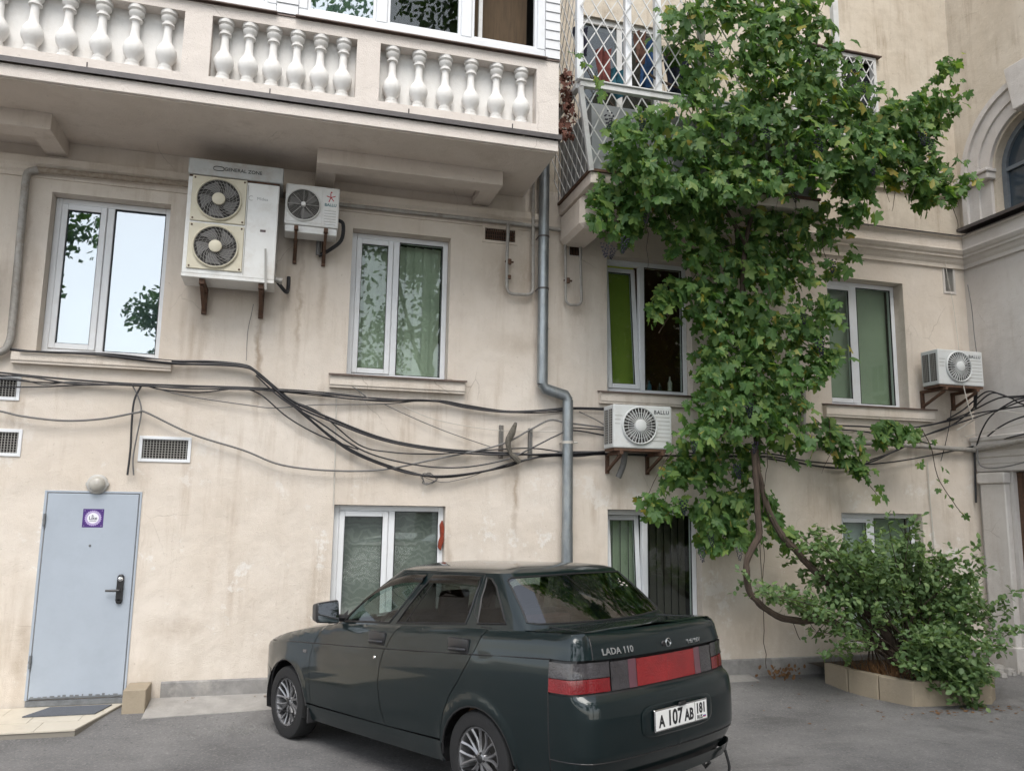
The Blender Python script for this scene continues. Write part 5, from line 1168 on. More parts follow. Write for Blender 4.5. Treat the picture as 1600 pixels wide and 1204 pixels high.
vine_stem([(6.125,-1.3,6.176),(6.555,-1.3,6.04),(6.991,-1.3,5.861),(7.435,-1.3,5.679)], [.012,.01,.007,.004])
vine_stem([(3.933,-1.3,6.416),(3.705,-1.3,6.453),(3.518,-1.3,6.533),(3.71,-1.3,6.752),(3.944,-1.3,7.02)], [.012,.014,.012,.009,.006])
for lst in ([(7.637,-0.35,2.953),(7.764,-0.35,2.716),(7.844,-0.35,2.359),(8.052,-0.35,2.046),(8.25,-0.35,1.834)], [(6.064,-0.35,3.044),(6.408,-0.35,2.748),(6.705,-0.35,2.37),(6.937,-0.35,2.105)], [(4.119,-0.5,2.547),(3.92,-0.5,2.258),(3.764,-0.5,1.942)], [(4.299,-0.6,2.37),(4.49,-0.6,2.163),(4.602,-0.6,1.884)], [(4.751,-0.9,4.895),(4.424,-0.9,4.713),(4.021,-0.9,4.164),(3.787,-0.9,3.789)], [(5.156,-0.6,1.679),(4.831,-0.6,1.572),(4.515,-0.6,1.536)]):
    vine_stem(lst, [.006]+[.005]*(len(lst)-2)+[.003], 'tendril')
# hair roots and strings below the trunk
for lst in ([(5.035,-0.8,1.629),(5.043,-0.8,1.41),(5.01,-0.8,1.139)], [(5.135,-0.6,1.538),(5.143,-0.6,0.843),(5.159,-0.6,0.198)], [(5.356,-0.85,0.749),(5.397,-0.85,0.601),(5.426,-0.85,0.533)], [(5.531,-0.85,0.745),(5.63,-0.85,0.628)], [(5.756,-0.85,0.727),(5.67,-0.85,0.627),(5.57,-0.85,0.543)], [(5.11,-0.85,2.593),(5.062,-0.85,2.17),(5.02,-0.85,1.892)]):
    vine_stem(lst, [.004]*len(lst), 'tendril', .02)
# thin hanging shoots through the mass
for k in range(46):
    x, y, z, _ = rnd.choice(leaves); L = rnd.uniform(.25, .7); pts = [(x, y+.05, z+.1), (x+rnd.gauss(0, .06), y-.02, z-L*.4), (x+rnd.gauss(0, .09), y-.03, z-L)]
    vine_stem(pts, [.005, .004, .002], 'shoot', .02)
# trailing dead strands at the left edge of the cage
q = MB(); random.seed(9)
for k in range(90):
    z = random.uniform(5.75, 6.55); v, f = leaf_mesh_data(.09*random.uniform(.6, 1.2), k); m3 = leaf_rot(random, (-.6, -1, .1), .9); c = Vector((2.64+random.gauss(0, .03), -1.12+random.gauss(0, .06), z))
    q.add([m3 @ Vector(p)+c for p in v], f)
tag(q.build('withered_leaves', mat('withered_leaf', (.16,.065,.045), .9, vary=.5, scale=30), vine), kind='stuff')
# grapes
bg = MB(); rg = random.Random(4)
for k in range(26):
    t = k/26; rr = .035*(1-t)**.7+.004; a = k*2.4; bg_r = .0105
    cx, cy, cz = rr*math.cos(a), rr*math.sin(a), -.15*t
    bg.add([(cx, cy, cz+bg_r), (cx+bg_r, cy, cz), (cx, cy+bg_r, cz), (cx-bg_r, cy, cz), (cx, cy-bg_r, cz), (cx, cy, cz-bg_r)], [(0,1,2), (0,2,3), (0,3,4), (0,4,1), (5,2,1), (5,3,2), (5,4,3), (5,1,4)])
gme = bg.mesh('grape_bunch', M['grape'], smooth=True)
for lst in ([(2.866,-1.75,5.751),(3.229,-1.75,5.758),(4.61,-1.75,5.859),(5.228,-1.75,5.841),(5.856,-1.75,6.565),(6.602,-1.75,6.113),(6.727,-1.75,6.056),(5.902,-1.75,5.68),(3.998,-1.75,6.689)], [(2.997,-1.3,4.584),(3.103,-1.3,4.561),(3.231,-1.3,4.677),(3.464,-1.3,4.98),(4.924,-1.3,5.444),(5.246,-1.3,5.41)], [(4.049,-1.15,2.604),(5.82,-1.15,4.738),(5.414,-1.15,4.073),(5.606,-1.15,3.797),(4.699,-1.15,3.037),(4.763,-1.15,2.629),(4.527,-1.15,2.386)], [(4.095,-0.8,2.015),(4.288,-0.8,1.512),(4.749,-0.8,1.512),(4.406,-0.8,1.646)]):
    for p in lst:
        s = rnd.uniform(.8, 1.25); link('grape_bunch', gme, vine, (p[0]-6.0, p[1]+.9, p[2]), (rnd.gauss(0, .15), rnd.gauss(0, .15), rnd.random()*6), (s, s, s))

# ================================================================ planter and shrub
PB = [(5.98, -.46), (6.03, -.82), (6.13, -1.17), (6.26, -1.53), (6.72, -1.58), (7.16, -1.61), (7.42, -1.40), (7.62, -1.05), (7.75, -.65)]
pl = empty('planter', (6.9, -.9, 0), 'low planter of tan concrete kerb blocks round the shrub', 'planter')
random.seed(15)
for a, b_ in zip(PB, PB[1:]):
    a, b_ = Vector((*a, 0)), Vector((*b_, 0)); d = (b_-a).normalized(); inn = Vector((-d.y, d.x, 0))
    a, b_ = a+d*.006, b_-d*.006; h = .20+random.uniform(-.015, .015); tw = random.uniform(-.012, .012)
    q = MB(); P = [a-inn*tw, b_+inn*tw, b_+inn*(.085+tw), a+inn*(.085-tw)]
    q.add([(p.x, p.y, -.08) for p in P]+[(p.x, p.y, h+random.uniform(-.004, .004)) for p in P], [(3,2,1,0), (4,5,6,7), (0,1,5,4), (1,2,6,5), (2,3,7,6), (3,0,4,7)]); q.build('block', M['block'], pl, bevel=.008)
cxp, cyp = 6.95, -.8
q = MB(); ring_ = [(x+(cxp-x)*.08, y+(cyp-y)*.1) for x, y in PB]+[(7.85, -.05), (6.05, -.05)]
q.add([(cxp, cyp, .2)]+[(x, y, .14) for x, y in ring_], [(0, 1+i, 1+(i+1) % len(ring_)) for i in range(len(ring_))]); q.build('soil', M['soil'], pl)
q = MB(); rd = random.Random(8)
for k in range(700):
    x, y = rd.gauss(6.45, .28), rd.gauss(-.95, .22)
    if not inside((x, y), ring_): continue
    h = rd.uniform(.05, .22); a = rd.random()*6.28; l_ = h*rd.uniform(.2, .9); w = .004
    q.add([(x-w, y, .14), (x+w, y, .14), (x+l_*math.cos(a), y+l_*math.sin(a), .14+h)], [(0,1,2)])
tag(q.build('dry_grass', M['dry']), 'brown dried grass tuft inside the planter at the foot of the shrub', 'grass', kind='stuff')

def small_leaf(q, c, d, nrm, s):
    d = d.normalized(); sd_ = d.cross(nrm)
    sd_ = sd_.normalized() if sd_.length > 1e-5 else d.orthogonal().normalized(); up_ = sd_.cross(d)
    q.add([c, c+d*s*.35+sd_*s*.34+up_*s*.05, c+d*s*.75+sd_*s*.27+up_*s*.02, c+d*s, c+d*s*.75-sd_*s*.27+up_*s*.02, c+d*s*.35-sd_*s*.34+up_*s*.05, c+d*s*.5-up_*s*.05], [(0,1,6), (1,2,6), (2,3,6), (3,4,6), (4,5,6), (5,0,6)])
shrub = empty('rose_shrub', (6.95, -.9, .15), 'sprawling leafy green shrub growing out of the planter', 'shrub')
rs = random.Random(33); lf = MB(); stems = MB(); big = []
TIPS = [(4.956,1.058),(5.264,1.021),(5.508,1.524),(5.687,1.572),(6.015,1.593),(6.263,1.56),(6.606,1.631),(6.943,1.526),(7.292,1.491),(7.458,1.347),(7.722,1.274),(8.053,1.092),(7.959,0.877),(7.759,0.668),(7.397,0.606),(5.75,1.217),(5.898,0.945),(5.636,0.551),(6.167,1.352),(6.763,1.42),(7.094,1.207),(7.429,0.992),(6.4,1.075),(6.889,0.791),(7.213,0.507),(5.842,1.421),(7.165,0.996)]
DROOP = [(6.229,0.426),(6.493,0.324),(6.717,0.16),(6.887,0.278),(6.826,0.5),(6.632,0.569),(6.4,0.638),(6.791,0.095),(6.604,0.226),(6.919,0.183)]
for zone, yc, base_, nrep in ((TIPS, -1.0, (6.9, -.85, .15), 6), (DROOP, -1.62, (7.05, -1.2, .3), 6)):
    for tx, tz in zone:
        for rep in range(nrep):
            tip = Vector((tx-.06-.42*max(0, tx-7.15)+rs.gauss(0, .09), yc+rs.gauss(0, .3 if yc > -1.5 else .14), tz+rs.gauss(0, .09))); b0 = Vector(base_)+Vector((rs.gauss(0, .18), rs.gauss(0, .12), 0))
            mid = (b0+tip)*.5+Vector((rs.gauss(0, .08), rs.gauss(0, .08), rs.uniform(.1, .28)))
            P = [b0*(1-t)**2+mid*2*t*(1-t)+tip*t*t for t in [i/9 for i in range(10)]]
            if rep < 3: stems.tube(P, 1, 5, rads=[.011*(1-.75*i/9) for i in range(10)])
            for i in range(5 if yc > -1.5 else 4, 10):
                for k in range(1 if i < 6 else 3):
                    # a twig with leaflets
                    o_ = P[i]; d = (Vector((rs.gauss(0, 1), rs.gauss(0, 1), rs.gauss(.1, .7)))).normalized(); L = rs.uniform(.05, .16)
                    for j in range(5):
                        c = o_+d*L*(j/4); ld_ = (d*.6+Vector((rs.gauss(0, .6), rs.gauss(0, .6), rs.gauss(-.1, .5)))).normalized()
                        small_leaf(lf, c, ld_, Vector((rs.gauss(0, .4), rs.gauss(-.3, .4), 1)), rs.uniform(.045, .08))
tag(lf.build('foliage', M['shrub_leaf'], shrub, smooth=True), kind='stuff')
stems.build('stems', M['bark'], shrub, smooth=True)
# weeds at the foot of the wall
q = MB(); rw = random.Random(2)
for k in range(55):
    x, y = rw.gauss(5.65, .12), -.12-abs(rw.gauss(0, .09)); d = Vector((rw.gauss(0, .6), rw.gauss(0, .4), 1)).normalized()
    small_leaf(q, Vector((x, y, rw.uniform(0, .12))), d, Vector((0, -1, .3)), rw.uniform(.03, .06))
tag(q.build('dry_weeds', M['dry']), 'withered weeds at the foot of the wall beside the planter', 'weeds', kind='stuff')

# ================================================================ yard trees behind the photographer (seen mirrored in the panes and the car)
def yard_tree(loc, h, rad, seed, label):
    rt_ = random.Random(seed); root = empty('yard_tree', loc, label, 'tree', 'tall trees of the yard facing the building')
    q = MB(); tr = [(0, 0, 0), (.1, .05, h*.2), (-.05, .1, h*.45), (.1, 0, h*.8)]
    q.tube(tr, 1, 9, smooth=5, rads=[.28, .22, .17, .05])
    clumps = []
    for k in range(46):
        a = rt_.random()*6.28; e_ = rt_.uniform(-.5, 1); rr = rad*rt_.uniform(.35, .95); c = Vector((rr*math.cos(a), rr*math.sin(a), h*.50+e_*h*.44)); clumps.append((c, rt_.uniform(.5, 1.0)*rad*.36))
        if k < 12: q.tube([(0, 0, h*rt_.uniform(.3, .55)), c*.5+Vector((0, 0, h*.24)), c], 1, 5, rads=[.09, .05, .02])
    q.build('trunk', M['bark'], root, smooth=True, local=True)
    f = MB()
    for c, r in clumps:
        for k in range(280):
            d = Vector((rt_.gauss(0, 1), rt_.gauss(0, 1), rt_.gauss(0, .8))).normalized()*r*rt_.uniform(.3, 1.05); p = c+d; s = rt_.uniform(.06, .14)
            u = Vector((rt_.gauss(0, 1), rt_.gauss(0, 1), rt_.gauss(0, 1))).normalized(); v = u.orthogonal().normalized()
            f.add([p-u*s, p+v*s*.6, p+u*s, p-v*s*.6], [(0,1,2,3)])
    tag(f.build('crown', M['tree_leaf'], root, local=True), kind='stuff')
yard_tree((4.0, -15.5, .41), 17, 4.2, 1, 'broad tree across the yard facing the blinds window')
yard_tree((10.5, -17.5, .41), 12, 3.5, 2, 'dense tree across the yard facing the vine')
yard_tree((17.5, -17.0, .41), 12, 3.6, 3, 'tree across the yard beside the wing end')
yard_tree((-3.2, -22, .41), 9, 2.6, 4, 'small tree across the yard facing the mirroring window')
yard_tree((-9.5, -16, .41), 11, 3.4, 5, 'tree across the yard far from the wing')

# fallen leaves and grit along the foot of the wall and round the planter
q = MB(); rl = random.Random(77)
for k in range(150):
    if k < 90: x, y = rl.uniform(-1.0, 8.5), -abs(rl.gauss(0, .18))-.03
    else: x, y = rl.gauss(6.3, .9), rl.gauss(-1.7, .4)
    if 5.9 < x < 8 and y > -1.7: y = -1.75-abs(rl.gauss(0, .15))
    z = max(ground_z(x, y), .045 if y > -.3 and -1.05 < x < 5.3 else -1)+.004; s = rl.uniform(.02, .05)
    small_leaf(q, Vector((x, y, z)), Vector((rl.gauss(0, 1), rl.gauss(0, 1), .05)), Vector((0, 0, 1)), s)
tag(q.build('leaf_litter', M['dry']), 'scattered dry fallen leaves along the foot of the wall', 'leaves', kind='stuff')

# ================================================================ parked saloon car (local axes: x forward, y to its left, z up)
car = empty('parked_car', (1.38, -2.07, .012), 'dark green four door saloon car parked nose to the wall', 'car')
car.rotation_euler = (0, R(2.3), R(117.2))
paint = mat('dark_green_paint', (.0070,.0145,.0160), .33, .3, spec=.08, coat=.9, dirt=(.012,.020,.021), dscale=1.6, damt=.35)
black = mat('car_black_trim', (.012,.012,.013), .45); satin = mat('car_satin_trim', (.03,.03,.032), .35)
cloth_d = mat('car_interior', (.035,.033,.032), .9, vary=.3, scale=20); cloth_r = mat('car_red_cover', (.16,.04,.04), .9, vary=.3, scale=20); tan_c = mat('car_tan_cover', (.22,.13,.08), .9, vary=.4, scale=14)
tyre_m = mat('tyre_rubber', (.013,.013,.014), .8, vary=.3, scale=30, bump=.3, bscale=120); rim_m = mat('alloy_rim', (.30,.30,.31), .38, .75, vary=.25, scale=20); disc_m = mat('brake_steel', (.08,.075,.07), .6, .5)
gl_f = glass_mat('car_glass_clear', (.62,.70,.66), .75, 0, .0); gl_t = glass_mat('car_glass_tinted', (.10,.11,.105), .5, 0, .0); gl_r = glass_mat('car_rear_glass', (.26,.32,.32), 1.5, 0, .0)
lens_r = mat('red_lens', (.30,.012,.014), .22, coat=.6, vary=.45, scale=5, bump=.3, bscale=90); lens_rd = mat('deep_red_lens', (.22,.006,.010), .18, coat=.8, vary=.4, scale=9, bump=.3, bscale=90); lens_s = mat('smoked_lens', (.055,.05,.055), .18, coat=.8, vary=.5, scale=9, bump=.4, bscale=80); lens_a = mat('smoked_red_lens', (.11,.04,.055), .16, coat=1.0)

def interp(tab, x):
    if tab[0][0] > tab[-1][0]: tab = tab[::-1]
    if x <= tab[0][0]: return tab[0][1]
    for (a, va), (b, vb) in zip(tab, tab[1:]):
        if x <= b:
            t = (x-a)/(b-a); return va+(vb-va)*t
    return tab[-1][1]
def smooth_tab(tab):
    P, _ = catmull([Vector((a, b, 0)) for a, b in tab], 8); return [(p.x, p.y) for p in P]
def sstep(x, a, b): t = min(1, max(0, (x-a)/(b-a))); return t*t*(3-2*t)

PLAN = [(2.07,0),(2.06,.2),(2.03,.38),(1.97,.54),(1.87,.66),(1.71,.745),(1.45,.79),(1.1,.815),(.5,.83),(-.3,.835),(-1.0,.83),(-1.5,.812),(-1.8,.79),(-1.97,.778),(-2.075,.74),(-2.14,.665),(-2.18,.48),(-2.20,.22),(-2.205,0)]
PP, _ = catmull([Vector((a, b, 0)) for a, b in PLAN], 10)
UU = [0.0]
for a, b in zip(PP, PP[1:]): UU.append(UU[-1]+(b-a).length)
UL = UU[-1]
def plan(u):
    u = min(max(u, 0), UL)
    lo, hi = 0, len(UU)-1
    while hi-lo > 1:
        m_ = (lo+hi)//2
        if UU[m_] <= u: lo = m_
        else: hi = m_
    t = (u-UU[lo])/(UU[hi]-UU[lo]); p = PP[lo].lerp(PP[hi], t)
    a, b = PP[max(lo-1, 0)], PP[min(hi+1, len(PP)-1)]; d = (b-a).normalized()
    nn = Vector((d.y, -d.x, 0)); nn = nn if nn.y > 0 or abs(nn.x) > .9 else -nn
    if u < UL*.1 and nn.x < 0: nn = -nn
    if u > UL*.9 and nn.x > 0: nn = -nn
    return p, nn
S_OF_U = [(p.x, u) for p, u in zip(PP, UU)]
def u_s(s): return interp([(a, b) for a, b in S_OF_U], s)            # from station on the side
def u_t(t):                                                         # from lateral place on the tail
    tab = [(p.y, u) for p, u in zip(PP, UU) if u > UL*.8]; return interp(tab, t)
ZT = smooth_tab([(2.07,.66),(1.93,.705),(1.5,.815),(1.04,.90),(.66,.955),(.42,.985),(-.2,1.02),(-1.1,1.063),(-1.57,1.078),(-2.0,1.088),(-2.21,1.085)])
def zt(u): return interp(ZT, plan(u)[0].x)
SIDE = smooth_tab([(.15,-.07),(.22,-.045),(.30,-.022),(.45,-.004),(.6,0),(.75,-.004),(.86,-.012),(.95,-.024),(1.05,-.04),(1.1,-.05)])
REAR = [(.2,-.10),(.28,-.075),(.36,-.03),(.40,-.012),(.405,-.002),(.5,.004),(.62,.006),(.70,-.002),(.735,-.018),(.752,-.045),(.765,-.07),(.93,-.078),(.945,-.066),(.99,-.075),(1.04,-.09),(1.1,-.11)]
FRONT = [(.2,-.08),(.3,-.02),(.4,0),(.5,0),(.56,-.02),(.6,-.05),(.7,-.08)]
def crease_z(s): return .945-.0505*(s+1.9)
def tub(u, z):
    p, nn = plan(u); wr = sstep(-nn.x, .25, .8); wf = sstep(nn.x, .3, .85); ws = 1-wr-wf
    o = ws*interp(SIDE, z)+wr*interp(REAR, z)+wf*interp(FRONT, z)
    if ws > .3: o += -.007*ws*sstep(z-crease_z(p.x), -.004, .006)
    # flared lip round the wheel openings
    for cs in (1.246, -1.25):
        d = math.hypot(p.x-cs, z-.285); o += .010*ws*math.exp(-((d-.345)/.028)**2)
    top = zt(u); r = .055; d = top-z
    if d < r: o -= r-math.sqrt(max(0, r*r-(r-max(d, 0))**2))
    q = p+nn*o; return Vector((q.x, max(q.y, 0) if u > UL*.98 or u < UL*.02 else q.y, z))

def resample(poly, step):
    out = []
    for a, b in zip(poly, poly[1:]+poly[:1]):
        L = math.hypot(b[0]-a[0], b[1]-a[1]); n = max(1, int(L/step+.5))
        for i in range(n): t = i/n; out.append((a[0]+(b[0]-a[0])*t, a[1]+(b[1]-a[1])*t))
    return out
def shrink(poly, d):
    n = len(poly); A = sum(poly[i][0]*poly[(i+1) % n][1]-poly[(i+1) % n][0]*poly[i][1] for i in range(n)); sg = 1 if A > 0 else -1; out = []
    for i in range(n):
        p0, p1, p2 = poly[i-1], poly[i], poly[(i+1) % n]
        def nrm(a, b): dx, dy = b[0]-a[0], b[1]-a[1]; L = math.hypot(dx, dy) or 1e-9; return (-dy/L*sg, dx/L*sg)
        n1, n2 = nrm(p0, p1), nrm(p1, p2); m_ = (n1[0]+n2[0], n1[1]+n2[1]); k = 1+n1[0]*n2[0]+n1[1]*n2[1]
        k = max(k, .35); out.append((p1[0]+m_[0]/k*d, p1[1]+m_[1]/k*d))
    return out
def panel(poly, ev, step=.04, holes=(), gap=.0, lift=0.0):
    """triangulated patch of a surface ev(u, v) inside poly"""
    if gap: poly = shrink(poly, gap)
    B = resample(poly, step); V = [Vector(p) for p in B]; n = len(B); E = [(i, (i+1) % n) for i in range(n)]
    H = []
    for h in holes:
        hb = resample(h, step); k = len(V); V += [Vector(p) for p in hb]; E += [(k+i, k+(i+1) % len(hb)) for i in range(len(hb))]; H.append(hb)
    xs_ = [p[0] for p in B]; ys_ = [p[1] for p in B]
    def dseg(p, a, b):
        dx, dy = b[0]-a[0], b[1]-a[1]; L2 = dx*dx+dy*dy or 1e-12; t = min(1, max(0, ((p[0]-a[0])*dx+(p[1]-a[1])*dy)/L2)); return math.hypot(p[0]-a[0]-dx*t, p[1]-a[1]-dy*t)
    x = min(xs_)+step*.5
    segs = [(B[i], B[(i+1) % n]) for i in range(n)]+[(h[i], h[(i+1) % len(h)]) for h in H for i in range(len(h))]
    while x < max(xs_):
        y = min(ys_)+step*.5
        while y < max(ys_):
            if inside((x, y), B) and not any(inside((x, y), h) for h in H) and all(abs(a[0]-x) > step*3 or dseg((x, y), a, b) > step*.4 for a, b in segs): V.append(Vector((x, y)))
            y += step
        x += step
    r = delaunay_2d_cdt(V, E, [], 0, 1e-6)
    vo, fo = r[0], r[2]; fs = []
    for f in fo:
        c = (sum(vo[i].x for i in f)/len(f), sum(vo[i].y for i in f)/len(f))
        if inside(c, B) and not any(inside(c, h) for h in H): fs.append(tuple(f))
    P = [ev(v.x, v.y) for v in vo]
    if lift:
        N = [Vector((0, 0, 0)) for _ in P]
        for f in fs:
            nn = (P[f[1]]-P[f[0]]).cross(P[f[2]]-P[f[0]]); 
            if nn.dot(P[f[0]]-Vector((-.2, 0, .6))) < 0: nn = -nn
            for i in f: N[i] += nn
        P = [p+n_.normalized()*lift if n_.length > 0 else p for p, n_ in zip(P, N)]
    return P, fs
def emit(name, parts, m, parent=car, sides=1, both=False, thick=0.0, **kw):
    """parts: list of (P, fs). sides -1 mirrors, both joins left and right halves into one mesh"""
    q = MB()
    for P, fs in parts:
        for s in ((1, -1) if both else (sides,)):
            q.add([(p[0], p[1]*s, p[2]) for p in P], fs)
    o = q.build(name, m, parent, smooth=True, local=True, weld=True, **kw)
    if thick:
        md = o.modifiers.new('thickness', 'SOLIDIFY'); md.thickness = thick; md.offset = -1
    return o
def SZ_(lst): return [(u_s(s), z) for s, z in lst]
def topline(ua, ub, dz=0.0, n=8): return [(ua+(ub-ua)*i/n, zt(ua+(ub-ua)*i/n)+dz) for i in range(n+1)]
def archpts(c, r, z0, a0, a1, n=14): return [(c+r*math.cos(R(a0+(a1-a0)*i/n)), z0+r*math.sin(R(a0+(a1-a0)*i/n))) for i in range(n+1)]

FC = [(.66,.958),(.735,.87),(.79,.80),(.83,.70),(.84,.62),(.825,.45),(.81,.335)]
MC = [(-.375,1.03),(-.30,.945),(-.235,.84),(-.195,.74),(-.18,.64),(-.195,.52),(-.225,.43),(-.265,.34)]
RC = [(-1.30,1.071),(-1.25,.985),(-1.19,.885),(-1.09,.74),(-1.0,.635),(-.945,.53),(-.915,.43),(-.905,.355)]
FA = archpts(1.246, .352, .285, -8, 190); RA = archpts(-1.25, .335, .27, 0, 185)
parts_side = {}
# doors
def setline(L, end): # replace first point's height by the shoulder height
    s, z = L[0]; return [(s, interp(ZT, s))]+L[1:]
fc, mc, rc = setline(FC, 0), setline(MC, 0), setline(RC, 0)
fd = SZ_(fc)+SZ_(mc[::-1])+topline(u_s(mc[0][0]), u_s(fc[0][0]))[1:-1]
rd_ = SZ_(mc)+SZ_(rc[::-1])+topline(u_s(rc[0][0]), u_s(mc[0][0]))[1:-1]
# front fender down to the bumper line
ff = SZ_([(.655,.958)]+[(s+.002, z) for s, z in FC[1:-1]]+[(.82,.335)])+SZ_([p for p in FA if p[1] > .335 and p[0] < 1.246])[::1]
fa_sorted = sorted([p for p in FA if p[1] >= .33], key=lambda p: p[0])
ff = SZ_(setline(FC, 0)[::-1][:0])
ff = topline(u_s(1.93), u_s(.66), n=14)+SZ_(FC[1:])+SZ_([(.885,.335)])+SZ_([p for p in fa_sorted])+SZ_([(1.6,.52),(1.75,.545),(1.93,.555)])
# rear quarter with tail corner
ra_sorted = sorted([p for p in RA if p[1] >= .30], key=lambda p: -p[0])
us = u_s(-1.865); ut = u_t(.655)
qp = SZ_(rc)+[(u_s(-.9), .30)]+SZ_(ra_sorted)+SZ_([(-1.62,.24),(-1.86,.245)])+[(us, .60), (us, .943), (us+(ut-us)*.35, .943), (us+(ut-us)*.7, .943), (ut, .943)]+topline(ut, u_s(rc[0][0]), n=16)[:-1]
sill = SZ_([(.885,.325),(.82,.325),(-.91,.345),(-.905,.27),(-.93,.215),(.86,.205)])
for s in (1, -1):
    for nm, po, lb in (('door', fd, 'front'), ('door', rd_, 'rear')):
        o = emit(nm, [panel(po, tub, .035, gap=.0035)], paint, sides=s)
        parts_side[(lb, s)] = o
    emit('front_fender', [panel(ff, tub, .035, gap=.0025)], paint, sides=s)
    emit('rear_quarter', [panel(qp, tub, .03, gap=.0025)], paint, sides=s)
    emit('sill', [panel(sill, tub, .04)], paint, sides=s)
# bumpers
bz = [(us, .25), (UL, .25), (UL, .755), (us+.28, .755), (us, .755)]
emit('rear_bumper', [panel([(us, .30), (UL-.02, .30), (UL, .30), (UL, .753), (us, .753)], tub, .022, gap=0)], paint, both=True)
emit('bumper_spoiler', [panel([(us+.02, .225), (UL, .225), (UL, .297), (us+.02, .297)], tub, .025, lift=.028)], paint, both=True)
emit('front_bumper', [panel([(0, .22), (u_s(1.62), .22), (u_s(1.62), .52), (u_s(1.75), .542), (u_s(1.93), .552), (0, .60)], tub, .035)], paint, both=True)
emit('grille_panel', [panel([(0, .605), (u_s(1.935), .56), (u_s(1.935), .70), (0, .655)], tub, .04)], satin, both=True)
# lamps across the tail, boot lid face
lz0, lz1 = .764, .930
def lamp(name, ua, ub, za, zb, m, both=False, s=1): return emit(name, [panel([(ua, za), (ub, za), (ub, zb), (ua, zb)], tub, .03, lift=.006, gap=.0015)], m, sides=s, both=both)
for s in (1, -1):
    t5 = u_t(.525)
    a_ = lamp('tail_light', us+.003, t5, lz0, .842, lens_rd, s=s)
    emit('light_upper_lens', [panel([(us+.003, .845), (t5, .845), (t5, lz1), (us+.003, lz1)], tub, .03, lift=.006)], lens_s, a_, sides=s)
    b_ = lamp('reversing_light', t5+.008, u_t(.37), lz0, lz1-.004, lens_s, s=s)
    emit('light_inner_lens', [panel([(u_t(.37)+.001, lz0), (u_t(.30), lz0), (u_t(.30), lz1-.004), (u_t(.37)+.001, lz1-.004)], tub, .03, lift=.0055)], lens_a, b_, sides=s)
lamp('reflector_panel', u_t(.298), UL, lz0, lz1-.006, lens_r, both=True)
emit('tail_backing', [panel([(us-.01, .74), (UL, .74), (UL, .95), (us-.01, .95)], lambda u, z: tub(u, z)+Vector((.012 if plan(u)[1].x < -.5 else 0, -.010, 0)), .03)], black, both=True)
lid = [(ut, .943), (UL, .943)]+topline(UL, ut, n=8)
boot = emit('boot_lid', [panel(lid, tub, .025, gap=0.0)], paint, both=True)
# ---- bonnet, deck: crowned sheets inside the shoulder line
def tbound(s): # half width of the shoulder edge at a station
    return tub(u_s(s), interp(ZT, s)).y
def sheet(sa, sb, crown, n=16, mt=14, tfun=None):
    P, fs = [], []
    for i in range(n+1):
        s = sa+(sb-sa)*i/n; tb = (tfun or tbound)(s); z0 = interp(ZT, s)
        for j in range(mt+1):
            t = tb*j/mt; k = 1-(t/tb)**2 if tb > 1e-6 else 0; P.append(Vector((s, t, z0+crown(s)*k)))
    for i in range(n):
        for j in range(mt): a = i*(mt+1)+j; fs.append((a, a+1, a+mt+2, a+mt+1))
    return P, fs
emit('bonnet', [sheet(1.965, .62, lambda s: .035+.03*sstep(s, 2.0, 1.0), 20)], paint, both=True)
# rear deck between the rear glass and the boot edge, and the side ledges
tail_in = tub(UL, interp(ZT, -2.2)).x
def deck_t(s):
    # contour of the shoulder edge near the tail
    best = 0
    for k in range(120):
        u = u_s(-1.6)+(UL-u_s(-1.6))*k/119; p = tub(u, zt(u))
        if p.x <= s+.004: best = max(best, p.y)
    return best
DT = [(s, deck_t(s)) for s in [-1.56+(tail_in+.002+1.56)*i/24 for i in range(25)]]
emit('boot_deck', [sheet(-1.56, tail_in+.003, lambda s: .012, 24, 14, lambda s: max(.02, interp(DT, s)))], paint, boot, both=True)
# dark seam of the boot opening
seam = [tub(ut, z)+Vector((-.001, 0, 0)) for z in (.945, .98, 1.02, 1.06)]+[Vector((tub(ut, zt(ut)).x+d, tub(ut, zt(ut)).y-.02-d*.12, 1.088)) for d in (.03, .15, .3, .42)]
for s in (1, -1):
    q = MB(); q.tube([(p.x, p.y*s, p.z) for p in seam], .004, 5); q.build('boot_seam', black, boot, local=True)
# ---- greenhouse
def tg(s, z): h = z-1.0; return .757-.32*h-.28*h*h-.020*((s+.45)/1.0)**2
def Sf(t, z): return 1.02-1.72*(z-.90)-.16*(z-.9)**2-.34*(t/.75)**2
def Sr(t, z): return -1.735+1.12*(z-1.08)+.25*(z-1.08)**2+.13*(t/.7)**2
RCN = .055
def corners(z):
    t = .65
    for _ in range(12): t = tg(Sf(t, z), z)
    r = .65
    for _ in range(12): r = tg(Sr(r, z), z)
    return (Sf(t, z), t), (Sr(r, z), r)
def gh(u, z):
    (sf, tf), (sr, tr) = corners(z)
    if u < 1: t = (tf-RCN)*u; return Vector((Sf(t, z), t, z))
    if u > 2.4: t = (tr-RCN)*(3.4-u); return Vector((Sr(t, z), t, z))
    sa, sb = sf-RCN*1.3, sr+RCN*1.3
    if 1.2 <= u <= 2.2: s = sa+(sb-sa)*(u-1.2); return Vector((s, tg(s, z), z))
    if u < 1.2: k = (u-1)/.2; a, c, b = (Sf(tf-RCN, z), tf-RCN), (sf, tf), (sa, tg(sa, z))
    else: k = (u-2.2)/.2; a, c, b = (sb, tg(sb, z)), (sr, tr), (Sr(tr-RCN, z), tr-RCN)
    return Vector((a[0]*(1-k)**2+c[0]*2*k*(1-k)+b[0]*k*k, a[1]*(1-k)**2+c[1]*2*k*(1-k)+b[1]*k*k, z))
def ug(s, z):
    (sf, tf), (sr, tr) = corners(z); sa, sb = sf-RCN*1.3, sr+RCN*1.3; return 1.2+(s-sa)/(sb-sa)
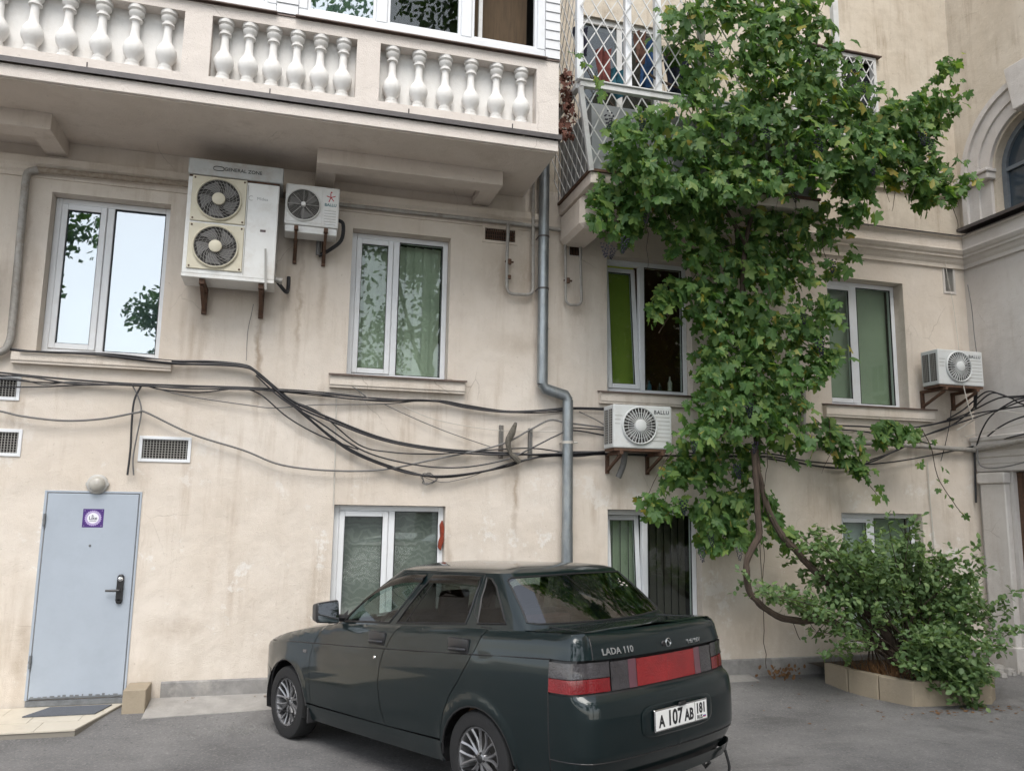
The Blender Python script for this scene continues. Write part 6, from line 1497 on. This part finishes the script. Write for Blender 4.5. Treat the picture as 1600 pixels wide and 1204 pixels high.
def utr(t, z): (sf, tf), (sr, tr) = corners(z); return 3.4-t/(tr-RCN)
def utf(t, z): (sf, tf), (sr, tr) = corners(z); return t/(tf-RCN)
ZR = 1.405
def W_(lst): return [(ug(s, z), z) for s, z in lst]
fw_ = W_([(.43,1.0),(.36,1.105),(.27,1.18),(.14,1.252),(-.02,1.315),(-.16,1.35),(-.30,1.368),(-.445,1.372),(-.38,1.28),(-.29,1.15),(-.19,1.032)])
rw_ = W_([(-.285,1.038),(-.36,1.15),(-.45,1.27),(-.535,1.374),(-.8,1.38),(-1.055,1.378),(-1.06,1.25),(-1.045,1.082)])
qw_ = W_([(-1.155,1.09),(-1.125,1.25),(-1.11,1.378),(-1.165,1.368),(-1.235,1.32),(-1.31,1.235),(-1.39,1.142),(-1.425,1.105)])
wsz = lambda lst: [(utf(t, z), z) for t, z in lst]
rgz = lambda lst: [(utr(t, z), z) for t, z in lst]
rg_ = rgz([(.668,1.12),(.635,1.20),(.605,1.29),(.58,1.362),(.545,1.378),(0,1.386),(0,1.10),(.35,1.102),(.60,1.108)])
ws_ = wsz([(.66,.985),(.60,1.16),(.52,1.345),(.46,1.372),(0,1.385),(0,.95),(.4,.955)])
frame = [(0,.90),(.5,.90),(1,.92),(1.2,.93),(1.5,.965),(1.8,1.0),(2.0,1.03),(2.2,1.055),(2.4,1.065),(2.9,1.07),(3.4,1.07),(3.4,ZR),(0,ZR)]
# scale u so the triangulation sees roughly metric cells
KU = 1.0
hol = [shrink(w_, -.0) for w_ in (fw_, rw_, qw_, rg_, ws_)]
emit('greenhouse_frame', [panel(frame, gh, .03, holes=hol)], paint, both=True)
# roof: shrinking rings over a spine
rp_, fs_ = [], []
NR, NU = 9, 68
for k in range(NR+1):
    f = 1-k/NR
    for i in range(NU+1):
        p = gh(3.4*i/NU, ZR); sp_ = Vector((min(max(p.x, -1.0), -.2), 0, 0)); q_ = sp_+(Vector((p.x, p.y, 0))-sp_)*f
        rp_.append(Vector((q_.x, q_.y, ZR+.050*(1-f**2.3)**.8)))
for k in range(NR):
    for i in range(NU): a = k*(NU+1)+i; fs_.append((a, a+1, a+NU+2, a+NU+1))
emit('roof', [(rp_, fs_)], paint, both=True)
def dark_edge(name, poly, parent, s, r=.006, m=None):
    pts = [gh(u, z) for u, z in resample(poly, .06)]; q = MB()
    q.tube([(p.x, p.y*s, p.z) for p in pts+[pts[0]]], r, 5, cap=False); return q.build(name, m or black, parent, local=True, smooth=True)
def open_edge(name, poly, parent, s, uc):
    # the outline without the edge on the centre line
    k = [i for i in range(len(poly)) if abs(poly[i][0]-uc) < .03]; i0 = k[-1]
    run = poly[i0:]+poly[:k[0]+1]; pts = [gh(u, z) for u, z in resample(run, .06)[:-max(1, int(math.hypot(run[0][0]-run[-1][0], run[0][1]-run[-1][1])/.06+.5))]]+[gh(*run[-1])]
    q = MB(); q.tube([(p.x, p.y*s, p.z) for p in pts], .007, 5); return q.build(name, black, parent, local=True, smooth=True)
for s in (1, -1):
    fdo, rdo = parts_side[('front', s)], parts_side[('rear', s)]
    emit('door_window', [panel(fw_, gh, .05)], gl_f, fdo, sides=s); dark_edge('window_seal', fw_, fdo, s, .008)
    emit('door_window', [panel(rw_, gh, .05)], gl_t, rdo, sides=s); dark_edge('window_seal', rw_, rdo, s, .008)
    qo = emit('quarter_window', [panel(qw_, gh, .05)], gl_t, sides=s); dark_edge('window_seal', qw_, qo, s, .007)
    # pillar and door gaps in the frame
    for L in ([(-.375,1.03),(-.43,1.11),(-.50,1.22),(-.565,1.33),(-.60,1.392)], [(-1.30,1.07),(-1.20,1.074),(-1.10,1.15),(-1.082,1.25),(-1.083,1.392)], [(.645,.955),(.53,1.02),(.42,1.12),(.25,1.235),(.05,1.32),(-.2,1.385),(-.6,1.396),(-1.08,1.396)]):
        pts = [gh(ug(a, z), z) for a, z in L]; q = MB(); q.tube([(p.x, p.y*s, p.z) for p in pts], .0035, 5); q.build('door_gap', black, fdo, local=True)
    # smoked rain deflectors over the door windows
    for L, dobj in (([(.27,1.185),(.14,1.258),(-.02,1.32),(-.16,1.356),(-.30,1.374),(-.45,1.378)], fdo), ([(-.53,1.378),(-.8,1.385),(-1.06,1.383)], rdo)):
        P, fs = [], []; L2, _ = catmull([Vector((a, z, 0)) for a, z in L], 4)
        for p in L2:
            a = gh(ug(p.x, p.y), p.y); b = gh(ug(p.x, p.y-.055), p.y-.055)+Vector((0, .022, 0)); P += [a+Vector((0, .006, 0)), a.lerp(b, .5)+Vector((0, .012, .004)), b]
        for i in range(len(L2)-1):
            for j in (0, 1): fs.append((i*3+j, i*3+j+1, i*3+j+4, i*3+j+3))
        emit('rain_deflector', [(P, fs)], mat('smoked_plastic', (.012,.010,.008), .12), dobj, sides=s)
rgo = emit('rear_window', [panel(rg_, gh, .05)], gl_r, both=True)
for s in (1, -1): open_edge('window_seal', rg_, rgo, s, 3.39)
wso = emit('windscreen', [panel(ws_, gh, .05)], gl_f, both=True)
for s in (1, -1): open_edge('window_seal', ws_, wso, s, .01)
# small white sticker on the rear glass
q = MB()
for k, (dx, dz, w) in enumerate(((-.02,.0,.03), (.015,.012,.02), (.03,-.01,.03), (-.03,-.018,.022), (.0,.028,.012))):
    t = -.44+dx; z = 1.30+dz; c = Vector((Sr(t, z)-.006, t, z)); q.bar(c+Vector((0, -w/2, 0)), c+Vector((-.004, w/2, .004)), .008, .002, (-1, 0, .7))
q.build('glass_sticker', M['cable_white'], rgo, local=True)
# ---- inner shell, floor, wheel wells
P, fs = [], []; nu_, nz_ = 90, 8
for i in range(nu_+1):
    u = UL*i/nu_; top_ = zt(u)-.035
    for j in range(nz_+1):
        z = .22+(top_-.22)*j/nz_; p = tub(u, z); pp, nn = plan(u); p = p-nn*.035; p.y = max(p.y, 0)
        P.append(p)
keep = lambda p: not any(math.hypot(p.x-c, p.z-.285) < .37 and p.y > .4 for c in (1.246, -1.25))
for i in range(nu_):
    for j in range(nz_):
        a = i*(nz_+1)+j; f = (a, a+1, a+nz_+2, a+nz_+1)
        if keep(sum((P[k] for k in f), Vector())/4): fs.append(f)
emit('inner_body', [(P, fs)], black, both=True)
q = MB(); q.box(-2.05, 1.9, -.62, .62, .20, .24); q.box(-2.0, -1.5, -.6, .6, .24, 1.04); q.box(.66, 1.85, -.62, .62, .24, .70); q.box(-.75, .66, -.74, .74, .22, .30); q.build('floor_pan', black, car, local=True)
for cs in (1.246, -1.25):
    for s in (1, -1):
        q = MB(); q.lathe([(.36, 0), (.36, .26), (0, .26)], 24, (cs, s*.80, .29), 'y')
        q.v = [(x, s*.80-s*abs(y-s*.80), max(z, .21)) for x, y, z in q.v]; q.build('wheel_well', black, car, local=True)
        pts = [tub(u_s(a), z)+Vector((0, -.006, 0)) for a, z in (FA if cs > 0 else RA) if z > .25]
        q = MB(); q.tube([(p.x, p.y*s, p.z) for p in pts], .008, 6); q.build('arch_lip', black, car, local=True, smooth=True)
# ---- wheels
def make_wheel():
    w = MB(); w.lathe([(.188, -.075), (.20, -.088), (.25, -.092), (.278, -.084), (.288, -.066), (.291, -.03), (.291, .03), (.288, .066), (.278, .084), (.25, .092), (.20, .088), (.188, .075), (.188, -.075)], 48, (0, 0, 0), 'y'); tyre = w.mesh('tyre', tyre_m, smooth=True)
    r_ = MB(); r_.lathe([(.189, .086), (.192, .078), (.180, .074), (.172, .05), (.165, -.05), (.188, -.07)], 48, (0, 0, 0), 'y')
    for k in range(8):
        for d in (-1, 1):
            a0 = k*2*math.pi/8; pts = []
            for j in range(6):
                t = j/5; rr = .035+.145*t; aa = a0+d*(.06+.17*t**1.2)+.05*t; pts.append((rr*math.cos(aa), .052+.022*t-.01*math.sin(t*3.1), rr*math.sin(aa)))
            r_.tube(pts, 1, 5, rads=[.013, .011, .010, .009, .010, .012])
    r_.lathe([(0, .066), (.03, .066), (.042, .058), (.05, .04), (.05, .0)], 20, (0, 0, 0), 'y'); rim = r_.mesh('rim', rim_m, smooth=True)
    d = MB(); d.lathe([(0, .012), (.12, .012), (.12, -.01), (0, -.01)], 28, (0, 0, 0), 'y'); d.disc((0, -.03, 0), .185, 28); disc = d.mesh('brake_disc', disc_m)
    c = MB(); c.lathe([(0, .072), (.02, .071), (.026, .066)], 14, (0, 0, 0), 'y')
    for k in range(4): a = k*math.pi/2+.4; c.lathe([(0, .068), (.008, .067), (.008, .05)], 8, (.034*math.cos(a), 0, .034*math.sin(a)), 'y')
    cap = c.mesh('hub_cap', black, smooth=True)
    return tyre, rim, disc, cap
wm = make_wheel()
for cs in (1.246, -1.25):
    for s in (1, -1):
        w = link('wheel', wm[0], car, (cs, s*.715, .289), (0, random.random()*6, 0 if s > 0 else math.pi)); w['label'] = 'black tyre on multi spoke alloy rim'
        link('rim', wm[1], w); link('brake_disc', wm[2], w); link('hub_cap', wm[3], w)
# mud flaps
for s in (1, -1):
    for a, z0_ in ((.86, .18), (-1.60, .14)): q = MB(); q.box(a-.006, a+.006, s*.755-.06, s*.755+.06, z0_, .30); q.build('mud_flap', satin, car, local=True, bevel=.004)
# ---- handles, locks, mirrors, repeater
for s in (1, -1):
    for (sa, z), dobj in (((-.125, .925), parts_side[('front', s)]), ((-1.06, .955), parts_side[('rear', s)])):
        c = tub(u_s(sa), z); q = MB(); q.box(c.x-.105, c.x+.105, c.y-.02, c.y+.010, z-.05, z+.045); q.v = [(x, y*s, zz_) for x, y, zz_ in q.v]; h_ = q.build('door_handle', M['black_plastic'], dobj, local=True, bevel=.012, seg=2, smooth=True)
        q = MB(); q.tube([(c.x-.085, c.y+.008, z-.022), (c.x-.06, c.y+.026, z-.02), (c.x+.06, c.y+.026, z-.024), (c.x+.085, c.y+.008, z-.026)], .012, 8); q.v = [(x, y*s, zz_) for x, y, zz_ in q.v]; q.build('handle_grip', M['black_plastic'], dobj, local=True, smooth=True)
    c = tub(u_s(-.125), .79); q = MB(); q.lathe([(0, .006), (.010, .005), (.013, 0)], 12, (c.x, c.y, .79), 'y'); q.v = [(x, y*s, z) for x, y, z in q.v]; q.build('key_lock', M['chrome'], parts_side[('front', s)], local=True, smooth=True)
    c = tub(u_s(.92), .735); q = MB(); q.box(c.x-.03, c.x+.03, c.y-.01, c.y+.006, .722, .748); q.v = [(x, y*s, z) for x, y, z in q.v]; q.build('side_repeater', lens_s, car, local=True, bevel=.004)
    # mirror
    q = MB(); q.add([(x, y, z) for x, y, z in ((.50,.80,1.00),(.50,1.00,1.02),(.50,1.0,1.145),(.50,.82,1.16),(.40,.80,.985),(.40,1.015,1.005),(.40,1.015,1.16),(.40,.815,1.175),(.55,.84,1.03),(.55,.95,1.04),(.55,.95,1.12),(.55,.85,1.13))], [(8,9,10,11), (0,1,9,8), (1,2,10,9), (2,3,11,10), (3,0,8,11), (0,4,5,1), (1,5,6,2), (2,6,7,3), (3,7,4,0), (4,7,6,5)])
    q.v = [(x, y*s, z) for x, y, z in q.v]; mo = q.build('wing_mirror', M['black_plastic'], car, local=True, bevel=.028, seg=4, smooth=True)
    q = MB(); q.add([(.398, .815, 1.0), (.398, 1.0, 1.018), (.398, 1.0, 1.147), (.398, .83, 1.16)], [(0,1,2,3)]); q.v = [(x, y*s, z) for x, y, z in q.v]; q.build('mirror_glass', mat('mirror', (.7,.72,.74), .03, 1.0), mo, local=True)
    q = MB(); q.tube([(.47, .70, 1.02), (.47, .83, 1.03)], .028, 8); q.add([(.58,.735,.985), (.40,.745,1.0), (.42,.72,1.09)], [(0,1,2)]); q.v = [(x, y*s, z) for x, y, z in q.v]; q.build('mirror_foot', M['black_plastic'], mo, local=True)
# ---- plate, badges, lock on the tail
def tail_frame(t, z, lift=.003):
    s_ = 1 if t >= 0 else -1
    p = tub(u_t(abs(t)), z); p.y *= s_; a = tub(u_t(abs(t)+.01 if t >= 0 else abs(t)+.01), z); 
    up_ = (tub(u_t(abs(t)), z+.01)-tub(u_t(abs(t)), z-.01)).normalized(); return p, up_
recess = MB(); n = 28
rc_ = [(.355*math.copysign(abs(math.cos(k*2*math.pi/n))**.35, math.cos(k*2*math.pi/n)), .575+.092*math.copysign(abs(math.sin(k*2*math.pi/n))**.45, math.sin(k*2*math.pi/n))) for k in range(n)]
def bx(t, z): p = tub(u_t(abs(t)), z); return p.x
recess.add([(bx(t, z)-.004, t, z) for t, z in rc_]+[(bx(t*.95, z)-.010, t*.95, .575+(z-.575)*.9) for t, z in rc_]+[(bx(0, .575)-.0005, t*.9, .575+(z-.575)*.8) for t, z in rc_], [(i, (i+1) % n, n+(i+1) % n, n+i) for i in range(n)]+[(n+i, n+(i+1) % n, 2*n+(i+1) % n, 2*n+i) for i in range(n)]+[tuple(range(2*n, 3*n))])
recess.build('plate_surround', paint, car, local=True, smooth=True)
xp = bx(0, .575)-.012
q = MB(); q.box(xp-.006, xp, -.268, .268, .513, .637); pl_o = q.build('number_plate', M['chrome'], car, local=True, bevel=.004); pl_o['label'] = 'white number plate with black characters in a steel surround'
q = MB(); q.box(xp-.0085, xp-.0062, -.256, .256, .522, .628); q.build('plate_face', mat('plate_white', (.78,.78,.77), .4), pl_o, local=True)
plate_ink = mat('plate_ink', (.012,.012,.014), .5)
def tail_text(s, size, t, z, x, m, parent, name, bold=.0, space=1.0, tiltx=0.0, sx=1.0, depth=.0008):
    o = link(name, text_mesh(name, s, size, m, depth, bold=bold, space=space), parent, (x, t, z)); o.rotation_euler = (math.pi/2+tiltx, 0, -math.pi/2); o.scale = (sx, 1, 1); return o
tail_text('A', .092, .205, .566, xp-.0095, plate_ink, pl_o, 'plate_characters', .003, sx=.85)
tail_text('107', .118, .075, .573, xp-.0095, plate_ink, pl_o, 'plate_characters', .003, sx=.86)
tail_text('AB', .092, -.068, .566, xp-.0095, plate_ink, pl_o, 'plate_characters', .003, sx=.8)
tail_text('181', .082, -.192, .586, xp-.0095, plate_ink, pl_o, 'plate_characters', .0025, sx=.85)
tail_text('RUS', .032, -.178, .537, xp-.0095, plate_ink, pl_o, 'plate_characters', .0005)
q = MB(); q.box(xp-.0095, xp-.0086, -.1315, -.1285, .522, .628); q.build('plate_divider', plate_ink, pl_o, local=True)
for k, c in enumerate(((.75,.75,.74), (.05,.08,.3), (.4,.03,.03))): q = MB(); q.box(xp-.0095, xp-.0086, -.243, -.213, .543-k*.006, .549-k*.006); q.build('plate_flag', mat('flag%d' % k, c, .5), pl_o, local=True)
q = MB(); q.box(xp-.02, xp-.003, -.035, .035, .632, .652); q.build('plate_lamp', black, pl_o, local=True, bevel=.005)
badge = mat('badge_chrome', (.55,.57,.58), .2, .9)
def on_lid(t, z): p = tub(u_t(abs(t)), z); return p.x
def lid_badge(txt, size, tc, zc, sx, bold, lift=.002):
    """raised letters laid onto the curved lid"""
    me = text_mesh('badge_lettering', txt, size, badge, .002, bold=bold, space=1.05)
    for v in me.vertices:
        t = tc-v.co.x*sx; z = zc+v.co.y; p = tub(u_t(abs(t)), z); v.co = (p.x-lift-(v.co.z+.002), math.copysign(p.y, t), z)
    return link('badge_lettering', me, boot)
lid_badge('LADA 110', .050, .45, .982, 1.15, .0012)
lid_badge('1.6i 16V', .036, -.30, .972, 1.25, .0004)
q = MB(); x_ = on_lid(0, .985); q.lathe([(0, -.010), (.014, -.009), (.018, 0)], 14, (x_, .03, .985), 'x'); q.build('boot_lock', black, boot, local=True, smooth=True)
q = MB(); q.lathe([(.022, -.004), (.024, -.007), (.028, -.004), (.028, 0)], 18, (x_, -.02, .987), 'x'); q.tube([(x_-.006, -.02-.016, .975), (x_-.007, -.02, .992), (x_-.006, -.02+.014, 1.0)], .004, 5); q.build('boat_badge', badge, boot, local=True, smooth=True)
# exhaust, tow eye, strap
q = MB(); q.tube([(-1.7, .34, .20), (-2.12, .34, .205)], .028, 12, cap=False); q.tube([(-1.5, .30, .21), (-1.85, .30, .21)], .075, 12); q.build('exhaust', M['rust'], car, local=True, smooth=True)
q = MB(); q.tube([(-2.06, -.46, .23), (-2.09, -.46, .19), (-2.06, -.46, .16), (-2.03, -.46, .19)], .012, 6); q.build('tow_eye', black, car, local=True)
q = MB(); q.tube([(-2.12, -.60, .25), (-2.14, -.61, .15), (-2.13, -.60, .08), (-2.15, -.605, .015)], .010, 6, smooth=4); q.build('earthing_strap', black, car, local=True)
# ---- cabin
def soft_box(name, x0, x1, y0, y1, z0, z1, m, lean=0.0, b=.04):
    q = MB(); q.box(x0, x1, y0, y1, z0, z1); q.v = [(x-lean*(z-z0), y, z) for x, y, z in q.v]; return q.build(name, m, car, local=True, bevel=b, seg=3, smooth=True)
for y in (.37, -.37):
    soft_box('front_seat', -.30, .28, y-.26, y+.26, .35, .56, cloth_d); soft_box('front_seat_back', -.32, -.18, y-.25, y+.25, .5, 1.08, cloth_d, .25); soft_box('head_rest', -.50, -.42, y-.13, y+.13, 1.08, 1.26, cloth_d, .2)
soft_box('rear_seat', -1.12, -.72, -.64, .64, .35, .56, tan_c); soft_box('rear_seat_back', -1.22, -1.08, -.64, .64, .5, 1.02, tan_c, .25)
soft_box('parcel_shelf', -1.72, -1.25, -.62, .62, 1.02, 1.05, cloth_d, 0, .01)
soft_box('parcel_cushion', -1.5, -1.32, .18, .52, 1.05, 1.14, cloth_r, .1, .03)
soft_box('dashboard', .45, .85, -.68, .68, .72, .96, cloth_d, 0, .05)
q = MB(); n = 24; c = Vector((.30, .37, .90)); a1_, a2_ = Vector((0, 1, 0)), Vector((-.4, 0, .92)).normalized(); q.tube([c+a1_*.18*math.cos(k*2*math.pi/n)+a2_*.18*math.sin(k*2*math.pi/n) for k in range(n+1)], .015, 6, cap=False); q.tube([c, c+Vector((.2, 0, -.08))], .03, 6); q.tube([c-a1_*.17, c+a1_*.17], .014, 5); q.build('steering_wheel', black, car, local=True, smooth=True)
# pale card leaning inside the rear glass
q = MB(); q.add([(-1.60, .60, 1.06), (-1.66, .28, 1.06), (-1.63, .28, 1.075), (-1.30, .60, 1.30), (-1.57, .60, 1.10)], [(0,1,2,4)]); q.build('shelf_card', M['pvc_old'], car, local=True)

# waist line crease and the seam round the bumper
for s in (1, -1):
    L = [(1.92,.735),(1.6,.763),(1.2,.788),(.78,.81),(.3,.834),(-.22,.86),(-.7,.885),(-1.2,.911),(-1.6,.932),(-1.865,.944)]
    q = MB(); q.tube([(p.x, (p.y+.0015)*s, p.z) for p in [tub(u_s(a), z) for a, z in L]], .0038, 5); q.build('waist_line', black, car, local=True)
    q = MB(); q.tube([(p.x, (p.y+.001)*s, p.z) for p in [tub(us, z) for z in (.25, .4, .55, .75, .94)]], .0035, 5); q.build('bumper_seam', black, car, local=True)
    q = MB(); q.tube([(p.x-.002, (p.y+.001)*s, p.z) for p in [tub(us+(UL-us)*k/14, .40) for k in range(15)]], .004, 5); q.build('bumper_groove', black, car, local=True)
soft_box('rear_head_rest', -1.36, -1.29, .2, .45, 1.02, 1.18, cloth_d, .2, .03); soft_box('rear_head_rest', -1.36, -1.29, -.45, -.2, 1.02, 1.18, cloth_d, .2, .03)
